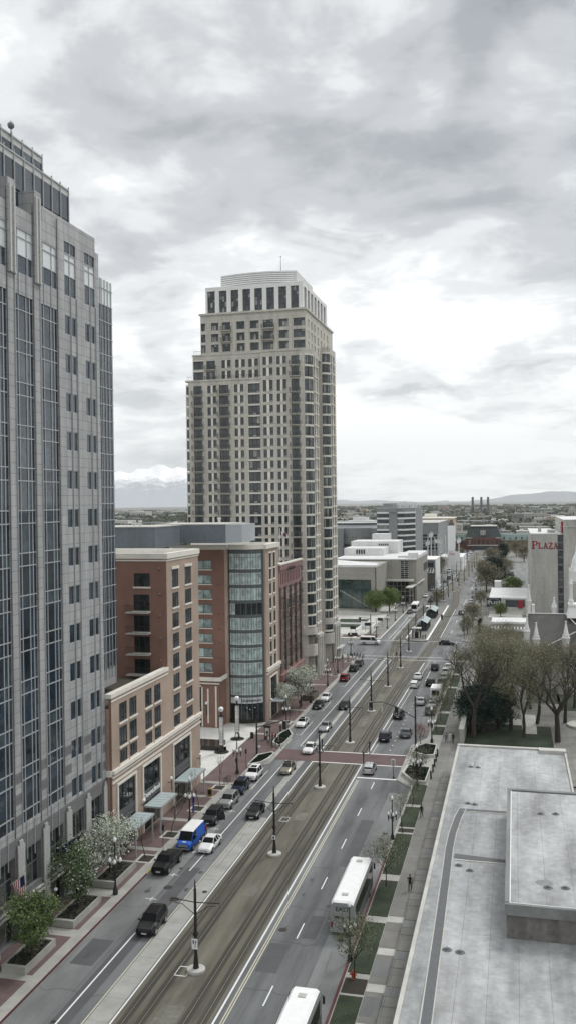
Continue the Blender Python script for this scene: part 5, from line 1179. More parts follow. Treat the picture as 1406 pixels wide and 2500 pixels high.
for k in range(10):
    for (u0, u1) in ((-70.05, -63.65), (-59.35, -55.9)): fbox(b, F, u0, u1, zz, zz + .8, .02, .3)
    n3 = nv * 5; b.hexa([(-56, 470, zz), (-51.2, 480, zz), (-51.2 + n3.x, 480 + n3.y, zz), (-56 + n3.x, 470 + n3.y, zz), (-56, 470, zz + .8), (-51.2, 480, zz + .8), (-51.2 + n3.x, 480 + n3.y, zz + .8), (-56 + n3.x, 470 + n3.y, zz + .8)]); zz -= 2.98
part('white_band', b, M['whitestone'], A3)
b = MB(); random.seed(5)
for k in range(22): x = random.uniform(-61.5, -50); y = random.uniform(482, 500); s = random.uniform(.3, .9); b.box(x, x + s, y, y + s, 39.3, random.uniform(40.3, 42.6))
b.box(-61.8, -50.5, 480.5, 480.8, 41.9, 42.2); part('roof_plant', b, M['roofwhite'], A3)
tb = text_on(F, 'Radisson', -61.5, 37.0, 1.15, d=.85); part('roof_lettering', tb, M['sign_black'], A3)
A4 = thing('convention_centre', 'grey drum-shaped convention centre with white roof left of the banded slab', 'convention centre', (-90, 540, 0))
b = MB(); b.lathe([(22, 0), (22, 18.5), (22.3, 18.6), (22.3, 27.5), (15, 31.0), (15, 31.2), (4, 31.4)], (-91, 545, 0), 40); b.box(-130, -108, 525, 570, 0, 27); b.box(-76.5, -68, 522, 560, 0, 27.0); b.box(-103, -97.5, 520, 530, 0, 27.4); b.box(-81, -77, 520, 530, 0, 27.4); part('wall', b, M['salt'], A4)
b = MB(); b.lathe([(19, 30.2), (19, 30.7), (8, 31.4), (8, 31.6)], (-91, 545, 0), 32); b.lathe([(5, 31.5), (5, 33.6)], (-91, 545, 0), 24); part('roof', b, M['roofwhite'], A4)
b = MB()
for z in (15.5, 17.2, 20.2, 21.8): b.lathe([(22.45, z), (22.45, z + .7)], (-91, 545, 0), 40)
part('window_band', b, M['g_dark'], A4)
A5 = thing('exhibition_hall', 'blank grey exhibition hall with slatted lower front right of the banded slab', 'exhibition hall', (-52, 570, 0))
b = MB(); b.box(-70, -45.6, 560, 640, 0, 29.3); b.box(-70, -45.4, 559.7, 640, 29.2, 29.6, 1)
for x in (-56.4, -52.2, -46.2): b.box(x, x + .5, 559.3, 560, 0, 22.9, 1)
part('wall', b, [M['salt'], M['conc_lt']], A5)
b = MB()
for k in range(9): fbox(b, FE(560), -60, -45.7, 5 + k * 2.0, 6.2 + k * 2.0, .01, .1)
part('window_band', b, M['g_dark'], A5)
A6 = thing('corner_shop_building', 'small blue-grey flat-roofed building with striped awning beyond the arts hall', 'shop building', (-42, 445, 0))
b = MB(); b.box(-46.8, -37.6, 440, 466, 0, 14.2, 0); b.box(-37.6, -37.2, 440, 466, 0, 14.3, 1); b.box(-46.9, -37.1, 439.8, 466.2, 14.2, 14.7, 1); b.box(-46.5, -38, 441, 466, 14.2, 14.4, 2); part('wall', b, [M['greymetal'], M['white'], M['roofgravel']], A6)
b = MB(); fquad(b, FE(440), -46.3, -44, 11, 13, .05); fquad(b, FE(440), -41, -38.3, 11, 13, .05); part('window', b, M['g_dark'], A6)
b = MB(); b.hexa([(-46.8, 434, 8.2), (-37.4, 434, 8.2), (-37.4, 440, 10.2), (-46.8, 440, 10.2), (-46.8, 434, 8.4), (-37.4, 434, 8.4), (-37.4, 440, 10.4), (-46.8, 440, 10.4)])
for k in range(7): x = -46.2 + 1.3 * k; b.hexa([(x, 434, 8.42), (x + .35, 434, 8.42), (x + .35, 440, 10.42), (x, 440, 10.42), (x, 434, 8.46), (x + .35, 434, 8.46), (x + .35, 440, 10.46), (x, 440, 10.46)], 1)
part('awning', b, [M['slate'], M['conc_lt']], A6)
A7 = thing('cinema_building', 'low white building with red-lettered signboard and slanted white sign poles', 'shop building', (-33, 560, 0))
b = MB(); b.box(-45, -31, 560, 600, 0, 8.5, 0, 0); part('wall', b, M['white'], A7)
b = MB(); b.box(-40.0, -32.4, 556, 556.6, 8.6, 12.0, 0); b.box(-39.9, -39.6, 556.2, 556.5, 0, 9, 0)
part('signboard', b, M['white'], A7)
part('red_letters', text_on(FE(556), 'TIX', -37.3, 10.3, 2.4, d=.05), M['sign_red'], A7)
for i, (x, y, h) in enumerate(((-36.2, 560, 21), (-33.0, 556, 20.5), (-46.5, 520, 25.5), (-48, 515, 21))):
    b = MB(); b.box(x - .25, x + .25, y - .25, y + .25, 0, h); b.hexa([(x - 1.2, y - .3, h - 3.6), (x + 1.2, y - .3, h - 2.9), (x + 1.2, y + .3, h - 2.9), (x - 1.2, y + .3, h - 3.6), (x - 1.2, y - .3, h - 1.4), (x + 1.2, y - .3, h - .6), (x + 1.2, y + .3, h - .6), (x - 1.2, y + .3, h - 1.4)]); single('sign_mast', b, M['white'], 'white sign mast with tilted panels, %s' % ('left of the red-lettered board', 'at the right end of the red-lettered board', 'tallest, beside the banded slab', 'shorter, just left of the tallest one')[i], 'sign', 'white sign masts')
for i, (x, y, h) in enumerate(((-42.7, 500, 23), (-37.2, 505, 24))):
    b = MB(); b.tube((x, y, 0), (x, y, h), .16, n=6); r = single('flag_pole', b, M['white'], ['tall white pole with a pale flag beyond the corner shop', 'tall bare white pole right of the flag'][i], 'pole')
    if i == 0:
        f = MB(); f.quad((x, y, h - 1), (x + 4, y - .4, h - 1.6), (x + 4, y, h - 3.6), (x, y, h - 3)); part('cloth', f, M['white'], r)
A8 = thing('tan_apartments', 'tan and cream apartment block beyond the exhibition hall', 'apartment block', (-68, 820, 0))
b = MB(); b.box(-90, -62, 800, 840, 0, 27.3); b.box(-62, -52, 795, 840, 0, 27.0); b.box(-90, -51.5, 799, 840, 27.2, 28, 1); b.box(-66.5, -62.2, 798, 800, 0, 26.5, 2); b.box(-80, -70, 830, 850, 28, 31, 1)
part('wall', b, [M['tan'], M['cream'], M['brick']], A8); b = MB()
for j in range(8):
    for x in (-88, -84, -80, -76, -72, -68.5, -60.5, -57.5, -54.5): b.box(x, x + 1.3, 794.6 if x > -62 else 799.5, 800, 2.6 + 3 * j, 4.2 + 3 * j)
part('windows', b, M['g_dark'], A8, kind='stuff')
A9 = thing('turret_building', 'white square turret with dark pyramid roof beside the station', 'building', (-53, 790, 0))
b = MB(); b.box(-55.8, -49.6, 780, 787, 0, 21.6); part('wall', b, M['white'], A9); b = MB(); b.prism([(-55.2, 780.5), (-50.2, 780.5), (-50.2, 786.5), (-55.2, 786.5)], 21.6, 26.4, inset=.65); part('roof', b, M['darkroof'], A9)
# station at the end of the street
S = thing('railway_station', 'long red station building with dark mansard roof closing the end of the street', 'railway station', (-26, 805, 0))
b = MB(); b.box(-41.4, -11.8, 799, 830, 0, 10.2); b.box(-36, -16, 797.5, 799, 0, 10.6); b.box(-105, -41.4, 802, 825, 0, 8.2); b.box(-11.8, 60, 802, 825, 0, 8.2); part('wall', b, M['redstone'], S)
b = MB(); b.prism([(-42, 798.5), (-11.2, 798.5), (-11.2, 831), (-42, 831)], 10.2, 20.2, inset=.24); part('mansard_roof', b, M['slate'], S)
b = MB()
for (x0, x1) in ((-105, -41.6), (-11.6, 60)): b.hexa([(x0, 801, 8.2), (x1, 801, 8.2), (x1, 826, 8.2), (x0, 826, 8.2), (x0, 806, 13), (x1, 806, 13), (x1, 821, 13), (x0, 821, 13)])
part('wing_roof', b, M['copper'], S)
b = MB(); b.box(-42.3, -11, 798.3, 798.9, 9.9, 10.5); b.box(-37.8, -15.2, 801, 829, 20.1, 20.7); b.box(-29.0, -24.4, 798, 803, 12.6, 16.6); b.box(-40, -12, 796, 797, 3.6, 4.3); b.box(-105, 60, 801.2, 801.8, 7.9, 8.4); part('stone_trim', b, M['conc_lt'], S)
b = MB()
for i in range(6): b.box(-28.7 + i * .75, -28.4 + i * .75, 797.9, 798, 12.8, 16.2)
for x in (-38, -33.8, -30.2, -26.5, -22.8, -19.3, -15): b.box(x - .7, x + .7, 797.2, 799.1, 5.2, 8.4)
for x in list(range(-100, -43, 5)) + list(range(-9, 58, 5)): b.box(x - .8, x + .8, 801.8, 802.1, 4.4, 6.8); b.box(x - .5, x + .5, 801.0, 803.5, 9.3, 11)
b.box(-36, -17, 797.2, 797.4, .3, 3.4); part('windows', b, M['g_dark'], S, kind='stuff')
for i, x in enumerate((-38.6, -14.6)):
    b = MB(); b.prism([(x - 1.2, 800.5), (x + 1.2, 800.5), (x + 1.2, 803), (x - 1.2, 803)], 12.5, 16, inset=.3); part('dormer', b, M['copper'], S)
# power station with three stacks
for i, (x, d) in enumerate(((-114.5, 'left'), (-90.6, 'middle'), (-72.2, 'right'))):
    r = thing('smokestack', 'tall power station smokestack far off, the %s of three' % d, 'chimney', (x, 2600, 0), group='power station stacks'); b = MB(); b.lathe([(4.2, -1), (3.4, 30), (3.0, 50)], (x, 2600, 0), 10); part('shaft', b, M['roofgrey'], r)
    b = MB(); b.lathe([(3.2, 50), (3.2, 52)], (x, 2600, 0), 10); part('dark_rim', b, M['darkmetal'], r)
    b = MB(); random.seed(i + 3)
    for k in range(14): xx = x + random.uniform(-8, 8); hh = random.uniform(10, 32) * (1 - abs(xx - x) / 14); b.box(xx, xx + random.uniform(1, 4), 2590, 2600, -1, max(4, hh))
    for k in range(6): b.box(x - 6 + 2 * k, x - 5.4 + 2 * k, 2588, 2589, -1, 16)
    part('boiler_frame', b, M['roofgravel'], r)
b = MB(); random.seed(8)
for x in (-178, -173, -155, -140, -60, -50, 2): b.box(x, x + .8, 2400, 2401, -1, random.uniform(14, 26))
b.hexa([(-200, 2400, 9), (-140, 2400, 20), (-140, 2402, 20), (-200, 2402, 9), (-200, 2400, 10), (-140, 2400, 21.2), (-140, 2402, 21.2), (-200, 2402, 10)]); b.box(-200, -50, 2401, 2402, 7, 8)
single('conveyor_gantry', b, M['conc_lt'], 'pale slanting conveyor gantry and posts by the far power station', 'industrial plant')

# ================================================================ THE CITY BEYOND
random.seed(21)
fm = [M['roofwhite'], M['conc'], M['conc_lt'], M['tan'], M['roofgravel'], M['asphalt_old'], M['brick'], M['salt']]
LAB = {0: 'low building with a bright white flat roof in the distant town', 1: 'plain grey low building in the distant town', 2: 'pale stone-coloured low building in the distant town', 3: 'tan low building in the distant town', 4: 'gravel-roofed low building in the distant town', 5: 'dark grey low building in the distant town', 6: 'brick low building in the distant town', 7: 'blue-grey low building in the distant town'}
cnt = 0
while cnt < 298:
    t = random.random(); y = 620 + 5200 * t ** 1.6
    if random.random() < .33: az = random.uniform(-26.6, -20.5); y = max(y, 1500)
    else: az = random.uniform(-11.8, 4.6)
    x = y * math.tan(R(az))
    if y < 860 and -115 < x < 75: continue
    if 500 < y < 900 and x < -40: continue
    if -12.0 < az < -0.5 and y < 840: continue
    s = (y / 1500) ** .5; w = random.uniform(12, 42) * s; d = random.uniform(15, 40) * s; h = random.uniform(4, 10) * (1 if random.random() > .06 else 2.0)
    k = random.choice((0, 0, 1, 1, 2, 4, 4, 5, 5, 3, 6, 7)); b = MB(); b.box(-w / 2, w / 2, -d / 2, d / 2, -1, h, 0); b.box(-w / 2 - .2, w / 2 + .2, -d / 2 - .2, d / 2 + .2, h, h + .5, 1)
    if random.random() < .5: b.box(-w * .2, w * .1, -d * .1, d * .2, h + .5, h + 2, 1)
    for q in range(int(w / 6)): b.box(-w / 2 + 2 + 6 * q, -w / 2 + 5 + 6 * q, -d / 2 - .15, -d / 2 + .1, h * .4, h * .7, 2)
    wallm = random.choice((1, 3, 5, 7, 2, 6)); roofm = {0: 0, 1: 1, 2: 2, 3: 4, 4: 4, 5: 5, 6: 4, 7: 7}[k]
    wallm = {0: 2, 1: 1, 2: 2, 3: 3, 4: 1, 5: 5, 6: 6, 7: 7}[k]
    single('low_building', b, [fm[wallm], fm[roofm], M['g_dark']], LAB[k], 'building', LAB[k].replace('low building', 'low buildings'), loc=(x, y, 0), rz=0); cnt += 1
# tree cover of the valley: uncountable, one object of leafy clumps
b = MB()
def clump(x, y, r, h, n):
    for q in range(n):
        a = random.uniform(0, 6.283); e = random.uniform(-.1, 1); rr = r * random.uniform(.5, 1); c = Vector((x + rr * math.cos(a) * math.sqrt(max(0, 1 - e * e * .6)), y + rr * math.sin(a), h * (.45 + .5 * e)))
        s = r * random.uniform(.22, .48); u = Vector((random.uniform(-1, 1), random.uniform(-1, 1), random.uniform(-.6, .6))).normalized(); v = u.orthogonal().normalized()
        w = u.cross(v); b.quad(tuple(c + (u * .9 + w * .3) * s), tuple(c + (v - u * .2) * s), tuple(c - (u - w * .4) * s), tuple(c - (v + w * .3) * s))
for k in range(3900):
    t = random.random(); y = 640 + 6500 * t ** 1.7
    az = random.uniform(-27, -20) if random.random() < .48 else random.uniform(-12.2, 4.8)
    if az < -19: y = 760 + 2600 * random.random() ** 1.3
    x = y * math.tan(R(az))
    if y < 850 and -112 < x < 66: continue
    if 500 < y < 860 and x < -40 and az > -15: continue
    f = 1 + y / 2500; clump(x, y, random.uniform(2.5, 6) * f, random.uniform(4, 10) * (1 if y > 900 else .8), 22 if y < 2000 else 14)
tag(b.build('valley_trees', M['far_wood']), kind='stuff')
# ================================================================ TREES
def gen_tree(seed, H, spread, leaf_m, nleaf, lsize, trunk_r=.2, depth=5, clear=.3, up=.45, leaf_m2=None, frac2=0.0, name='tree', bushy=0.0, cl=.5, kids=(2, 3), fill=.6, cr=.34, cb=.3, nc=60, cs=.16):
    rnd = random.Random(seed); tb = MB(); tips = []
    def grow(p, d, L, r, lev):
        n = 2; q = p
        for i in range(n):
            d2 = (d + Vector((rnd.uniform(-1, 1), rnd.uniform(-1, 1), rnd.uniform(-.3, .6))) * .16).normalized(); q2 = q + d2 * L / n
            ra = r * (1 - .3 * i / n); rb = r * (1 - .3 * (i + 1) / n); tb.tube(q, q2, ra, rb, 6 if lev < 2 else 4 if lev < 4 else 3, caps=False); q = q2; d = d2
            if lev >= 2: tips.append((q.copy(), lev))
        if lev >= depth: tips.append((q.copy(), lev + 1)); return
        k = rnd.randint(*kids) + (1 if lev == 0 else 0); ph = rnd.uniform(0, 6.28)
        for i in range(k):
            a = ph + 6.283 * i / k + rnd.uniform(-.4, .4); sp = spread * rnd.uniform(.6, 1.25)
            o = Vector((math.cos(a), math.sin(a), 0)); nd = (d * (1 - .35 * sp) + o * sp * .8 + Vector((0, 0, up * .4))).normalized()
            grow(q, nd, L * rnd.uniform(.62, .84), r * .56, lev + 1)
    grow(Vector((0, 0, 0)), Vector((0, 0, 1)), H * clear, trunk_r, 0)
    mz = max(t[0].z for t in tips); sc = H / (mz + lsize); tb.v = [(x * (.5 + .5 * sc), y * (.5 + .5 * sc), z * sc) for x, y, z in tb.v]
    tips = [(Vector((t.x * (.5 + .5 * sc), t.y * (.5 + .5 * sc), t.z * sc)), l) for t, l in tips]
    wt = [t for t in tips if t[1] >= depth - 1] or tips
    lb = MB()
    cen = []
    while len(cen) < nc:      # clumps spread through an uneven crown volume
        q = Vector((rnd.uniform(-1, 1), rnd.uniform(-1, 1), rnd.uniform(-1, 1)))
        if q.length > 1 or q.length < .35: continue
        k = 1 + .22 * math.sin(3 * math.atan2(q.y, q.x) + seed) ; w_ = (1 - .35 * max(0, q.z)) * (1 - .25 * max(0, -q.z)); cen.append((Vector((q.x * cr * H * k * w_, q.y * cr * H * k * w_, H * ((1 + cb) / 2 + q.z * (1 - cb) / 2 * .93))), rnd.uniform(.6, 1.3)))
    for i in range(nleaf):
        if rnd.random() < fill:
            t, kk = rnd.choice(cen); c = t + Vector((rnd.gauss(0, 1), rnd.gauss(0, 1), rnd.gauss(0, .7))) * (cs * cr * 2 * H * kk * .55)
        else:
            t = rnd.choice(wt)[0] if rnd.random() > .2 else rnd.choice(tips)[0]
            c = t + Vector((rnd.gauss(0, 1), rnd.gauss(0, 1), rnd.gauss(0, .8))) * cl
        s = lsize * rnd.uniform(.5, 1.3)
        u = Vector((rnd.uniform(-1, 1), rnd.uniform(-1, 1), rnd.uniform(-.8, .8))).normalized(); v = u.orthogonal().normalized(); w = (v * math.cos(i) + u.cross(v) * math.sin(i))
        lb.quad(tuple(c - u * s), tuple(c + w * s * .45), tuple(c + u * s), tuple(c - w * s * .45), m=1 if rnd.random() < frac2 else 0)
    root = thing(name, '', 'tree'); lpart('trunk', tb, M['bark'], root); lpart('crown', lb, [M[leaf_m], M[leaf_m2 or leaf_m]], root); index_children(root); return root
def plant(protos, spots, group):
    used = {}
    for i, sp in enumerate(spots):
        x, y, sc, label = sp[:4]; p = protos[sp[4]] if len(sp) > 4 else protos[i % len(protos)]; z = sp[5] if len(sp) > 5 else .15
        put(p, (x, y, z), rz=(i * 2.4) % 6.28, label=label, sc=sc, group=group)
# leafy trees before the grey tower
t1 = gen_tree(11, 7.6, 1.0, 'leaf_green', 12000, .14, .14, 4, .17, .3, 'leaf_lime', .35, 'leafy_tree', cl=.50, fill=.7, cr=.29, cb=.12, nc=60)
t2 = gen_tree(12, 7.9, 1.0, 'leaf_green', 9000, .13, .13, 4, .18, .3, 'blossom', .12, 'flowering_tree', cl=.48, fill=.65, cr=.24, cb=.14, nc=80)
t3 = gen_tree(13, 6.8, .95, 'blossom', 7500, .13, .12, 4, .22, .35, 'leaf_green', .25, 'blossom_tree', cl=.40, fill=.6, cr=.30, cb=.22, nc=60)
plant([t1], [(-44.3, 75.8, .84, 'bright green leafy tree in the nearest long stone planter, bottom left')], 'street trees before the grey tower')
plant([t2], [(-45.0, 86.3, .9, 'green tree with scattered white blossom in the second planter along the grey tower')], 'street trees before the grey tower')
plant([t3], [(-45.4, 95.0, 1.0, 'white blossom tree in the planter in front of the first glass canopy'), (-47.3, 90.7, .75, 'smaller white blossom tree close to the grey tower facade'),
             (-43.8, 183.5, 1.25, 'large white blossom tree on the pavement before the bronze glass building'), (-45.6, 177.0, .9, 'white blossom tree on the pavement just beyond the small glass canopy')], 'white blossom trees')
# thin saplings in pavement pits
def sapling(seed, h=5.5):
    return gen_tree(seed, h, .42, 'leaf_brown', 240, .05, .06, 3, .42, .8, name='sapling', cl=.25, fill=0)
sp_ = sapling(31)
plant([sp_], [(-43.6, 101.0, 1, 'bare sapling in the pavement pit beside the black pickup'), (-43.5, 109.0, 1.05, 'bare sapling in the pavement pit beside the blue van'), (-43.3, 119.2, 1, 'bare sapling in the pavement pit beside the dark car with open door'),
              (-43.3, 128.7, 1, 'bare sapling in the pavement pit beside the parked silver cars'), (-43.0, 170.0, 1, 'bare sapling on the pavement beside the white parked car at the curved glass bay'), (-43.4, 219, 1, 'bare sapling on the pavement by the foot of the tall tower'), (-43.6, 238, 1, 'bare sapling on the corner near the far crossing')], 'bare street saplings')
# street trees on the right verge
v1 = gen_tree(41, 5.4, .8, 'leaf_green', 2600, .085, .07, 4, .32, .4, 'leaf_brown', .45, 'verge_tree', cl=.36, fill=.5, cr=.26, cb=.25)
v2 = gen_tree(42, 5.2, .8, 'leaf_olive', 1700, .07, .07, 4, .3, .4, 'leaf_brown', .4, 'verge_tree', cl=.34, fill=.4, cr=.28, cb=.3)
pk = gen_tree(43, 4.0, .8, 'blossom_pink', 1500, .09, .06, 4, .25, .4, 'leaf_brown', .3, 'blossom_tree', cl=.35)
plant([v1, v2], [(-14.3, 79.4, 1.05, 'sparse green street tree by the orange hydrant on the right verge', 0), (-14.3, 99.3, 1.0, 'sparse green street tree beside the front of the parked coach', 0), (-14.4, 116.0, 1.0, 'thin budding street tree behind the triple lamp on the right verge', 1),
                 (-14.3, 126.5, .8, 'thin budding street tree just before the right-hand crossing planter', 1), (-14.6, 137.6, .95, 'small green tree standing in the nearer crossing planter on the right', 0), (-14.4, 168.5, .95, 'budding tree on the verge just past the pink tree', 1),
                 (-14.4, 177.0, 1.05, 'sparse green tree on the verge, second past the pink tree', 0), (-14.4, 186.0, 1.1, 'budding tree on the verge, third past the pink tree', 1), (-14.4, 196.0, 1.1, 'sparse tree on the verge beside the white truck', 0), (-14.4, 206.0, 1.1, 'budding tree on the verge, two trees short of the far crossing', 1), (-14.4, 218.0, 1.2, 'bare spreading tree on the verge just before the far crossing', 1), (-14.2, 232, 1.1, 'dark bare tree at the far crossing corner on the right', 1)], 'street trees on the right verge')
plant([pk], [(-16.2, 157.5, 1.0, 'small pink blossom tree in the farther crossing planter on the right')], 'blossom trees')
# tall budding trees of the garden
G1 = gen_tree(51, 19, .62, 'leaf_olive', 15000, .13, .42, 6, .24, .45, 'leaf_brown', .4, 'garden_tree', cl=1.05, kids=(2, 3), fill=.62, cr=.36, cb=.28, nc=80, cs=.11)
G2 = gen_tree(52, 18, .70, 'leaf_brown', 11000, .12, .38, 6, .22, .4, 'leaf_olive', .5, 'garden_tree', cl=1.0, kids=(2, 3), fill=.55, cr=.36, cb=.30, nc=70, cs=.11)
G3 = gen_tree(53, 18, .8, 'leaf_brown', 900, .10, .5, 6, .26, .35, name='bare_tree', cl=.5, kids=(2, 3), fill=0)
E1 = gen_tree(54, 9, .7, 'leaf_teal', 9000, .22, .3, 4, .15, .3, 'leaf_dark', .5, 'evergreen_tree', cl=.85, fill=.75, cr=.42, cb=.04, nc=60)
plant([G1, G2, G3], [(-7.6, 165.5, .98, 'tall bare-limbed tree at the left corner of the garden behind the flat roof', 2), (-6.2, 176, .92, 'tall olive-budding tree, second from the left in the garden', 0), (-1.0, 172.5, .9, 'tall thick-trunked budding tree over the garden lawn, left of the middle', 0),
                     (3.8, 178.0, .88, 'tall brown-budding tree in the middle of the garden', 1), (7.0, 165.3, .98, 'tall dark bare tree close behind the flat roof at the right', 2), (12.3, 172, 1.0, 'dark bare tree leaning in at the right edge of the photograph', 2),
                     (-5.5, 199, .82, 'olive-budding tree near the garden wall, behind the left corner tree', 0), (-.5, 204, .78, 'brown-budding tree behind the garden lawn', 1), (6.5, 199, .72, 'brown-budding tree in front of the gothic hall', 1), (11.5, 193, .7, 'olive-budding tree at the right side of the gothic hall', 0),
                     (-7.5, 226, .72, 'hazy bare tree by the far end of the garden wall', 1), (-2, 229, .68, 'olive-budding tree before the small white pavilion', 0), (1.2, 167.5, .74, 'shorter olive-budding tree close behind the flat roof edge', 0), (-4.0, 183.0, .85, 'brown-budding tree over the dark evergreens', 1), (9.0, 180.0, .8, 'olive-budding tree left of the round stone basin', 0), (2.8, 190.5, .78, 'brown-budding tree between lawn and gothic hall', 1)], 'tall trees of the garden')
plant([E1], [(-6.2, 169.5, 1.0, 'dark blue-green evergreen low at the left garden corner'), (-3.4, 172.6, .8, 'dark blue-green evergreen second from the left garden corner'), (-8.0, 172.0, .9, 'dark blue-green evergreen against the garden wall'), (-2.2, 179.0, .7, 'dark blue-green evergreen deepest in the garden corner clump')], 'evergreens of the garden')
# round and far trees
b1 = gen_tree(61, 10, .85, 'leaf_brown', 7000, .20, .25, 5, .2, .35, 'leaf_olive', .35, 'round_tree', cl=.65, fill=.8, cr=.46, cb=.12, nc=70)
plant([b1], [(-15.0, 293, .58, 'brown budding round tree on the corner beyond the crossing, nearer one'), (-14.2, 310, .82, 'brown budding round tree on the pavement beyond the crossing, larger one'), (-13.5, 372, .62, 'brown tree at the kerb left of the dark restaurant sign'), (-31.0, 372, .62, 'brown round tree at the far end of the tram platform')], 'brown round trees')
lm = gen_tree(62, 9, .85, 'leaf_lime', 7500, .22, .22, 4, .22, .3, 'leaf_green', .25, 'lime_tree', cl=.6, fill=.8, cr=.42, cb=.14, nc=70)
plant([lm], [(-52.0, 342.0, 1.0, 'bright lime-green tree before the concert hall, left of a pair', 0), (-47.4, 348.0, 1.05, 'bright lime-green tree before the arts hall, right of a pair', 0), (-5.2, 336, .62, 'lime-green tree in front of the dark restaurant sign', 0), (-1.2, 395, 1.15, 'large yellow-green tree by the car park left of the hotel', 0)], 'lime-green trees')
ev = gen_tree(63, 16, .5, 'leaf_dark', 9000, .34, .35, 4, .12, .5, 'leaf_dark', .2, 'dark_tree', cl=1.1, fill=.8, cr=.34, cb=.04, nc=80)
plant([ev], [(-9.3, 440, 1.0, 'near-black evergreen beside the car park, far down the street'), (-8.5, 645, .8, 'near-black evergreen before the station wing')], 'dark evergreens far down the street')
cy = gen_tree(64, 5, .15, 'leaf_dark', 3500, .14, .12, 3, .2, 1.0, name='cypress', cl=.28, fill=.85, cr=.15, cb=.03)
plant([cy], [(-11.2, 296, 1.0, 'narrow black-green cypress by the pavement before the restaurant terrace')], 'cypress')
fg = gen_tree(65, 14, .8, 'leaf_brown', 6500, .30, .3, 5, .2, .4, 'leaf_olive', .3, 'grey_tree', cl=1.0, fill=.75, cr=.42, cb=.10, nc=80)
plant([fg], [(-13.0, 430, 1.05, 'wide grey-brown bare tree on the right kerb left of the near-black evergreen'), (-13.5, 470, 1.0, 'grey-brown bare tree just behind the wide one on the right kerb'), (-5.5, 510, .8, 'small grey-brown tree right of the near-black evergreen'), (-15, 605, .85, 'big hazy grey tree before the right half of the station'), (-7, 690, .85, 'big hazy grey tree in front of the station wing'), (1, 700, .9, 'big hazy grey tree left of the hotel top'), (6, 640, .85, 'hazy grey tree beside the hotel wall'), (10, 720, .9, 'hazy grey tree partly hidden by the hotel'),
             (-43.2, 470, .72, 'grey tree on the left kerb past the striped awning'), (-42.5, 500, .75, 'grey tree on the left kerb below the white sign masts'), (-42.0, 432, .62, 'dark grey tree in front of the striped awning'), (-42.6, 540, .7, 'grey tree on the left kerb near the red-lettered board'), (-42, 590, .7, 'grey tree on the left kerb beyond the red-lettered board'), (-38, 650, .7, 'grey tree on the left kerb close to the station')], 'grey trees far down the street')

# ================================================================ VEHICLES (front towards +Y)
PAINT = {}
def paint(name, col, metal=.3, rough=.28):
    if name not in PAINT: PAINT[name] = mat('paint_' + name, col, rough, metal=metal, var=0); PAINT[name].node_tree.nodes['Principled BSDF'].inputs['Specular IOR Level'].default_value = .3
    return PAINT[name]
SHAPES = {
 'sedan': dict(W=1.80, wheels=(1.42, -1.40), wr=.33, st=[(2.32, .30, .48, .55, .60, .50, 0), (2.22, .20, .60, .70, .78, .66, 0), (1.55, .20, .78, .87, .88, .72, 0), (.92, .20, .88, .95, .90, .74, 1), (.22, .20, .92, 1.38, .90, .62, 2), (-.75, .20, .93, 1.43, .90, .62, 2), (-1.12, .20, .93, 1.37, .90, .60, 1), (-1.72, .20, .93, 1.02, .88, .70, 0), (-2.2, .20, .88, .98, .82, .70, 0), (-2.35, .32, .62, .68, .74, .62, 0)]),
 'suv': dict(W=1.9, wheels=(1.42, -1.38), wr=.38, st=[(2.30, .36, .60, .68, .70, .60, 0), (2.22, .26, .78, .92, .84, .76, 0), (1.45, .26, .95, 1.04, .93, .82, 0), (1.0, .26, 1.02, 1.10, .95, .82, 1), (.38, .26, 1.05, 1.62, .95, .72, 2), (-1.3, .26, 1.06, 1.70, .95, .72, 2), (-1.95, .26, 1.06, 1.62, .94, .70, 1), (-2.25, .26, 1.02, 1.10, .92, .82, 0), (-2.35, .38, .70, .76, .84, .74, 0)]),
 'pickup': dict(W=1.95, wheels=(1.75, -1.75), wr=.41, st=[(2.75, .42, .70, .78, .76, .66, 0), (2.68, .34, .88, 1.02, .88, .80, 0), (1.75, .34, 1.05, 1.14, .97, .88, 0), (1.3, .34, 1.10, 1.18, .97, .84, 1), (.75, .34, 1.12, 1.75, .97, .74, 2), (-.35, .34, 1.12, 1.80, .97, .74, 2), (-.62, .34, 1.12, 1.70, .97, .74, 1), (-.85, .34, 1.12, 1.16, .97, .86, 0), (-2.68, .34, 1.10, 1.14, .96, .88, 0), (-2.75, .45, .80, .9, .92, .84, 0)]),
 'van': dict(W=2.0, wheels=(1.75, -1.55), wr=.38, st=[(2.75, .38, .66, .74, .72, .62, 0), (2.68, .30, .90, 1.05, .90, .80, 0), (2.0, .30, 1.10, 1.22, .96, .86, 1), (1.25, .30, 1.20, 2.12, 1.0, .82, 2), (.45, .30, 1.22, 2.25, 1.0, .86, 3), (-2.6, .30, 1.22, 2.25, 1.0, .86, 1), (-2.75, .34, 1.15, 1.6, .98, .88, 0)]),
 'hatch': dict(W=1.75, wheels=(1.28, -1.25), wr=.32, st=[(2.02, .30, .52, .60, .62, .52, 0), (1.95, .20, .66, .78, .78, .68, 0), (1.35, .20, .84, .93, .86, .74, 0), (.95, .20, .90, .98, .87, .74, 1), (.25, .20, .95, 1.48, .87, .64, 2), (-1.15, .20, .96, 1.52, .87, .64, 2), (-1.85, .20, .98, 1.25, .86, .66, 1), (-2.0, .22, .90, 1.0, .84, .70, 0), (-2.08, .32, .62, .68, .76, .66, 0)])}
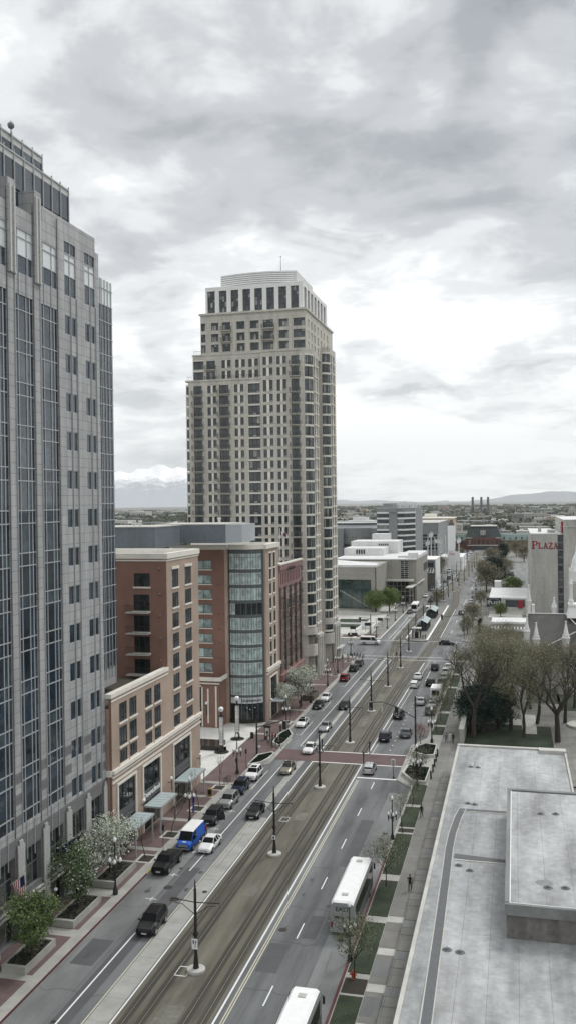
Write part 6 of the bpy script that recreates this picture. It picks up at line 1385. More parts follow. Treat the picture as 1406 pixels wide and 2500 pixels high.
def make_vehicle(kind, name, cat, pm, roof=None, detail=True, extra=None):
    S_ = SHAPES[kind]; st = S_['st']; root = thing(name, '', cat)
    body = MB(); ws = MB(); rw = MB(); sw = {-1: MB(), 1: MB()}; rings = []
    for (y, zb, zt, zr, wb_, wr_, k) in st:
        zm = zb + (zt - zb) * .55; mid = wb_ + .03
        rings.append([(wb_ * .9, y, zb), (mid, y, zm), (wb_, y, zt), (wr_ + (wb_ - wr_) * .0, y, zr), (wr_ * .82, y, zr + .035)])
    n = len(rings)
    for i in range(n - 1):
        a, c = rings[i], rings[i + 1]; kk = st[i][6]; upper_glass = (st[i][6] in (1, 2) and st[i + 1][6] in (1, 2)) or (st[i][6] == 1)
        ka = st[i][6]; first_glass = (ka == 1 and i < n / 2); last_glass = (ka == 1 and i >= n / 2)
        for s in (-1, 1):
            f = lambda p: (s * p[0], p[1], p[2])
            body.quad(f(a[0]), f(a[1]), f(c[1]), f(c[0])); body.quad(f(a[1]), f(a[2]), f(c[2]), f(c[1]))
            if ka in (1, 2): sw[s].quad(f(a[2]), f(a[3]), f(c[3]), f(c[2]))
            else: body.quad(f(a[2]), f(a[3]), f(c[3]), f(c[2]))
            if not (ka == 1): body.quad(f(a[3]), f(a[4]), f(c[4]), f(c[3]), m=1 if (ka in (2, 3) and roof) else 0)
        q = [(-a[4][0], a[4][1], a[4][2]), a[4], c[4], (-c[4][0], c[4][1], c[4][2])]
        if ka == 1:
            q = [(-a[3][0], a[3][1], a[3][2]), a[3], c[3], (-c[3][0], c[3][1], c[3][2])]
            (ws if first_glass else rw).quad(*q)
            # body-coloured pillars either side of the glass
            for s in (-1, 1): body.tube((s * a[3][0], a[3][1], a[3][2] + .01), (s * c[3][0], c[3][1], c[3][2] + .01), .04, n=4)
        else: body.quad(*q, m=1 if (ka in (2, 3) and roof) else 0)
        body.quad((-a[0][0], a[0][1], a[0][2]), a[0], c[0], (-c[0][0], c[0][1], c[0][2]), m=2)
    for e in (rings[0], rings[-1]):
        body.quad(*[p for p in e], *[(-p[0], p[1], p[2]) for p in reversed(e)])
    # pillars and roof rails
    for s in (-1, 1):
        for i in range(n - 1):
            if st[i][6] == 2:
                a, c = rings[i], rings[i + 1]
                ym = (a[3][1] + c[3][1]) / 2
                body.hexa([(s * (a[2][0] + .01), ym - .05, a[2][2]), (s * (a[2][0] + .01), ym + .05, a[2][2]), (s * (a[2][0] - .05), ym + .05, a[2][2]), (s * (a[2][0] - .05), ym - .05, a[2][2]), (s * (a[3][0] + .02), ym - .05, a[3][2]), (s * (a[3][0] + .02), ym + .05, a[3][2]), (s * (a[3][0] - .05), ym + .05, a[3][2]), (s * (a[3][0] - .05), ym - .05, a[3][2])])
    # dark wheel arches
    for yw in S_['wheels']:
        for s in (-1, 1):
            x = s * (S_['W'] / 2 + .0); rr = S_['wr'] * 1.15
            body.tube((x - s * .10, yw, S_['wr']), (x + s * .025, yw, S_['wr']), rr, n=14, m=2)
    lpart('body', body, [pm, roof or pm, M['darkmetal']], root, smooth=True)
    lpart('windscreen', ws, M['carglass'], root)
    if rw.f: lpart('rear_window', rw, M['carglass'], root)
    for s in (-1, 1): lpart('side_window', sw[s], M['carglass'], root)
    for yw in S_['wheels']:
        for s in (-1, 1):
            x = s * (S_['W'] / 2 - .10); r_ = S_['wr']; w = MB(); w.tube((x - s * .1, yw, r_), (x + s * .135, yw, r_), r_, n=18); wo = lpart('wheel', w, M['tyre'], root)
            w = MB(); w.tube((x + s * .12, yw, r_), (x + s * .15, yw, r_), r_ * .62, n=14); lpart('rim', w, M['rim'], wo)
    f0, f1 = st[0], st[1]; e0, e1 = st[-1], st[-2]
    for s in (-1, 1):
        h = MB(); xa, xb_ = f1[4] * .52, f1[4] * .98; h.hexa([(s * xa, f1[0] - .02, f1[2] - .16), (s * xb_, f1[0] - .16, f1[2] - .14), (s * xb_, f1[0] - .4, f1[2] - .1), (s * xa, f1[0] - .3, f1[2] - .16), (s * xa, f1[0] - .01 , f1[2] + .05), (s * xb_, f1[0] - .12, f1[2] + .05), (s * xb_ * .98, f1[0] - .42, f1[2] + .11), (s * xa, f1[0] - .3, f1[2] + .12)]); lpart('headlight', h, M['lampglass'], root)
        t = MB(); y = e1[0]; xa, xb_ = e1[4] * .62, e1[4] * 1.0; zt = e1[2]; t.hexa([(s * xa, y - .13, zt - .28), (s * xb_, y - .02, zt - .26), (s * xb_, y + .18, zt - .24), (s * xa, y + .1, zt - .26), (s * xa, y - .05, zt + .02), (s * xb_, y + .0, zt + .02), (s * xb_, y + .2, zt + .02), (s * xa, y + .1, zt + .03)]); lpart('tail_light', t, M['tail'], root)
        m_ = MB(); yk = [q for q in st if q[6] == 1][0]; m_.box(min(s * (yk[4] + .02), s * (yk[4] + .2)), max(s * (yk[4] + .02), s * (yk[4] + .2)), yk[0] - .28, yk[0] - .16, yk[2] + .05, yk[2] + .2); lpart('mirror', m_, pm, root)
    p = MB(); p.box(-.26, .26, f0[0] + .0, f0[0] + .02, f0[1] + .05, f0[1] + .19); lpart('number_plate', p, M['plate'], root)
    p = MB(); p.box(-.26, .26, e0[0] - .02, e0[0], e0[2] - .15, e0[2] - .01); lpart('number_plate', p, M['plate'], root)
    p = MB(); p.box(-f0[4] * .62, f0[4] * .62, f0[0] - .05, f0[0] + .015, f0[2] - .08, f0[2] + .05); lpart('grille', p, M['darkmetal'], root)
    if extra: extra(root, S_)
    index_children(root); return root
CP = {}
COLS = dict(white=((.74, .74, .73), 0, .3), silver=((.42, .43, .43), .6, .3), black=((.008, .009, .010), .0, .25), navy=((.022, .03, .055), .3, .22), grey=((.13, .135, .14), .5, .3), darkgrey=((.028, .03, .032), .2, .3), red=((.20, .010, .018), .2, .25), tan=((.30, .28, .23), .5, .3), blue=((.015, .10, .45), .1, .3))
def vehicle(kind, colour, x, y, label, heading=0, group=None, cat=None, dx=None):
    key = (kind, colour); nm = {'sedan': 'car', 'suv': 'car', 'pickup': 'pickup_truck', 'van': 'van', 'hatch': 'car'}[kind]
    if key not in CP: c_, me, ro = COLS[colour]; CP[key] = make_vehicle(kind, nm, {'pickup_truck': 'pickup truck', 'van': 'van', 'car': 'car'}[nm], paint(colour, c_, me, ro))
    return put(CP[key], (x, y, .02), R(heading), label, group=group)
PK = 'cars parked along the left kerb'; OC = 'cars driving towards the camera'; AW = 'cars driving away on the right'; PR = 'vehicles parked along the right kerb'
vehicle('suv', 'black', -36.0, 84.8, 'black SUV driving towards the camera at bottom left, behind the solid white line', 182, OC)
vehicle('pickup', 'black', -40.2, 99.4, 'black pickup truck parked at the left kerb in front of the blue van', 180, PK)
vehicle('sedan', 'white', -37.2, 106.2, 'white saloon driving beside the blue van', 180, OC)
vehicle('suv', 'darkgrey', -39.9, 115.3, 'dark parked car with an open door right behind the blue van', 180, PK)
vehicle('suv', 'silver', -39.8, 122.0, 'silver SUV parked between two dark cars at the left kerb', 180, PK)
vehicle('suv', 'navy', -40.0, 128.2, 'dark blue parked SUV with silver roof rails behind the silver SUV', 180, PK)
vehicle('suv', 'white', -39.9, 135.0, 'white SUV with dark sunroof parked just before the left crossing planter', 180, PK)
vehicle('sedan', 'black', -34.9, 118.8, 'black saloon driving towards the camera past the second tram pole', 181, OC)
vehicle('sedan', 'tan', -35.5, 139.2, 'pale saloon taxi with a roof light bar approaching from the red crosswalk', 180, OC)
vehicle('sedan', 'white', -34.6, 151.2, 'white saloon driving over the red brick crosswalk', 180, OC)
vehicle('sedan', 'silver', -35.0, 166.3, 'silver coupe just beyond the red crosswalk in the left lanes', 180, OC)
vehicle('sedan', 'black', -34.8, 184.6, 'black saloon half hidden by a tram pole, left lanes, beyond the silver coupe', 180, OC)
vehicle('sedan', 'white', -40.0, 168.6, 'white car with black sunroof parked behind the signal head at the left kerb', 180, PK)
vehicle('sedan', 'black', -40.2, 184.0, 'black car parked below the large blossom tree', 180, PK)
vehicle('sedan', 'white', -40.1, 191.4, 'white car parked beside the large blossom tree, behind the black one', 180, PK)
vehicle('suv', 'red', -40.0, 213.6, 'red SUV parked at the left kerb near the tall tower', 0, PK)
vehicle('suv', 'darkgrey', -40.0, 226.2, 'dark grey SUV parked at the left kerb beyond the red one', 0, PK)
vehicle('suv', 'grey', -39.9, 233.6, 'grey SUV parked at the left kerb, last before the far crossing', 0, PK)
vehicle('hatch', 'silver', -22.7, 141.6, 'silver hatchback waiting at the stop line before the red crosswalk, right lanes', 0, AW)
vehicle('suv', 'navy', -23.0, 161.3, 'blue-grey SUV driving away just past the red crosswalk', 0, AW)
vehicle('sedan', 'grey', -19.6, 164.8, 'grey saloon beside the blue-grey SUV in the right lanes', 0, AW)
vehicle('suv', 'darkgrey', -22.7, 178.6, 'dark SUV behind the signal mast arm in the right lanes', 0, AW)
vehicle('sedan', 'silver', -19.6, 191.5, 'silver saloon right of the dotted line in the right lanes', 0, AW)
vehicle('hatch', 'white', -22.8, 208.6, 'white car next to the tram tracks, nearer of two pale cars', 0, AW)
vehicle('sedan', 'white', -23.0, 218.6, 'white saloon next to the tram tracks, farther of two pale cars', 0, AW)
vehicle('suv', 'black', -19.4, 211.6, 'black SUV right of the two pale cars', 0, AW)
vehicle('suv', 'darkgrey', -20.0, 231.2, 'dark car waiting near the far crossing in the right lanes', 0, AW)
vehicle('suv', 'grey', -16.9, 183.2, 'grey car parked at the right kerb under the budding trees, nearest of its row', 0, PR)
vehicle('sedan', 'silver', -16.9, 189.0, 'silver car parked right behind the white truck', 0, PR)
for i, (k, c, y, l) in enumerate((('sedan', 'darkgrey', 206, 'dark car parked at the right kerb just beyond the white truck'), ('suv', 'grey', 212.5, 'grey SUV parked at the right kerb, second beyond the white truck'), ('sedan', 'silver', 219, 'silver car parked at the right kerb, third beyond the white truck'), ('suv', 'white', 225.5, 'white SUV parked at the right kerb, fourth beyond the white truck'), ('sedan', 'white', 232.5, 'white car parked at the right kerb, last before the far crossing'))): vehicle(k, c, -16.8, y, l, 0, PR)
vehicle('sedan', 'darkgrey', -20.0, 271.5, 'dark hatchback crossing the junction from left to right', -88, 'cars on the cross street')
vehicle('sedan', 'black', -12.8, 246.6, 'black car half hidden by bare branches on the cross street', -80, 'cars on the cross street')
# beyond the junction
FB = 'cars beyond the junction'
for k, c, x, y, h, l in (('sedan', 'darkgrey', -39.3, 345.5, 180, 'dark car at the left kerb just before the white minibus'), ('sedan', 'white', -38.9, 405, 180, 'white car at the left kerb under the white canopy'), ('suv', 'silver', -38.6, 434, 180, 'silver SUV at the left kerb past the white canopy'),
                         ('sedan', 'black', -35.0, 386, 180, 'black car first in the queue beyond the minibus'), ('suv', 'grey', -34.7, 394, 180, 'grey car second in the queue beyond the minibus'), ('sedan', 'silver', -34.6, 404, 180, 'silver car third in the queue beyond the minibus'), ('suv', 'white', -34.2, 413, 180, 'white SUV fourth in the queue beyond the minibus'), ('suv', 'black', -33.8, 421, 180, 'black SUV fifth in the queue beyond the minibus'), ('sedan', 'silver', -33.5, 430, 180, 'silver car last in the queue beyond the minibus'),
                         ('sedan', 'darkgrey', -35.9, 479, 180, 'dark car in the left lanes level with the striped awning'), ('suv', 'black', -35.2, 500, 180, 'black car in the left lanes beyond the striped awning'), ('van', 'white', -38.4, 549, 180, 'white van at the left kerb under the grey trees'), ('sedan', 'black', -20.0, 346, 0, 'black car in the right lanes beside the brown round tree'),
                         ('suv', 'white', -17.8, 384, 0, 'white SUV at the right kerb past the brown round tree'), ('suv', 'silver', -17.8, 392, 0, 'silver SUV at the right kerb past the brown round tree'), ('sedan', 'darkgrey', 1.5, 402, 90, 'dark car behind the restaurant roof')): vehicle(k, c, x, y, l, h, FB)
random.seed(77)
for i in range(34):
    k = random.choice(('sedan', 'suv', 'suv')); c = random.choice(('white', 'silver', 'grey', 'black', 'darkgrey', 'white'))
    if i < 20: x = -38 + 17.5 * random.random(); y = 575 + 10.5 * i; x = -38.5 if i % 3 == 0 else (-34.5 if i % 3 == 1 else -21.5)
    else: x = -3.0 + random.uniform(-.1, .1); y = 418 + 9 * (i - 20)
    lab = '%s %s far down the street near the station' % (c if c != 'darkgrey' else 'dark grey', 'car') if i < 20 else '%s car in the row of parked cars right of the near-black evergreen' % (c if c != 'darkgrey' else 'dark grey')
    vehicle(k, c, x, y, lab, 180 if i < 20 else 90, lab.replace(' car ', ' cars ', 1))
# taxi bar, roof rails, sunroofs, open door
def attach(o, nm, mb, m): 
    c = mb.build(nm, m); c.parent = o
def find(lbl): return [o for o in bpy.data.objects if o.get('label', '').startswith(lbl)][0]
b = MB(); b.box(-.5, .5, -.35, -.1, 1.47, 1.6); attach(find('pale saloon taxi'), 'roof_light_bar', b, M['darkmetal'])
for l in ('white SUV with dark sunroof', 'white car with black sunroof'):
    b = MB(); z = 1.665 if 'SUV' in l else 1.46; z = z + .075 if 'SUV' in l else z + .03; b.box(-.45, .45, -.75, .1, z - .06, z); attach(find(l), 'sunroof', b, M['carglass'])
b = MB()
for s in (-1, 1): b.box(s * .66 - .03, s * .66 + .03, -1.7, .2, 1.74, 1.80)
attach(find('dark blue parked SUV'), 'roof_rail', b, M['rim'])
b = MB(); b.hexa([(-.95, .55, .35), (-1.75, .1, .35), (-1.78, .04, .35), (-.98, .5, .35), (-.95, .55, 1.02), (-1.75, .1, 1.02), (-1.78, .04, 1.02), (-.98, .5, 1.02)], 0)
b.hexa([(-.93, .5, 1.02), (-1.68, .1, 1.02), (-1.71, .05, 1.02), (-.96, .46, 1.02), (-.85, .3, 1.5), (-1.5, -.02, 1.5), (-1.53, -.06, 1.5), (-.88, .26, 1.5)], 1); attach(find('dark parked car with an open door'), 'open_door', b, [PAINT['darkgrey'], M['carglass']])
# blue delivery van
def van_extra(root, S_):
    f = MB(); f.box(-.62, .62, 2.66, 2.78, .72, 1.0); f.box(-.85, .85, 2.70, 2.80, .42, .56); lpart('chrome_bumper', f, M['rim'], root)
    f = MB(); f.box(.865, .905, -1.9, -1.1, 1.62, 1.92); f.box(.87, .91, .9, 1.4, 1.0, 1.1); f.box(-.22, .22, 2.15, 2.4, 1.17, 1.21); lpart('white_marking', f, M['white'], root)
    f = MB(); f.tube((-.1, -1.75, 2.33), (.1, -1.75, 2.33), .01, n=4); lpart('roof_rib', f, M['white'], root)
CP['bv'] = make_vehicle('van', 'delivery_van', 'van', paint('blue', COLS['blue'][0], .1, .3), roof=M['white'], extra=van_extra)
put(CP['bv'], (-39.9, 106.7, .02), R(180), 'bright blue delivery van with a white roof parked at the left kerb')
sh = make_vehicle('van', 'shuttle_van', 'van', paint('white', COLS['white'][0], 0, .3)); b = MB()
for s in (-1, 1): b.hexa([(s * .99, -2.5, 1.28), (s * .99, .3, 1.28), (s * 1.01, .3, 1.28), (s * 1.01, -2.5, 1.28), (s * .88, -2.5, 2.05), (s * .88, .3, 2.05), (s * .93, .3, 2.05), (s * .93, -2.5, 2.05)])
lpart('long_side_window', b, M['carglass'], sh); index_children(sh)
put(sh, (-42.5, 268.5, .02), R(-90), 'white shuttle van waiting at the left side of the junction', sc=1.1)
# white box truck parked on the right
tr = thing('box_truck', 'white box truck with dark cab glass parked at the right kerb under the trees', 'truck', (-16.7, 196.5, .02)); b = MB(); b.box(-1.1, 1.1, -3.2, 1.6, .8, 3.0); b.box(-1.12, 1.12, -3.3, -3.18, .6, 3.05); lpart('box', b, M['white'], tr)
b = MB(); b.hexa([(-1.0, 1.7, .5), (1.0, 1.7, .5), (1.0, 3.3, .5), (-1.0, 3.3, .5), (-1.0, 1.7, 2.3), (1.0, 1.7, 2.3), (.95, 2.5, 2.3), (-.95, 2.5, 2.3)]); lpart('cab', b, M['white'], tr)
b = MB(); b.quad((-.9, 3.16, 1.0), (.9, 3.16, 1.0), (.9, 2.62, 2.15), (-.9, 2.62, 2.15)); b.box(-.8, .8, -3.33, -3.31, 1.5, 2.6); lpart('dark_panel', b, M['carglass'], tr)
for y in (-2.2, 2.3):
    for s in (-1, 1): b = MB(); b.tube((s * .8, y, .45), (s * 1.08, y, .45), .45, n=14); wo = lpart('wheel', b, M['tyre'], tr); b = MB(); b.tube((s * 1.07, y, .45), (s * 1.11, y, .45), .26, n=10); lpart('rim', b, M['rim'], wo)
for s in (-1, 1): b = MB(); b.box(s * .85 - .12, s * .85 + .12, -3.36, -3.3, .75, .95); lpart('tail_light', b, M['tail'], tr)
# coaches
def coach(label, x, y, L=12.6, loc_text=True, name='coach', W_=2.5, Hh=3.45):
    r = thing(name, label, 'bus', (x, y, .02)); w = W_ / 2; b = MB()
    P = [(-w, .35), (-w, 2.9), (-w + .12, 3.25), (-w + .35, Hh), (w - .35, Hh), (w - .12, 3.25), (w, 2.9), (w, .35)]
    def ring(y, s=1.0, zs=0): return [(px * s, y, pz - (zs if pz > 3 else 0)) for px, pz in P]
    rg = [ring(0, .97, .18), ring(.25, 1, .03), ring(.6), ring(L - .6), ring(L - .2, 1, .08), ring(L, .94, .35)]
    for a, c in zip(rg, rg[1:]):
        for i in range(7): b.quad(a[i], a[i + 1], c[i + 1], c[i], m=1 if i in (2, 3, 4) else 0)
    b.quad(*rg[0]); b.quad(*rg[-1]); lpart('body', b, [M['rim'] if name == 'coach' else M['white'], M['white']], r, smooth=True)
    for s in (-1, 1): b = MB(); b.box(min(s * (w + .0), s * (w + .02)), max(s * w, s * (w + .02)), .5, L - .9, 1.55, 2.85); b.box(min(s * w, s * (w + .025)), max(s * w, s * (w + .025)), .4, L - .4, .45, 1.5, 1); lpart('side_window', b, [M['carglass'], M['asphalt_patch'] if name == 'coach' else M['white']], r)
    b = MB(); b.quad((-w * .88, L + .015, 1.3), (w * .88, L + .015, 1.3), (w * .84, L + .005, 2.95), (-w * .84, L + .005, 2.95)); lpart('windscreen', b, M['carglass'], r)
    b = MB()
    for k in range(9): b.box(-w * .9, w * .9, -.03, -.005, .62 + .1 * k, .67 + .1 * k)
    b.box(-w, w, -.1, 0, .35, .55); lpart('rear_grille', b, M['rim'], r)
    if name == 'coach':
        t = text_mb('EAST', .62, .02); t.v = [(px, -.03, 2.62 + py) for px, py, pz in t.v]; lpart('rear_lettering', t, mat('livery_violet_' + str(int(y)), (.08, .07, .14), .5, var=0), r)
        b = MB(); b.box(-.75, -.35, -.04, -.01, 1.72, 1.92); b.box(-.15, .15, -.04, -.01, 1.74, 1.84); lpart('rear_marking', b, M['darkmetal'], r)
    for s in (-1, 1):
        b = MB(); b.box(s * (w - .2) - .1, s * (w - .2) + .1, -.05, -.01, .8, 1.3); lpart('tail_light', b, M['tail'], r)
        b = MB(); b.box(s * (w + .15) - .09, s * (w + .15) + .09, L - .05, L + .1, 2.1, 2.7); b.tube((s * (w - .1), L - .1, 2.95), (s * (w + .15), L + .02, 2.7), .03, n=4); lpart('mirror', b, M['darkmetal'], r)
        for yy in (2.6, 3.9, L - 2.3): b = MB(); b.tube((s * (w - .3), yy, .5), (s * (w + .01), yy, .5), .5, n=16); wo = lpart('wheel', b, M['tyre'], r); b = MB(); b.tube((s * (w), yy, .5), (s * (w + .03), yy, .5), .28, n=12); lpart('rim', b, M['rim'], wo)
    for yy in (1.6, L - 1.6): b = MB(); b.box(-.32, .32, yy - .3, yy + .3, Hh, Hh + .05); b.box(-.28, .28, yy - .26, yy + .26, Hh + .05, Hh + .07); lpart('roof_hatch', b, M['conc_lt'], r)
    return r
coach('white-roofed coach with EAST on its grey back parked at the right kerb, seen from behind', -16.9, 87.3, 11.8)
coach('white-roofed coach cut off by the bottom edge of the photograph', -16.85, 59.6, 11.8)
mbus = coach('white minibus with a big dark windscreen facing the camera beyond the junction', -38.0, 357.5, 9, name='minibus'); mbus.rotation_euler = (0, 0, math.pi)

# ================================================================ STREET FURNITURE
# tram catenary poles
def cat_pole():
    r = thing('tram_pole', '', 'pole'); b = MB(); b.lathe([(.30, .25), (.26, .5), (.17, 1.5), (.15, 1.55), (.13, 7.6), (.09, 7.65), (.05, 8.3), (.02, 8.5)], n=10); b.box(-.2, .2, -.2, .2, 3.3, 3.6) ; lpart('shaft', b, M['darkmetal'], r, smooth=False)
    b = MB(); b.lathe([(.85, 0), (.85, .24), (.75, .3), (.3, .3)], n=20); lpart('concrete_base', b, M['conc_lt'], r)
    for s in (-1, 1):
        b = MB(); b.tube((0, 0, 6.35), (s * 2.3, 0, 6.55 if s < 0 else 6.45), .05, n=6); b.tube((0, 0, 5.2), (s * .8, 0, 5.75), .035, n=5); b.tube((s * .8, 0, 5.75), (s * 1.25, 0, 6.1), .035, n=5); b.tube((s * 1.25, 0, 6.1), (s * 2.0, 0, 6.15), .03, n=5); b.ball((s * 2.3, 0, 6.5), .08, 0, 6); b.tube((s * 2.25, 0, 6.45), (s * 2.45, 0, 5.9), .02, n=4); lpart('bracket_arm', b, M['darkmetal'], r)
    index_children(r); return r
cp = cat_pole(); cy_ = [77.8, 105.7, 132.1, 157.7, 182.3, 207.2, 231.2]
nm = ['first tram pole from the bottom of the photo, with a white traffic sign', 'second tram pole from the bottom, beside the black saloon, with a small white sign', 'third tram pole, standing just before the red crosswalk', 'fourth tram pole, just beyond the red crosswalk', 'fifth tram pole, beside a small white post', 'sixth tram pole, short of the far junction', 'seventh tram pole, last before the far junction']
for y, l in zip(cy_, nm): put(cp, (-28.75, y, .02), 0, 'black ' + l, group='black tram poles between the tracks')
for i, (x, y) in enumerate(((-29.6, 257), (-30.3, 283), (-30.3, 307), (-30.3, 333), (-30.3, 360), (-29.8, 390), (-33.8, 404), (-28.8, 404), (-33.6, 430), (-28.6, 430), (-33.0, 456), (-27.2, 456), (-32.4, 482), (-26, 482), (-31.8, 512), (-25, 512), (-31.4, 545), (-24.8, 545), (-31, 580), (-25, 580), (-31, 620), (-25, 620))):
    o = put(cp, (x, y, .02), 0, ('black tram pole in the middle of the far junction' if i == 0 else 'black tram pole on the station platform' if i < 5 else 'black tram pole far down the tracks'), group=('pole in the far junction' if i == 0 else 'tram poles on the platform' if i < 5 else 'far tram poles'))
b = MB(); b.box(-.27, .27, -.3, -.26, 2.15, 3.1); sg = b.build('traffic_sign', M['white']); sg.parent = find('black first tram pole')
b = MB(); b.box(-.17, -.05, -.32, -.305, 2.75, 2.98); b.quad((-.2, -.32, 2.78), (-.02, -.32, 2.78), (-.11, -.32, 2.58)); b.hexa([(0, -.32, 2.3), (.06, -.32, 2.3), (.06, -.31, 2.3), (0, -.31, 2.3), (.1, -.32, 2.85), (.16, -.32, 2.85), (.16, -.31, 2.85), (.1, -.31, 2.85)]); b.quad((.04, -.32, 2.8), (.22, -.32, 2.8), (.15, -.32, 3.0)); k_ = b.build('sign_arrow', M['sign_black']); k_.parent = sg
b = MB(); b.box(-.22, .22, -.3, -.26, 2.0, 2.5); sg = b.build('traffic_sign', M['white']); sg.parent = find('black second tram pole')
b = MB(); b.box(-.1, .1, -.32, -.305, 2.1, 2.4); k_ = b.build('sign_arrow', M['sign_black']); k_.parent = sg
# triple globe street lamps
def lamp(n=3):
    r = thing('street_lamp', '', 'street lamp'); b = MB(); b.lathe([(.32, 0), (.30, .5), (.18, .8), (.12, 1.2), (.09, 5.2), (.12, 5.3), (.07, 5.4), (.07, 6.2), (.16, 6.3)], n=10)
    arms = [(math.cos(a), math.sin(a)) for a in [R(0), R(180)] + ([R(90), R(270)] if n > 3 else [])]
    for c_, s_ in arms: b.tube((0, 0, 3.5), (c_ * .62, s_ * .62, 3.6), .045, n=5); b.tube((c_ * .62, s_ * .62, 3.0), (c_ * .62, s_ * .62, 3.85), .06, .12, n=7)
    lpart('post', b, M['darkmetal'], r)
    for c_, s_ in arms: b = MB(); b.lathe([(.09, 3.85), (.20, 4.02), (.19, 4.22), (.07, 4.38), (.02, 4.48)], (c_ * .62, s_ * .62, 0), 10); lpart('globe', b, M['globe'], r, smooth=True)
    b = MB(); b.lathe([(.10, 6.25), (.22, 6.42), (.21, 6.68), (.08, 6.86), (.02, 6.98)], n=10); lpart('globe', b, M['globe'], r, smooth=True); index_children(r); return r
l4 = lamp(4)
LL = [(-42.9, 91.0, 'nearest the grey tower on the left pavement'), (-42.5, 113.4, 'beside the blue banner on the left pavement'), (-42.9, 136.0, 'on the left pavement before the plaza'), (-42.3, 165.3, 'by the small glass canopy on the left pavement'), (-42.6, 187.5, 'rising out of the large blossom tree'), (-42.6, 205.5, 'beyond the large blossom tree near the red SUV'), (-43.4, 222, 'at the foot of the tall tower'),
      (-15.3, 82.5, 'in front of the back of the coach'), (-15.4, 113.5, 'on the right verge among thin trees'), (-14.6, 135.5, 'beside the nearer crossing planter on the right'), (-14.6, 160.5, 'behind the farther crossing planter on the right'), (-14.9, 236, 'at the far crossing corner on the right'),
      (-44.5, 247, 'at the corner of the far junction, left one'), (-42.6, 281.5, 'standing by the red paving beyond the junction'), (-41.9, 302, 'second on the pavement beyond the junction'), (-41.8, 322, 'third on the pavement beyond the junction'), (-41.8, 345, 'fourth beyond the junction, by the lime-green trees'), (-41.6, 372, 'before the white canopy of the arts hall'), (-41.6, 398, 'at the far end of the white canopy'), (-42.5, 440, 'beyond the arts hall'), (-16.8, 300, 'glowing among the brown trees on the right'), (-16.8, 330, 'left of the restaurant'), (-17, 378, 'by the kerb past the dark restaurant sign'), (-17, 410, 'by the car park'), (-42.6, 480, 'under the white sign masts')]
for x, y, l in LL: put(l4, (x, y, .15), R(20), sc=(.80 if -16 < x < -14 and y < 130 else .92), label= 'black lamp post with white globes ' + l, group='black lamp posts with white globes')
b = MB(); b.box(-47.2 + 5.0, -47.2 + 5.06, 113.0, 113.7, 1.9, 4.2) if False else b.box(-42.05, -42.0, 113.25, 113.85, 1.6, 4.0); single('banner', b, M['banner'], 'blue banner hanging from the lamp post beside the brick building', 'banner')
b = MB(); b.box(-42.15, -42.1, 221.8, 222.4, 1.3, 3.6); single('banner', b, M['banner'], 'blue banner on the lamp post at the foot of the tall tower', 'banner')
# signals with mast arms
def signal(name, label, x, y, h, arms, heads, side):
    r = thing(name, label, 'traffic signal', (x, y, .15)); b = MB(); b.lathe([(.45, 0), (.45, .12), (.2, .2), (.17, .6), (.13, h)], n=10); lpart('post', b, M['darkmetal'], r)
    b = MB(); pts = arms
    for p, q in zip(pts, pts[1:]): b.tube(p, q, .09, .07, 7)
    lpart('mast_arm', b, M['darkmetal'], r)
    for (hx, hy, hz, d) in heads:
        b = MB(); b.box(hx - .22, hx + .22, hy - .16, hy + .16, hz - .6, hz + .6); b.box(hx - .36, hx + .36, hy - .03 - .0, hy + .03, hz - .75, hz + .75, 1); ho = lpart('signal_head', b, [M['darkmetal'], M['sign_black']], r)
        b = MB()
        for k in (-1, 0, 1): b.lathe([(.12, 0), (.12, .05)], (0, 0, 0), 10)
        b.v = [(hx + vx, hy - d * (.17 + vz), hz + (i // 20 - 1) * .36 + vy) for i, (vx, vy, vz) in enumerate(b.v)]; lpart('signal_lens', b, [M['sign_black']], ho); b = MB(); b.lathe([(.08, 0), (.08, .03)], (0, 0, 0), 8); b.v = [(hx + vx, hy - d * (.23 + vz), hz - .36 + vy) for vx, vy, vz in b.v]; lpart('lit_lens', b, [M['lampglass']], ho)
        b = MB(); q = .36
        for (xa, xb_, za, zb) in ((-q, q, .72, .78), (-q, q, -.78, -.72), (-q - .03, -q + .02, -.78, .78), (q - .02, q + .03, -.78, .78)): b.box(hx + xa, hx + xb_, hy - .05, hy + .05, hz + za, hz + zb)
        lpart('reflective_border', b, M['plate'], ho)
    return r
signal('traffic_signal', 'black signal mast on the right pavement with two heads reaching over the lanes', -16.9, 139.9 + 15.5, 9.2, [(.1, 0, 5.4), (-3.2, -.2, 7.3), (-5.6, -.4, 8.1), (-7.6, -.6, 8.0)], [(-3.2, -.2, 6.6, 1), (-7.6, -.5, 7.3, 1)], -1)
signal('traffic_signal', 'black signal mast on the left pavement with one head near the lamp post', -42.6, 146.2, 6.9, [(0, 0, 4.9), (2.6, .1, 5.6), (4.7, .2, 6.3)], [(4.8, .2, 5.4, -1)], 1)
signal('traffic_signal', 'black signal mast at the left corner of the far junction', -44.0, 279.5, 7.6, [(0, 0, 6.2), (-3.3, -.5, 6.6)], [(-3.3, -.6, 5.9, 1)], 1)
signal('traffic_signal', 'black signal mast beyond the platform on the right kerb', -16.8, 404, 7.0, [(0, 0, 6.0), (-3.5, 0, 8.0), (-7.8, 0, 8.4)], [(-7.8, 0, 7.6, 1)], -1)
b = MB(); b.box(-22.4, -21.8, 281.3, 281.5, 6.2, 7.8); b.tube((-22.1, 281.5, 7.0), (-15.5, 283, 7.6), .07, n=6); b.tube((-15.5, 283, .1), (-15.5, 283, 8), .12, n=8); single('traffic_signal', b, M['darkmetal'], 'black signal head hanging over the right track beyond the junction', 'traffic signal')
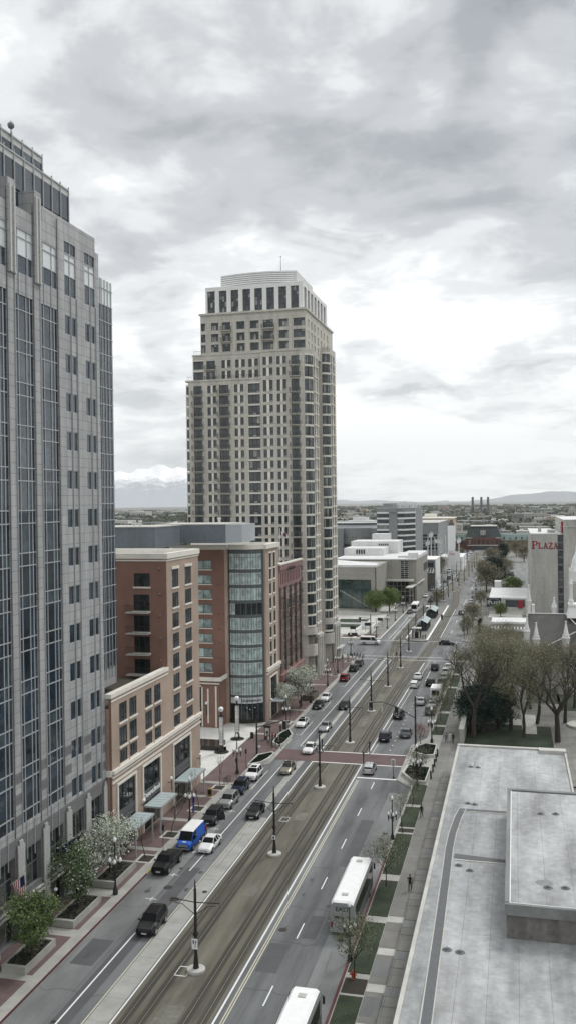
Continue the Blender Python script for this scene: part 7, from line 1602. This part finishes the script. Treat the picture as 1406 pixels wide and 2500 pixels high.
b = MB(); b.box(-18.9, -18.3, 139.0, 139.06, 1.9, 3.0); r = single('road_sign', b, M['white'], 'small white sign plate on a black post by the nearer crossing planter on the right', 'road sign'); b = MB(); b.tube((-18.6, 139.05, 0), (-18.6, 139.05, 1.9), .05, n=6); b.lathe([(.15, 0), (.15, .3)], (-18.6, 139.05, 0), 8); p_ = b.build('post', M['darkmetal']); p_.parent = r
b = MB()
for k in range(3): b.box(-18.8, -18.4, 138.97, 138.995, 2.05 + .3 * k, 2.2 + .3 * k)
p_ = b.build('sign_text_block', M['darkmetal']); p_.parent = r
for i, (x, y) in enumerate(((-24.3, 145.3), (-24.3, 151.7), (-32.6, 151.9))):
    b = MB(); b.tube((x, y, 0), (x, y, 2.0), .09, n=7); b.box(x - .12, x + .12, y - .12, y + .12, 1.5, 2.1); single('crossing_bollard', b, M['darkmetal'], 'short black signal post at the %s of the red crosswalk' % ('near edge by the right tracks', 'far edge by the right tracks', 'far edge by the left tracks')[i], 'signal post')
b = MB(); b.tube((-26.5, 181.9, 0), (-26.5, 181.9, 1.2), .10, n=6); single('white_post', b, M['white'], 'short white post beside the fifth tram pole', 'post')
for i, (x, y) in enumerate(((-12.9, 139.5), (-12.9, 143.0), (-12.9, 146.0), (-12.9, 149.0), (-12.9, 152), (-15.0, 146.5), (-14.2, 151.5))): b = MB(); b.lathe([(.16, .15), (.14, .3), (.12, 1.2), (.16, 1.25), (.1, 1.4)], (x, y, 0), 9); single('bollard', b, M['darkmetal'], 'black bollard between the two crossing planters on the right', 'bollard', 'black bollards between the right planters')
for i in range(8): x, y = -43.6 + (i % 4) * 1.0, 246.8 - (i // 4) * 2.4 - (i % 4) * .6; b = MB(); b.lathe([(.16, .15), (.12, .3), (.12, 1.1), (.15, 1.2)], (x, y, 0), 8); single('bollard', b, M['darkmetal'], 'black bollard on the left corner of the far junction', 'bollard', 'black bollards at the far corner')
# planters
def planter(label, poly, h, inset, m='conc', group=None, plants=None):
    r = thing('planter', label, 'planter', (poly[0][0], poly[0][1], .15), group=group); n = len(poly); cx = sum(p[0] for p in poly) / n; cy = sum(p[1] for p in poly) / n
    q = []
    for p in poly: v = Vector((cx - p[0], cy - p[1])); L_ = v.length; v = v / L_ * min(inset * 1.4, L_ * .4); q.append((p[0] + v.x, p[1] + v.y))
    b = MB()
    for k in range(n):
        a, c = poly[k], poly[(k + 1) % n]; a2, c2 = q[k], q[(k + 1) % n]; z0, z1 = .1, .15 + h
        b.quad((*a, z0), (*c, z0), (*c, z1), (*a, z1)); b.quad((*a, z1), (*c, z1), (*c2, z1), (*a2, z1)); b.quad((*a2, z0), (*c2, z0), (*c2, z1), (*a2, z1))
    part('planter_wall', b, M[m], r); b = MB(); b.quad(*[(*p, .15 + h * .78) for p in q]); part('soil', b, M['soil'], r)
    if plants:
        rnd = random.Random(int(poly[0][1] * 10)); b = MB()
        for k in range(plants[1]):
            while True:
                x = rnd.uniform(min(p[0] for p in q), max(p[0] for p in q)); y = rnd.uniform(min(p[1] for p in q), max(p[1] for p in q)); ins = False
                for i2 in range(n):
                    (xa, ya), (xc, yc) = q[i2], q[i2 - 1]
                    if (ya > y) != (yc > y) and x < (xc - xa) * (y - ya) / (yc - ya) + xa: ins = not ins
                if ins: break
            for t in range(6): a = rnd.uniform(0, 6.28); s = rnd.uniform(.04, .11); z = .15 + h * .72 + rnd.uniform(0, .10); x2, y2 = x + rnd.gauss(0, .09), y + rnd.gauss(0, .09); b.quad((x2 - s * math.cos(a), y2 - s * math.sin(a), z), (x2, y2, z + s), (x2 + s * math.cos(a), y2 + s * math.sin(a), z), (x2, y2, z - s))
        part('plants', b, M[plants[0]], r, kind='stuff')
    return r
def rp(x0, x1, y0, y1): return [(x0, y0), (x1, y0), (x1, y1), (x0, y1)]
planter('long stone planter with dark soil under the bright green tree, bottom left', rp(-46.0, -43.6, 73.3, 79.0), .75, .28, plants=('leaf_dark', 120))
planter('long stone planter under the tree with scattered blossom', rp(-46.0, -43.6, 82.6, 89.0), .75, .28, plants=('leaf_dark', 120))
planter('stone planter behind the lamp post before the first glass canopy', rp(-46.3, -43.6, 92.2, 98.3), .75, .28, plants=('leaf_dark', 100))
planter('stone planter at the left edge of the photo, close to the grey tower', rp(-48.0, -46.6, 62, 71.5), .6, .2)
planter('grass-filled white planter at the near side of the left crossing', [(-42.3, 139.5), (-40.6, 141), (-39.7, 143.5), (-39.7, 147.0), (-40.3, 147.6), (-42.3, 145.5)], .55, .3, 'conc_lt', plants=('leaf_dark', 500))
planter('grass-filled white planter at the far side of the left crossing', [(-41.9, 153.5), (-40.2, 151.6), (-39.7, 153.2), (-39.7, 159.8), (-41.4, 163.5), (-42.2, 160)], .55, .3, 'conc_lt', plants=('leaf_dark', 500))
planter('pale stone planter with dark shrubs at the near side of the right crossing', [(-17.5, 140.3), (-15.3, 136.3), (-13.4, 136.3), (-13.3, 144.2), (-17.0, 144.8)], .55, .3, 'conc_lt', plants=('leaf_dark', 420))
planter('pale stone planter with dark shrubs at the far side of the right crossing', [(-17.2, 152.2), (-14.8, 150.5), (-13.3, 151.0), (-13.4, 157.6), (-15.5, 158.4), (-17.2, 155.5)], .55, .3, 'conc_lt', plants=('leaf_dark', 420))
planter('raised brown brick planter below the large blossom tree', rp(-44.9, -42.4, 189.5, 195), 1.1, .25, 'gravelbrown')
for i, y in enumerate((101.0, 109.0, 119.2, 128.7, 169.8, 219, 238)):
    b = MB(); x = -43.5; b.box(x - 1.1, x + 1.1, y - 1.3, y + 1.3, .15, .17); b.box(x - .75, x + .75, y - .95, y + .95, .172, .18, 1)
    struct('tree_pit', b, [M['conc_lt'], M['soil']])
b = MB(); b.box(-45.6, -44.5, 69.6, 70.6, .155, .2); b.box(-45.3, -44.8, 69.9, 70.3, .2, .205, 1); single('paving_hatch', b, [M['white'], M['conc']], 'pale square access hatch in the brick pavement at bottom left', 'hatch')
b = MB(); b.lathe([(.22, .15), (.16, .2), (.14, .7), (.2, .72), (.1, .95)], (-14.45, 79.4, 0), 8); b.box(-14.75, -14.15, 79.3, 79.5, .5, .62); single('fire_hydrant', b, M['hydrant'], 'orange fire hydrant at the foot of the lamp-side tree on the right verge', 'hydrant')
b = MB(); b.lathe([(.22, .15), (.16, .2), (.14, .7), (.2, .72), (.1, .95)], (-42.6, 158.5, 0), 8); single('fire_hydrant', b, M['red_paint'], 'small red hydrant by the waiting people on the left pavement', 'hydrant')
# letter columns of the plaza
for i, (x, y, l) in enumerate(((-49.2, 147.2, 'nearer'), (-49.1, 156.0, 'farther'))):
    r = thing('lettered_column', 'white lettered column with a big clock globe on top in the plaza, the %s one' % l, 'column', (x, y, .16)); b = MB(); b.lathe([(1.25, 0), (1.25, .12), (.5, .14), (.42, .9), (.26, 1.3)], n=20); b.lathe([(.16, 6.2), (.12, 6.8), (.2, 7.0)], n=8); lpart('base', b, M['darkmetal'], r)
    b = MB(); b.box(-.27, .27, -.27, .27, 1.3, 6.2); lpart('shaft', b, M['white'], r); b = MB()
    for s in (-1, 1):
        for q in (-1, 1): b.box(s * .29 - .03, s * .29 + .03, q * .29 - .03, q * .29 + .03, 1.2, 6.4)
    b.box(-.32, .32, -.32, .32, 6.15, 6.4); lpart('corner_rods', b, M['darkmetal'], r)
    for k, chh in enumerate('CITY CREEK'):
        if chh == ' ': continue
        t = text_mb(chh, .46, .01); t.v = [(px, -.30, 5.9 - .46 * k + py) for px, py, pz in t.v]; lpart('letter', t, M['darkmetal'], r)
        t = text_mb(chh, .46, .01); t.v = [(.30, px, 5.9 - .46 * k + py) for px, py, pz in t.v]; lpart('letter', t, M['darkmetal'], r)
    b = MB(); b.ball((0, 0, 7.4), .46, 0, 14); go = lpart('clock_globe', b, M['globe'], r, smooth=True); b = MB(); b.box(-.02, .02, -.48, -.45, 7.1, 7.7); b.box(-.3, .3, -.47, -.44, 7.38, 7.42); b.box(.45, .48, -.02, .02, 7.1, 7.7); lpart('clock_hands', b, M['darkmetal'], go)
b = MB(); b.box(-57, -48.6, 147.9, 148.1, .16, .9); b.box(-60, -50.2, 148.1, 152.5, .16, .85, 1); single('fountain_slab', b, [M['black_stone'], M['black_stone']], 'long black stone fountain ledge in the pale plaza', 'fountain')
b = MB(); b.lathe([(.32, .16), (.32, 1.15), (.28, 1.2), (.1, 1.22)], (-46.7, 157.2, 0), 12); single('litter_bin', b, M['darkmetal'], 'dark cylindrical litter bin beside the farther lettered column', 'bin')
r = thing('poster_stand', 'dark framed poster stand on the pavement beside the waiting people', 'poster stand', (-43.7, 156.9, .15)); b = MB(); b.box(-.55, .55, -.12, .12, .0, 2.3); b.box(-.7, .7, -.2, .2, 2.3, 2.5); lpart('frame', b, M['darkmetal'], r); b = MB(); b.box(-.4, .4, -.14, -.125, .6, 2.1); po = lpart('poster', b, M['conc_lt'], r); b = MB(); b.lathe([(.22, 0), (.22, .01)], n=12); b.v = [(vx, -.142 - vz, 1.35 + vy) for vx, vy, vz in b.v]; lpart('poster_motif', b, M['darkmetal'], po)
b = MB(); b.box(-43.9, -43.2, 124.6, 125.0, .15, 1.25); b.box(-43.8, -43.3, 124.57, 124.6, .4, 1.1, 1); single('news_box', b, [mat('ochre', (.30, .20, .06), .6, var=.1), M['darkmetal']], 'ochre newspaper box on the brick pavement before the second canopy', 'news box')
for i in range(4): x, y = -42.7, 130.2 + .55 * i; b = MB(); b.tube((x, y - .0, .15), (x, y, 1.1), .03, n=5); b.tube((x, y, 1.1), (x - .5, y, 1.1), .03, n=5); b.tube((x - .5, y, 1.1), (x - .5, y, .15), .03, n=5); single('bicycle_rack', b, M['darkmetal'], 'thin black bicycle hoop on the pavement by the dark blue parked SUV', 'bicycle rack', 'bicycle hoops')
# parking meters / thin posts
for i, (x, y, l) in enumerate(((-42.6, 104.2, 'by the black pickup'), (-42.4, 134.0, 'by the white SUV with sunroof'), (-42.4, 139.2, 'just before the left crossing planter'), (-42.3, 176, 'near the small glass canopy'))): b = MB(); b.tube((x, y, .15), (x, y, 3.2), .035, n=5); b.box(x - .15, x + .15, y - .02, y + .02, 2.5, 3.2); single('sign_post', b, M['darkmetal'], 'thin dark sign post at the left kerb ' + l, 'sign post')
# station platform
b = MB(); b.prism([(-33.3, 279), (-32.0, 276.5), (-28, 275.2), (-26.1, 277), (-26.1, 372), (-33.3, 372)], 0, .32); struct('tram_platform', b, M['walk'])
strips('platform_edge', M['white_paint'], [(-26.75, -26.1, 278, 371), (-33.3, -32.9, 281, 371)], .335)
def shelter(name, label, y0, L_):
    r = thing(name, label, 'shelter', (-29.8, y0, .32)); b = MB(); n = int(L_ / 1.6)
    for i in range(n + 1):
        y = L_ * i / n
        for s in (-1, 1): b.tube((s * 1.6, y, 0), (s * 1.6, y, 2.6), .07, n=5)
    lpart('posts', b, M['darkmetal'], r); b = MB()
    for i in range(n):
        y = L_ * i / n; w = L_ / n
        for s in (-1, 1): b.hexa([(0, y + .1, 3.6), (s * 1.9, y + .1, 2.6), (s * 1.9, y + w - .35, 2.6), (0, y + w - .35, 3.6), (0, y + .1, 3.68), (s * 1.9, y + .1, 2.68), (s * 1.9, y + w - .35, 2.68), (0, y + w - .35, 3.68)])
    lpart('roof_panels', b, M['g_canopy'], r); b = MB(); b.box(-1.5, 1.5, .2, .3, .2, 2.2); b.box(-1.5, 1.5, L_ - .3, L_ - .2, .2, 2.2); lpart('glass_screen', b, M['g_shop'], r); return r
shelter('platform_shelter', 'tram shelter with slatted glass roof on the near part of the platform', 296, 13)
shelter('platform_shelter', 'tram shelter with slatted glass roof on the far part of the platform', 328, 13)
b = MB(); b.box(-31.4, -28.6, 280.5, 283.5, 3.2, 3.5, 1)
for x in (-31.2, -28.8):
    for y in (280.8, 283.2): b.tube((x, y, .3), (x, y, 3.3), .12, n=6)
b.box(-30.6, -29.4, 281.5, 282.5, .32, 2.2); single('ticket_kiosk', b, [M['darkmetal'], M['conc_lt']], 'small ticket kiosk with a pale roof at the near end of the tram platform', 'kiosk')
b = MB(); b.box(-33.2, -30.8, 345, 347.5, 2.6, 2.9, 1); b.box(-32.8, -31.2, 345.5, 347, .3, 2.6); single('platform_booth', b, [M['darkmetal'], M['white']], 'white-roofed booth at the far end of the tram platform', 'booth')
for i, (x, y) in enumerate(((-47.2, 293), (-44.9, 306), (-50.5, 284.5))):
    b = MB(); b.tube((x - .7, y, .15), (x - .7, y, 3.0), .05, n=5); b.tube((x + .7, y, .15), (x + .7, y, 3.0), .05, n=5); b.box(x - .9, x + .9, y - .06, y + .06, 2.2, 3.2); single('direction_board', b, M['sign_black'], 'black board on two posts on the plaza beyond the junction, %s' % ('middle one', 'nearest the street', 'left one by the stairs')[i], 'sign')
b = MB(); b.box(-50.5, -45.3, 300, 300.4, .15, 2.6); b.box(-50.5, -50.1, 289, 300, .15, 1.5); b.box(-45.6, -45.3, 289, 300, .15, 2.4); single('stair_enclosure', b, M['white'], 'white low walls of the stairwell on the plaza beyond the junction', 'wall')
b = MB(); b.box(-52, -49, 283.5, 284.3, .15, 1.1); b.box(-46, -43, 279.2, 280, .15, 1.2, 1); single('brick_planter_wall', b, [M['darkmetal'], M['redstone']], 'low red stone wall at the corner beyond the junction', 'wall')
b = MB()
for (x0, y0, x1, y1) in ((-62, 311.5, -51, 311.5), (-51, 311.5, -48.5, 326), (-62, 299, -50, 299), (-60, 288, -47, 284)): b.hexa([(x0, y0, .1), (x1, y1, .1), (x1, y1 + .5, .1), (x0, y0 + .5, .1), (x0, y0, .55), (x1, y1, .55), (x1, y1 + .5, .55), (x0, y0 + .5, .55)])
single('plaza_kerb_walls', b, M['white'], 'low white kerb walls around the lawns before the concert hall', 'wall')
# ================================================================ PEOPLE
def human(pose, skin, top, trousers, hair_m, long_hair=False, coat=False, seed=0):
    """one continuous skinned body; hair is a child"""
    rnd = random.Random(seed); me = bpy.data.meshes.new('person'); V_ = []; E_ = []; RR = []
    def v(p, r): V_.append(p); RR.append(r); return len(V_) - 1
    def e(a, b): E_.append((a, b))
    st = .22 if pose == 'walk' else .0; sit = pose == 'sit'; zp = .93 if not sit else .50
    pel = v((0, 0, zp), (.15, .11)); wa = v((0, 0, zp + .17), (.125, .095)); chv = v((0, .01, zp + .38), (.165, .115)); sh = v((0, 0, zp + .52), (.10, .08)); nk = v((0, 0, zp + .585), (.05, .055)); hd = v((0, .015, zp + .68), (.078, .09)); tp = v((0, .01, zp + .79), (.065, .075))
    for a, b in ((pel, wa), (wa, chv), (chv, sh), (sh, nk), (nk, hd), (hd, tp)): e(a, b)
    for s in (-1, 1):
        hip = v((s * .09, 0, zp - .04), (.095, .095)); d = st * s
        if sit: kn = v((s * .11, .42, zp - .02), (.065, .065)); an = v((s * .11, .44, .09), (.042, .045)); to = v((s * .12, .58, .04), (.045, .03))
        else: kn = v((s * .095, d * .75 + .03, .50), (.062, .065)); an = v((s * .10, d * 1.35 - .03, .09), (.042, .045)); to = v((s * .115, d * 1.35 + .13, .035), (.045, .03))
        e(pel, hip); e(hip, kn); e(kn, an); e(an, to)
        so = v((s * .19, 0, zp + .475), (.062, .062)); bend = .10 + rnd.uniform(-.03, .08); a_ = -d * .9
        el = v((s * .245, a_ * .6 - .02, zp + .20), (.046, .046)); wr = v((s * .235, a_ * 1.1 + bend, zp - .02 + (.12 if sit else 0)), (.032, .028)); hn = v((s * .23, a_ * 1.1 + bend + .03, zp - .10 + (.12 if sit else 0)), (.038, .018))
        e(sh, so); e(so, el); e(el, wr); e(wr, hn); hz = zp - .10 + (.12 if sit else 0); hy = a_ * 1.1 + bend + .03
        for k in range(4): f1 = v((s * .23, hy - .028 + .018 * k, hz - .055), (.010, .010)); f2 = v((s * .22, hy - .026 + .018 * k, hz - .085 - .006 * (k in (1, 2))), (.008, .008)); e(hn, f1); e(f1, f2)
        t1 = v((s * .215, hy + .035, hz - .02), (.011, .011)); t2 = v((s * .205, hy + .045, hz - .05), (.009, .009)); e(hn, t1); e(t1, t2)
    me.from_pydata(V_, E_, []); o = bpy.data.objects.new('p', me); COL.objects.link(o); md = o.modifiers.new('s', 'SKIN'); md.use_smooth_shade = True
    for i, sv in enumerate(me.skin_vertices[0].data): sv.radius = RR[i]; sv.use_root = (i == 0)
    sb = o.modifiers.new('ss', 'SUBSURF'); sb.levels = 1; sb.render_levels = 1
    dg = bpy.context.evaluated_depsgraph_get(); m2 = bpy.data.meshes.new_from_object(o.evaluated_get(dg)); bpy.data.objects.remove(o); bpy.data.meshes.remove(me)
    for q in (skin, top, trousers, M['darkmetal']): m2.materials.append(q)
    for p in m2.polygons:
        x, y, z = p.center; k = 1
        if z > zp + .575 or (abs(x) > .17 and z < hz + .08 and z > hz - .2 and not (sit and z < zp - .1)): k = 0
        elif z < .12: k = 3
        elif z < (zp + .03 - (.28 if coat else 0)) and not (abs(x) > .19 and z > hz): k = 2
        if sit and y > .1 and z > .12 and z < zp + .12 and abs(x) < .18: k = 2
        p.material_index = k
    nr = MB(); nr.box(-.012, .012, .095, .125, zp + .66, zp + .70)
    body = bpy.data.objects.new('person', m2); COL.objects.link(body)
    h = MB(); pr = [(.05, zp + (.46 if long_hair else .60)), (.088, zp + .66), (.096, zp + .74), (.085, zp + .82), (.04, zp + .865)]; h.lathe(pr, (0, -.018, 0), 10); ho = h.build('hair', hair_m, True); ho.parent = body
    fc = MB(); fc.box(-.012, .012, .10, .125, zp + .67, zp + .71)
    fo = fc.build('nose', skin); fo.parent = body; fc = MB()
    for s in (-1, 1): fc.box(s * .032 - .01, s * .032 + .01, .098, .108, zp + .715, zp + .73)
    fc.box(-.022, .022, .098, .106, zp + .635, zp + .645); fo = fc.build('eyes_and_mouth', M['darkmetal']); fo.parent = body
    body['category'] = 'person'; index_children(body); return body
def cm(n, c): return mat('cloth_' + n, c, .85, var=0)
K_ = cm('black', (.012, .012, .014)); RD = cm('red', (.22, .02, .03)); WH = cm('white', (.62, .62, .60)); BL = cm('denim', (.04, .06, .12)); GY = cm('grey', (.14, .14, .145)); KH = cm('khaki', (.22, .19, .13)); HB = cm('hair_brown', (.05, .03, .018)); HK = cm('hair_black', (.012, .01, .009)); HW = cm('hair_fair', (.25, .19, .10))
sk = M['skin']
PP = {'wb': human('walk', sk, K_, K_, HK, seed=1, coat=True), 'wg': human('walk', sk, GY, BL, HB, seed=2), 'sr': human('stand', sk, RD, BL, HB, seed=3), 'sk': human('stand', sk, K_, K_, HB, long_hair=True, seed=4), 'sw': human('stand', sk, WH, BL, HB, seed=5), 'sg': human('stand', sk, GY, KH, HW, long_hair=True, seed=6), 'ww': human('walk', sk, WH, WH, HB, seed=7), 'tw': human('sit', sk, WH, GY, HB, seed=8), 'wr': human('walk', sk, RD, K_, HB, seed=9)}
PL = [('wb', -10.95 - .6, 98.9, 180, 'person in black walking down the right pavement beside the parked coach'), ('wb', -12.6, 122.2, 0, 'person in black walking on the right pavement near the lamp among thin trees'),
      ('wg', -12.1, 160.8, 170, 'person in grey at the left of three walking behind the flat roof corner'), ('ww', -11.5, 161.6, 180, 'person in white in the middle of three walking behind the flat roof corner'), ('wb', -10.9, 160.9, 185, 'person in black at the right of three walking behind the flat roof corner'), ('wg', -10.6, 214, 180, 'person walking far up the right pavement by the garden wall'),
      ('sr', -43.1, 154.6, 100, 'person in a red top at the back left of the waiting group'), ('sr', -42.4, 155.6, 200, 'person in a red top at the back right of the waiting group'), ('sw', -42.5, 153.2, 90, 'person in a white top in the waiting group at the left crossing'), ('sg', -41.9, 152.4, 80, 'person in grey with fair hair in the waiting group'), ('sk', -41.3, 151.3, 95, 'person with long hair in black, foremost of the waiting group'), ('sk', -41.0, 152.6, 100, 'person in black behind the foremost one of the waiting group'), ('sg', -40.7, 153.4, 90, 'person in grey beside the far planter end'), ('wb', -40.0, 153.0 - 1.6, 90, 'person in black stepping to the kerb at the left crossing'), ('sk', -42.4, 161.3, 180, 'person in black standing behind the far left planter'), ('sw', -42.0, 162.4, 200, 'person in a white top behind the far left planter'),
      ('ww', -32.6, 245.8, 90, 'person in white trousers crossing at the far junction'), ('wb', -31.8, 246.6, 90, 'person in black crossing at the far junction, in the middle'), ('wg', -30.8, 246.0, 90, 'person striding ahead at the far junction crossing'),
      ('wr', -38.9, 109.5, 200, 'person in a red top standing between the blue van and the open car door'),
      ('sk', -45.4, 239, 0, 'person waiting near the far corner on the left pavement'), ('sg', -44.2, 240.5, 0, 'person in grey near the far corner on the left pavement'), ('wb', -46.6, 237, 0, 'person in black on the left pavement by the tall tower'),
      ('sk', -27.8, 279.5, 180, 'person in black at the near right end of the tram platform'), ('wb', -27.2, 280.6, 180, 'second person in black at the near right end of the tram platform'), ('sk', -32.0, 279.2, 90, 'person at the near left end of the tram platform'), ('wg', -41.6, 356, 0, 'person on the pavement beside the lime-green tree pair'), ('wb', -42.6, 362, 0, 'person in black by the arts hall doors'), ('sg', -40.9, 398, 0, 'person by the far end of the white canopy'), ('wb', -47.6, 187, 0, 'person in black walking below the bronze glass building')]
for k, x, y, h, l in PL: put(PP[k], (x, y, .15 if not (-41 < x < -13.5) else .03), R(h), l)
put(PP['tw'], (-42.9, 150.2 - 1.5, .28), R(60), 'person in white sitting on the edge of the near left planter')
# haze
hm = bpy.data.materials.new('haze'); hm.use_nodes = True; nt2 = hm.node_tree; nt2.nodes.clear(); o_ = nt2.nodes.new('ShaderNodeOutputMaterial'); pv = nt2.nodes.new('ShaderNodeVolumePrincipled')
pv.inputs['Color'].default_value = (.93, .95, .97, 1); pv.inputs['Density'].default_value = 2.6e-5; pv.inputs['Anisotropy'].default_value = .2; nt2.links.new(pv.outputs[0], o_.inputs['Volume'])
hb2 = MB(); hb2.box(-32000, 32000, -3500, 43000, -3.0, 2600); tag(hb2.build('haze', hm), kind='stuff')
SC.cycles.volume_bounces = 1; SC.cycles.max_bounces = 6; SC.cycles.volume_max_steps = 64
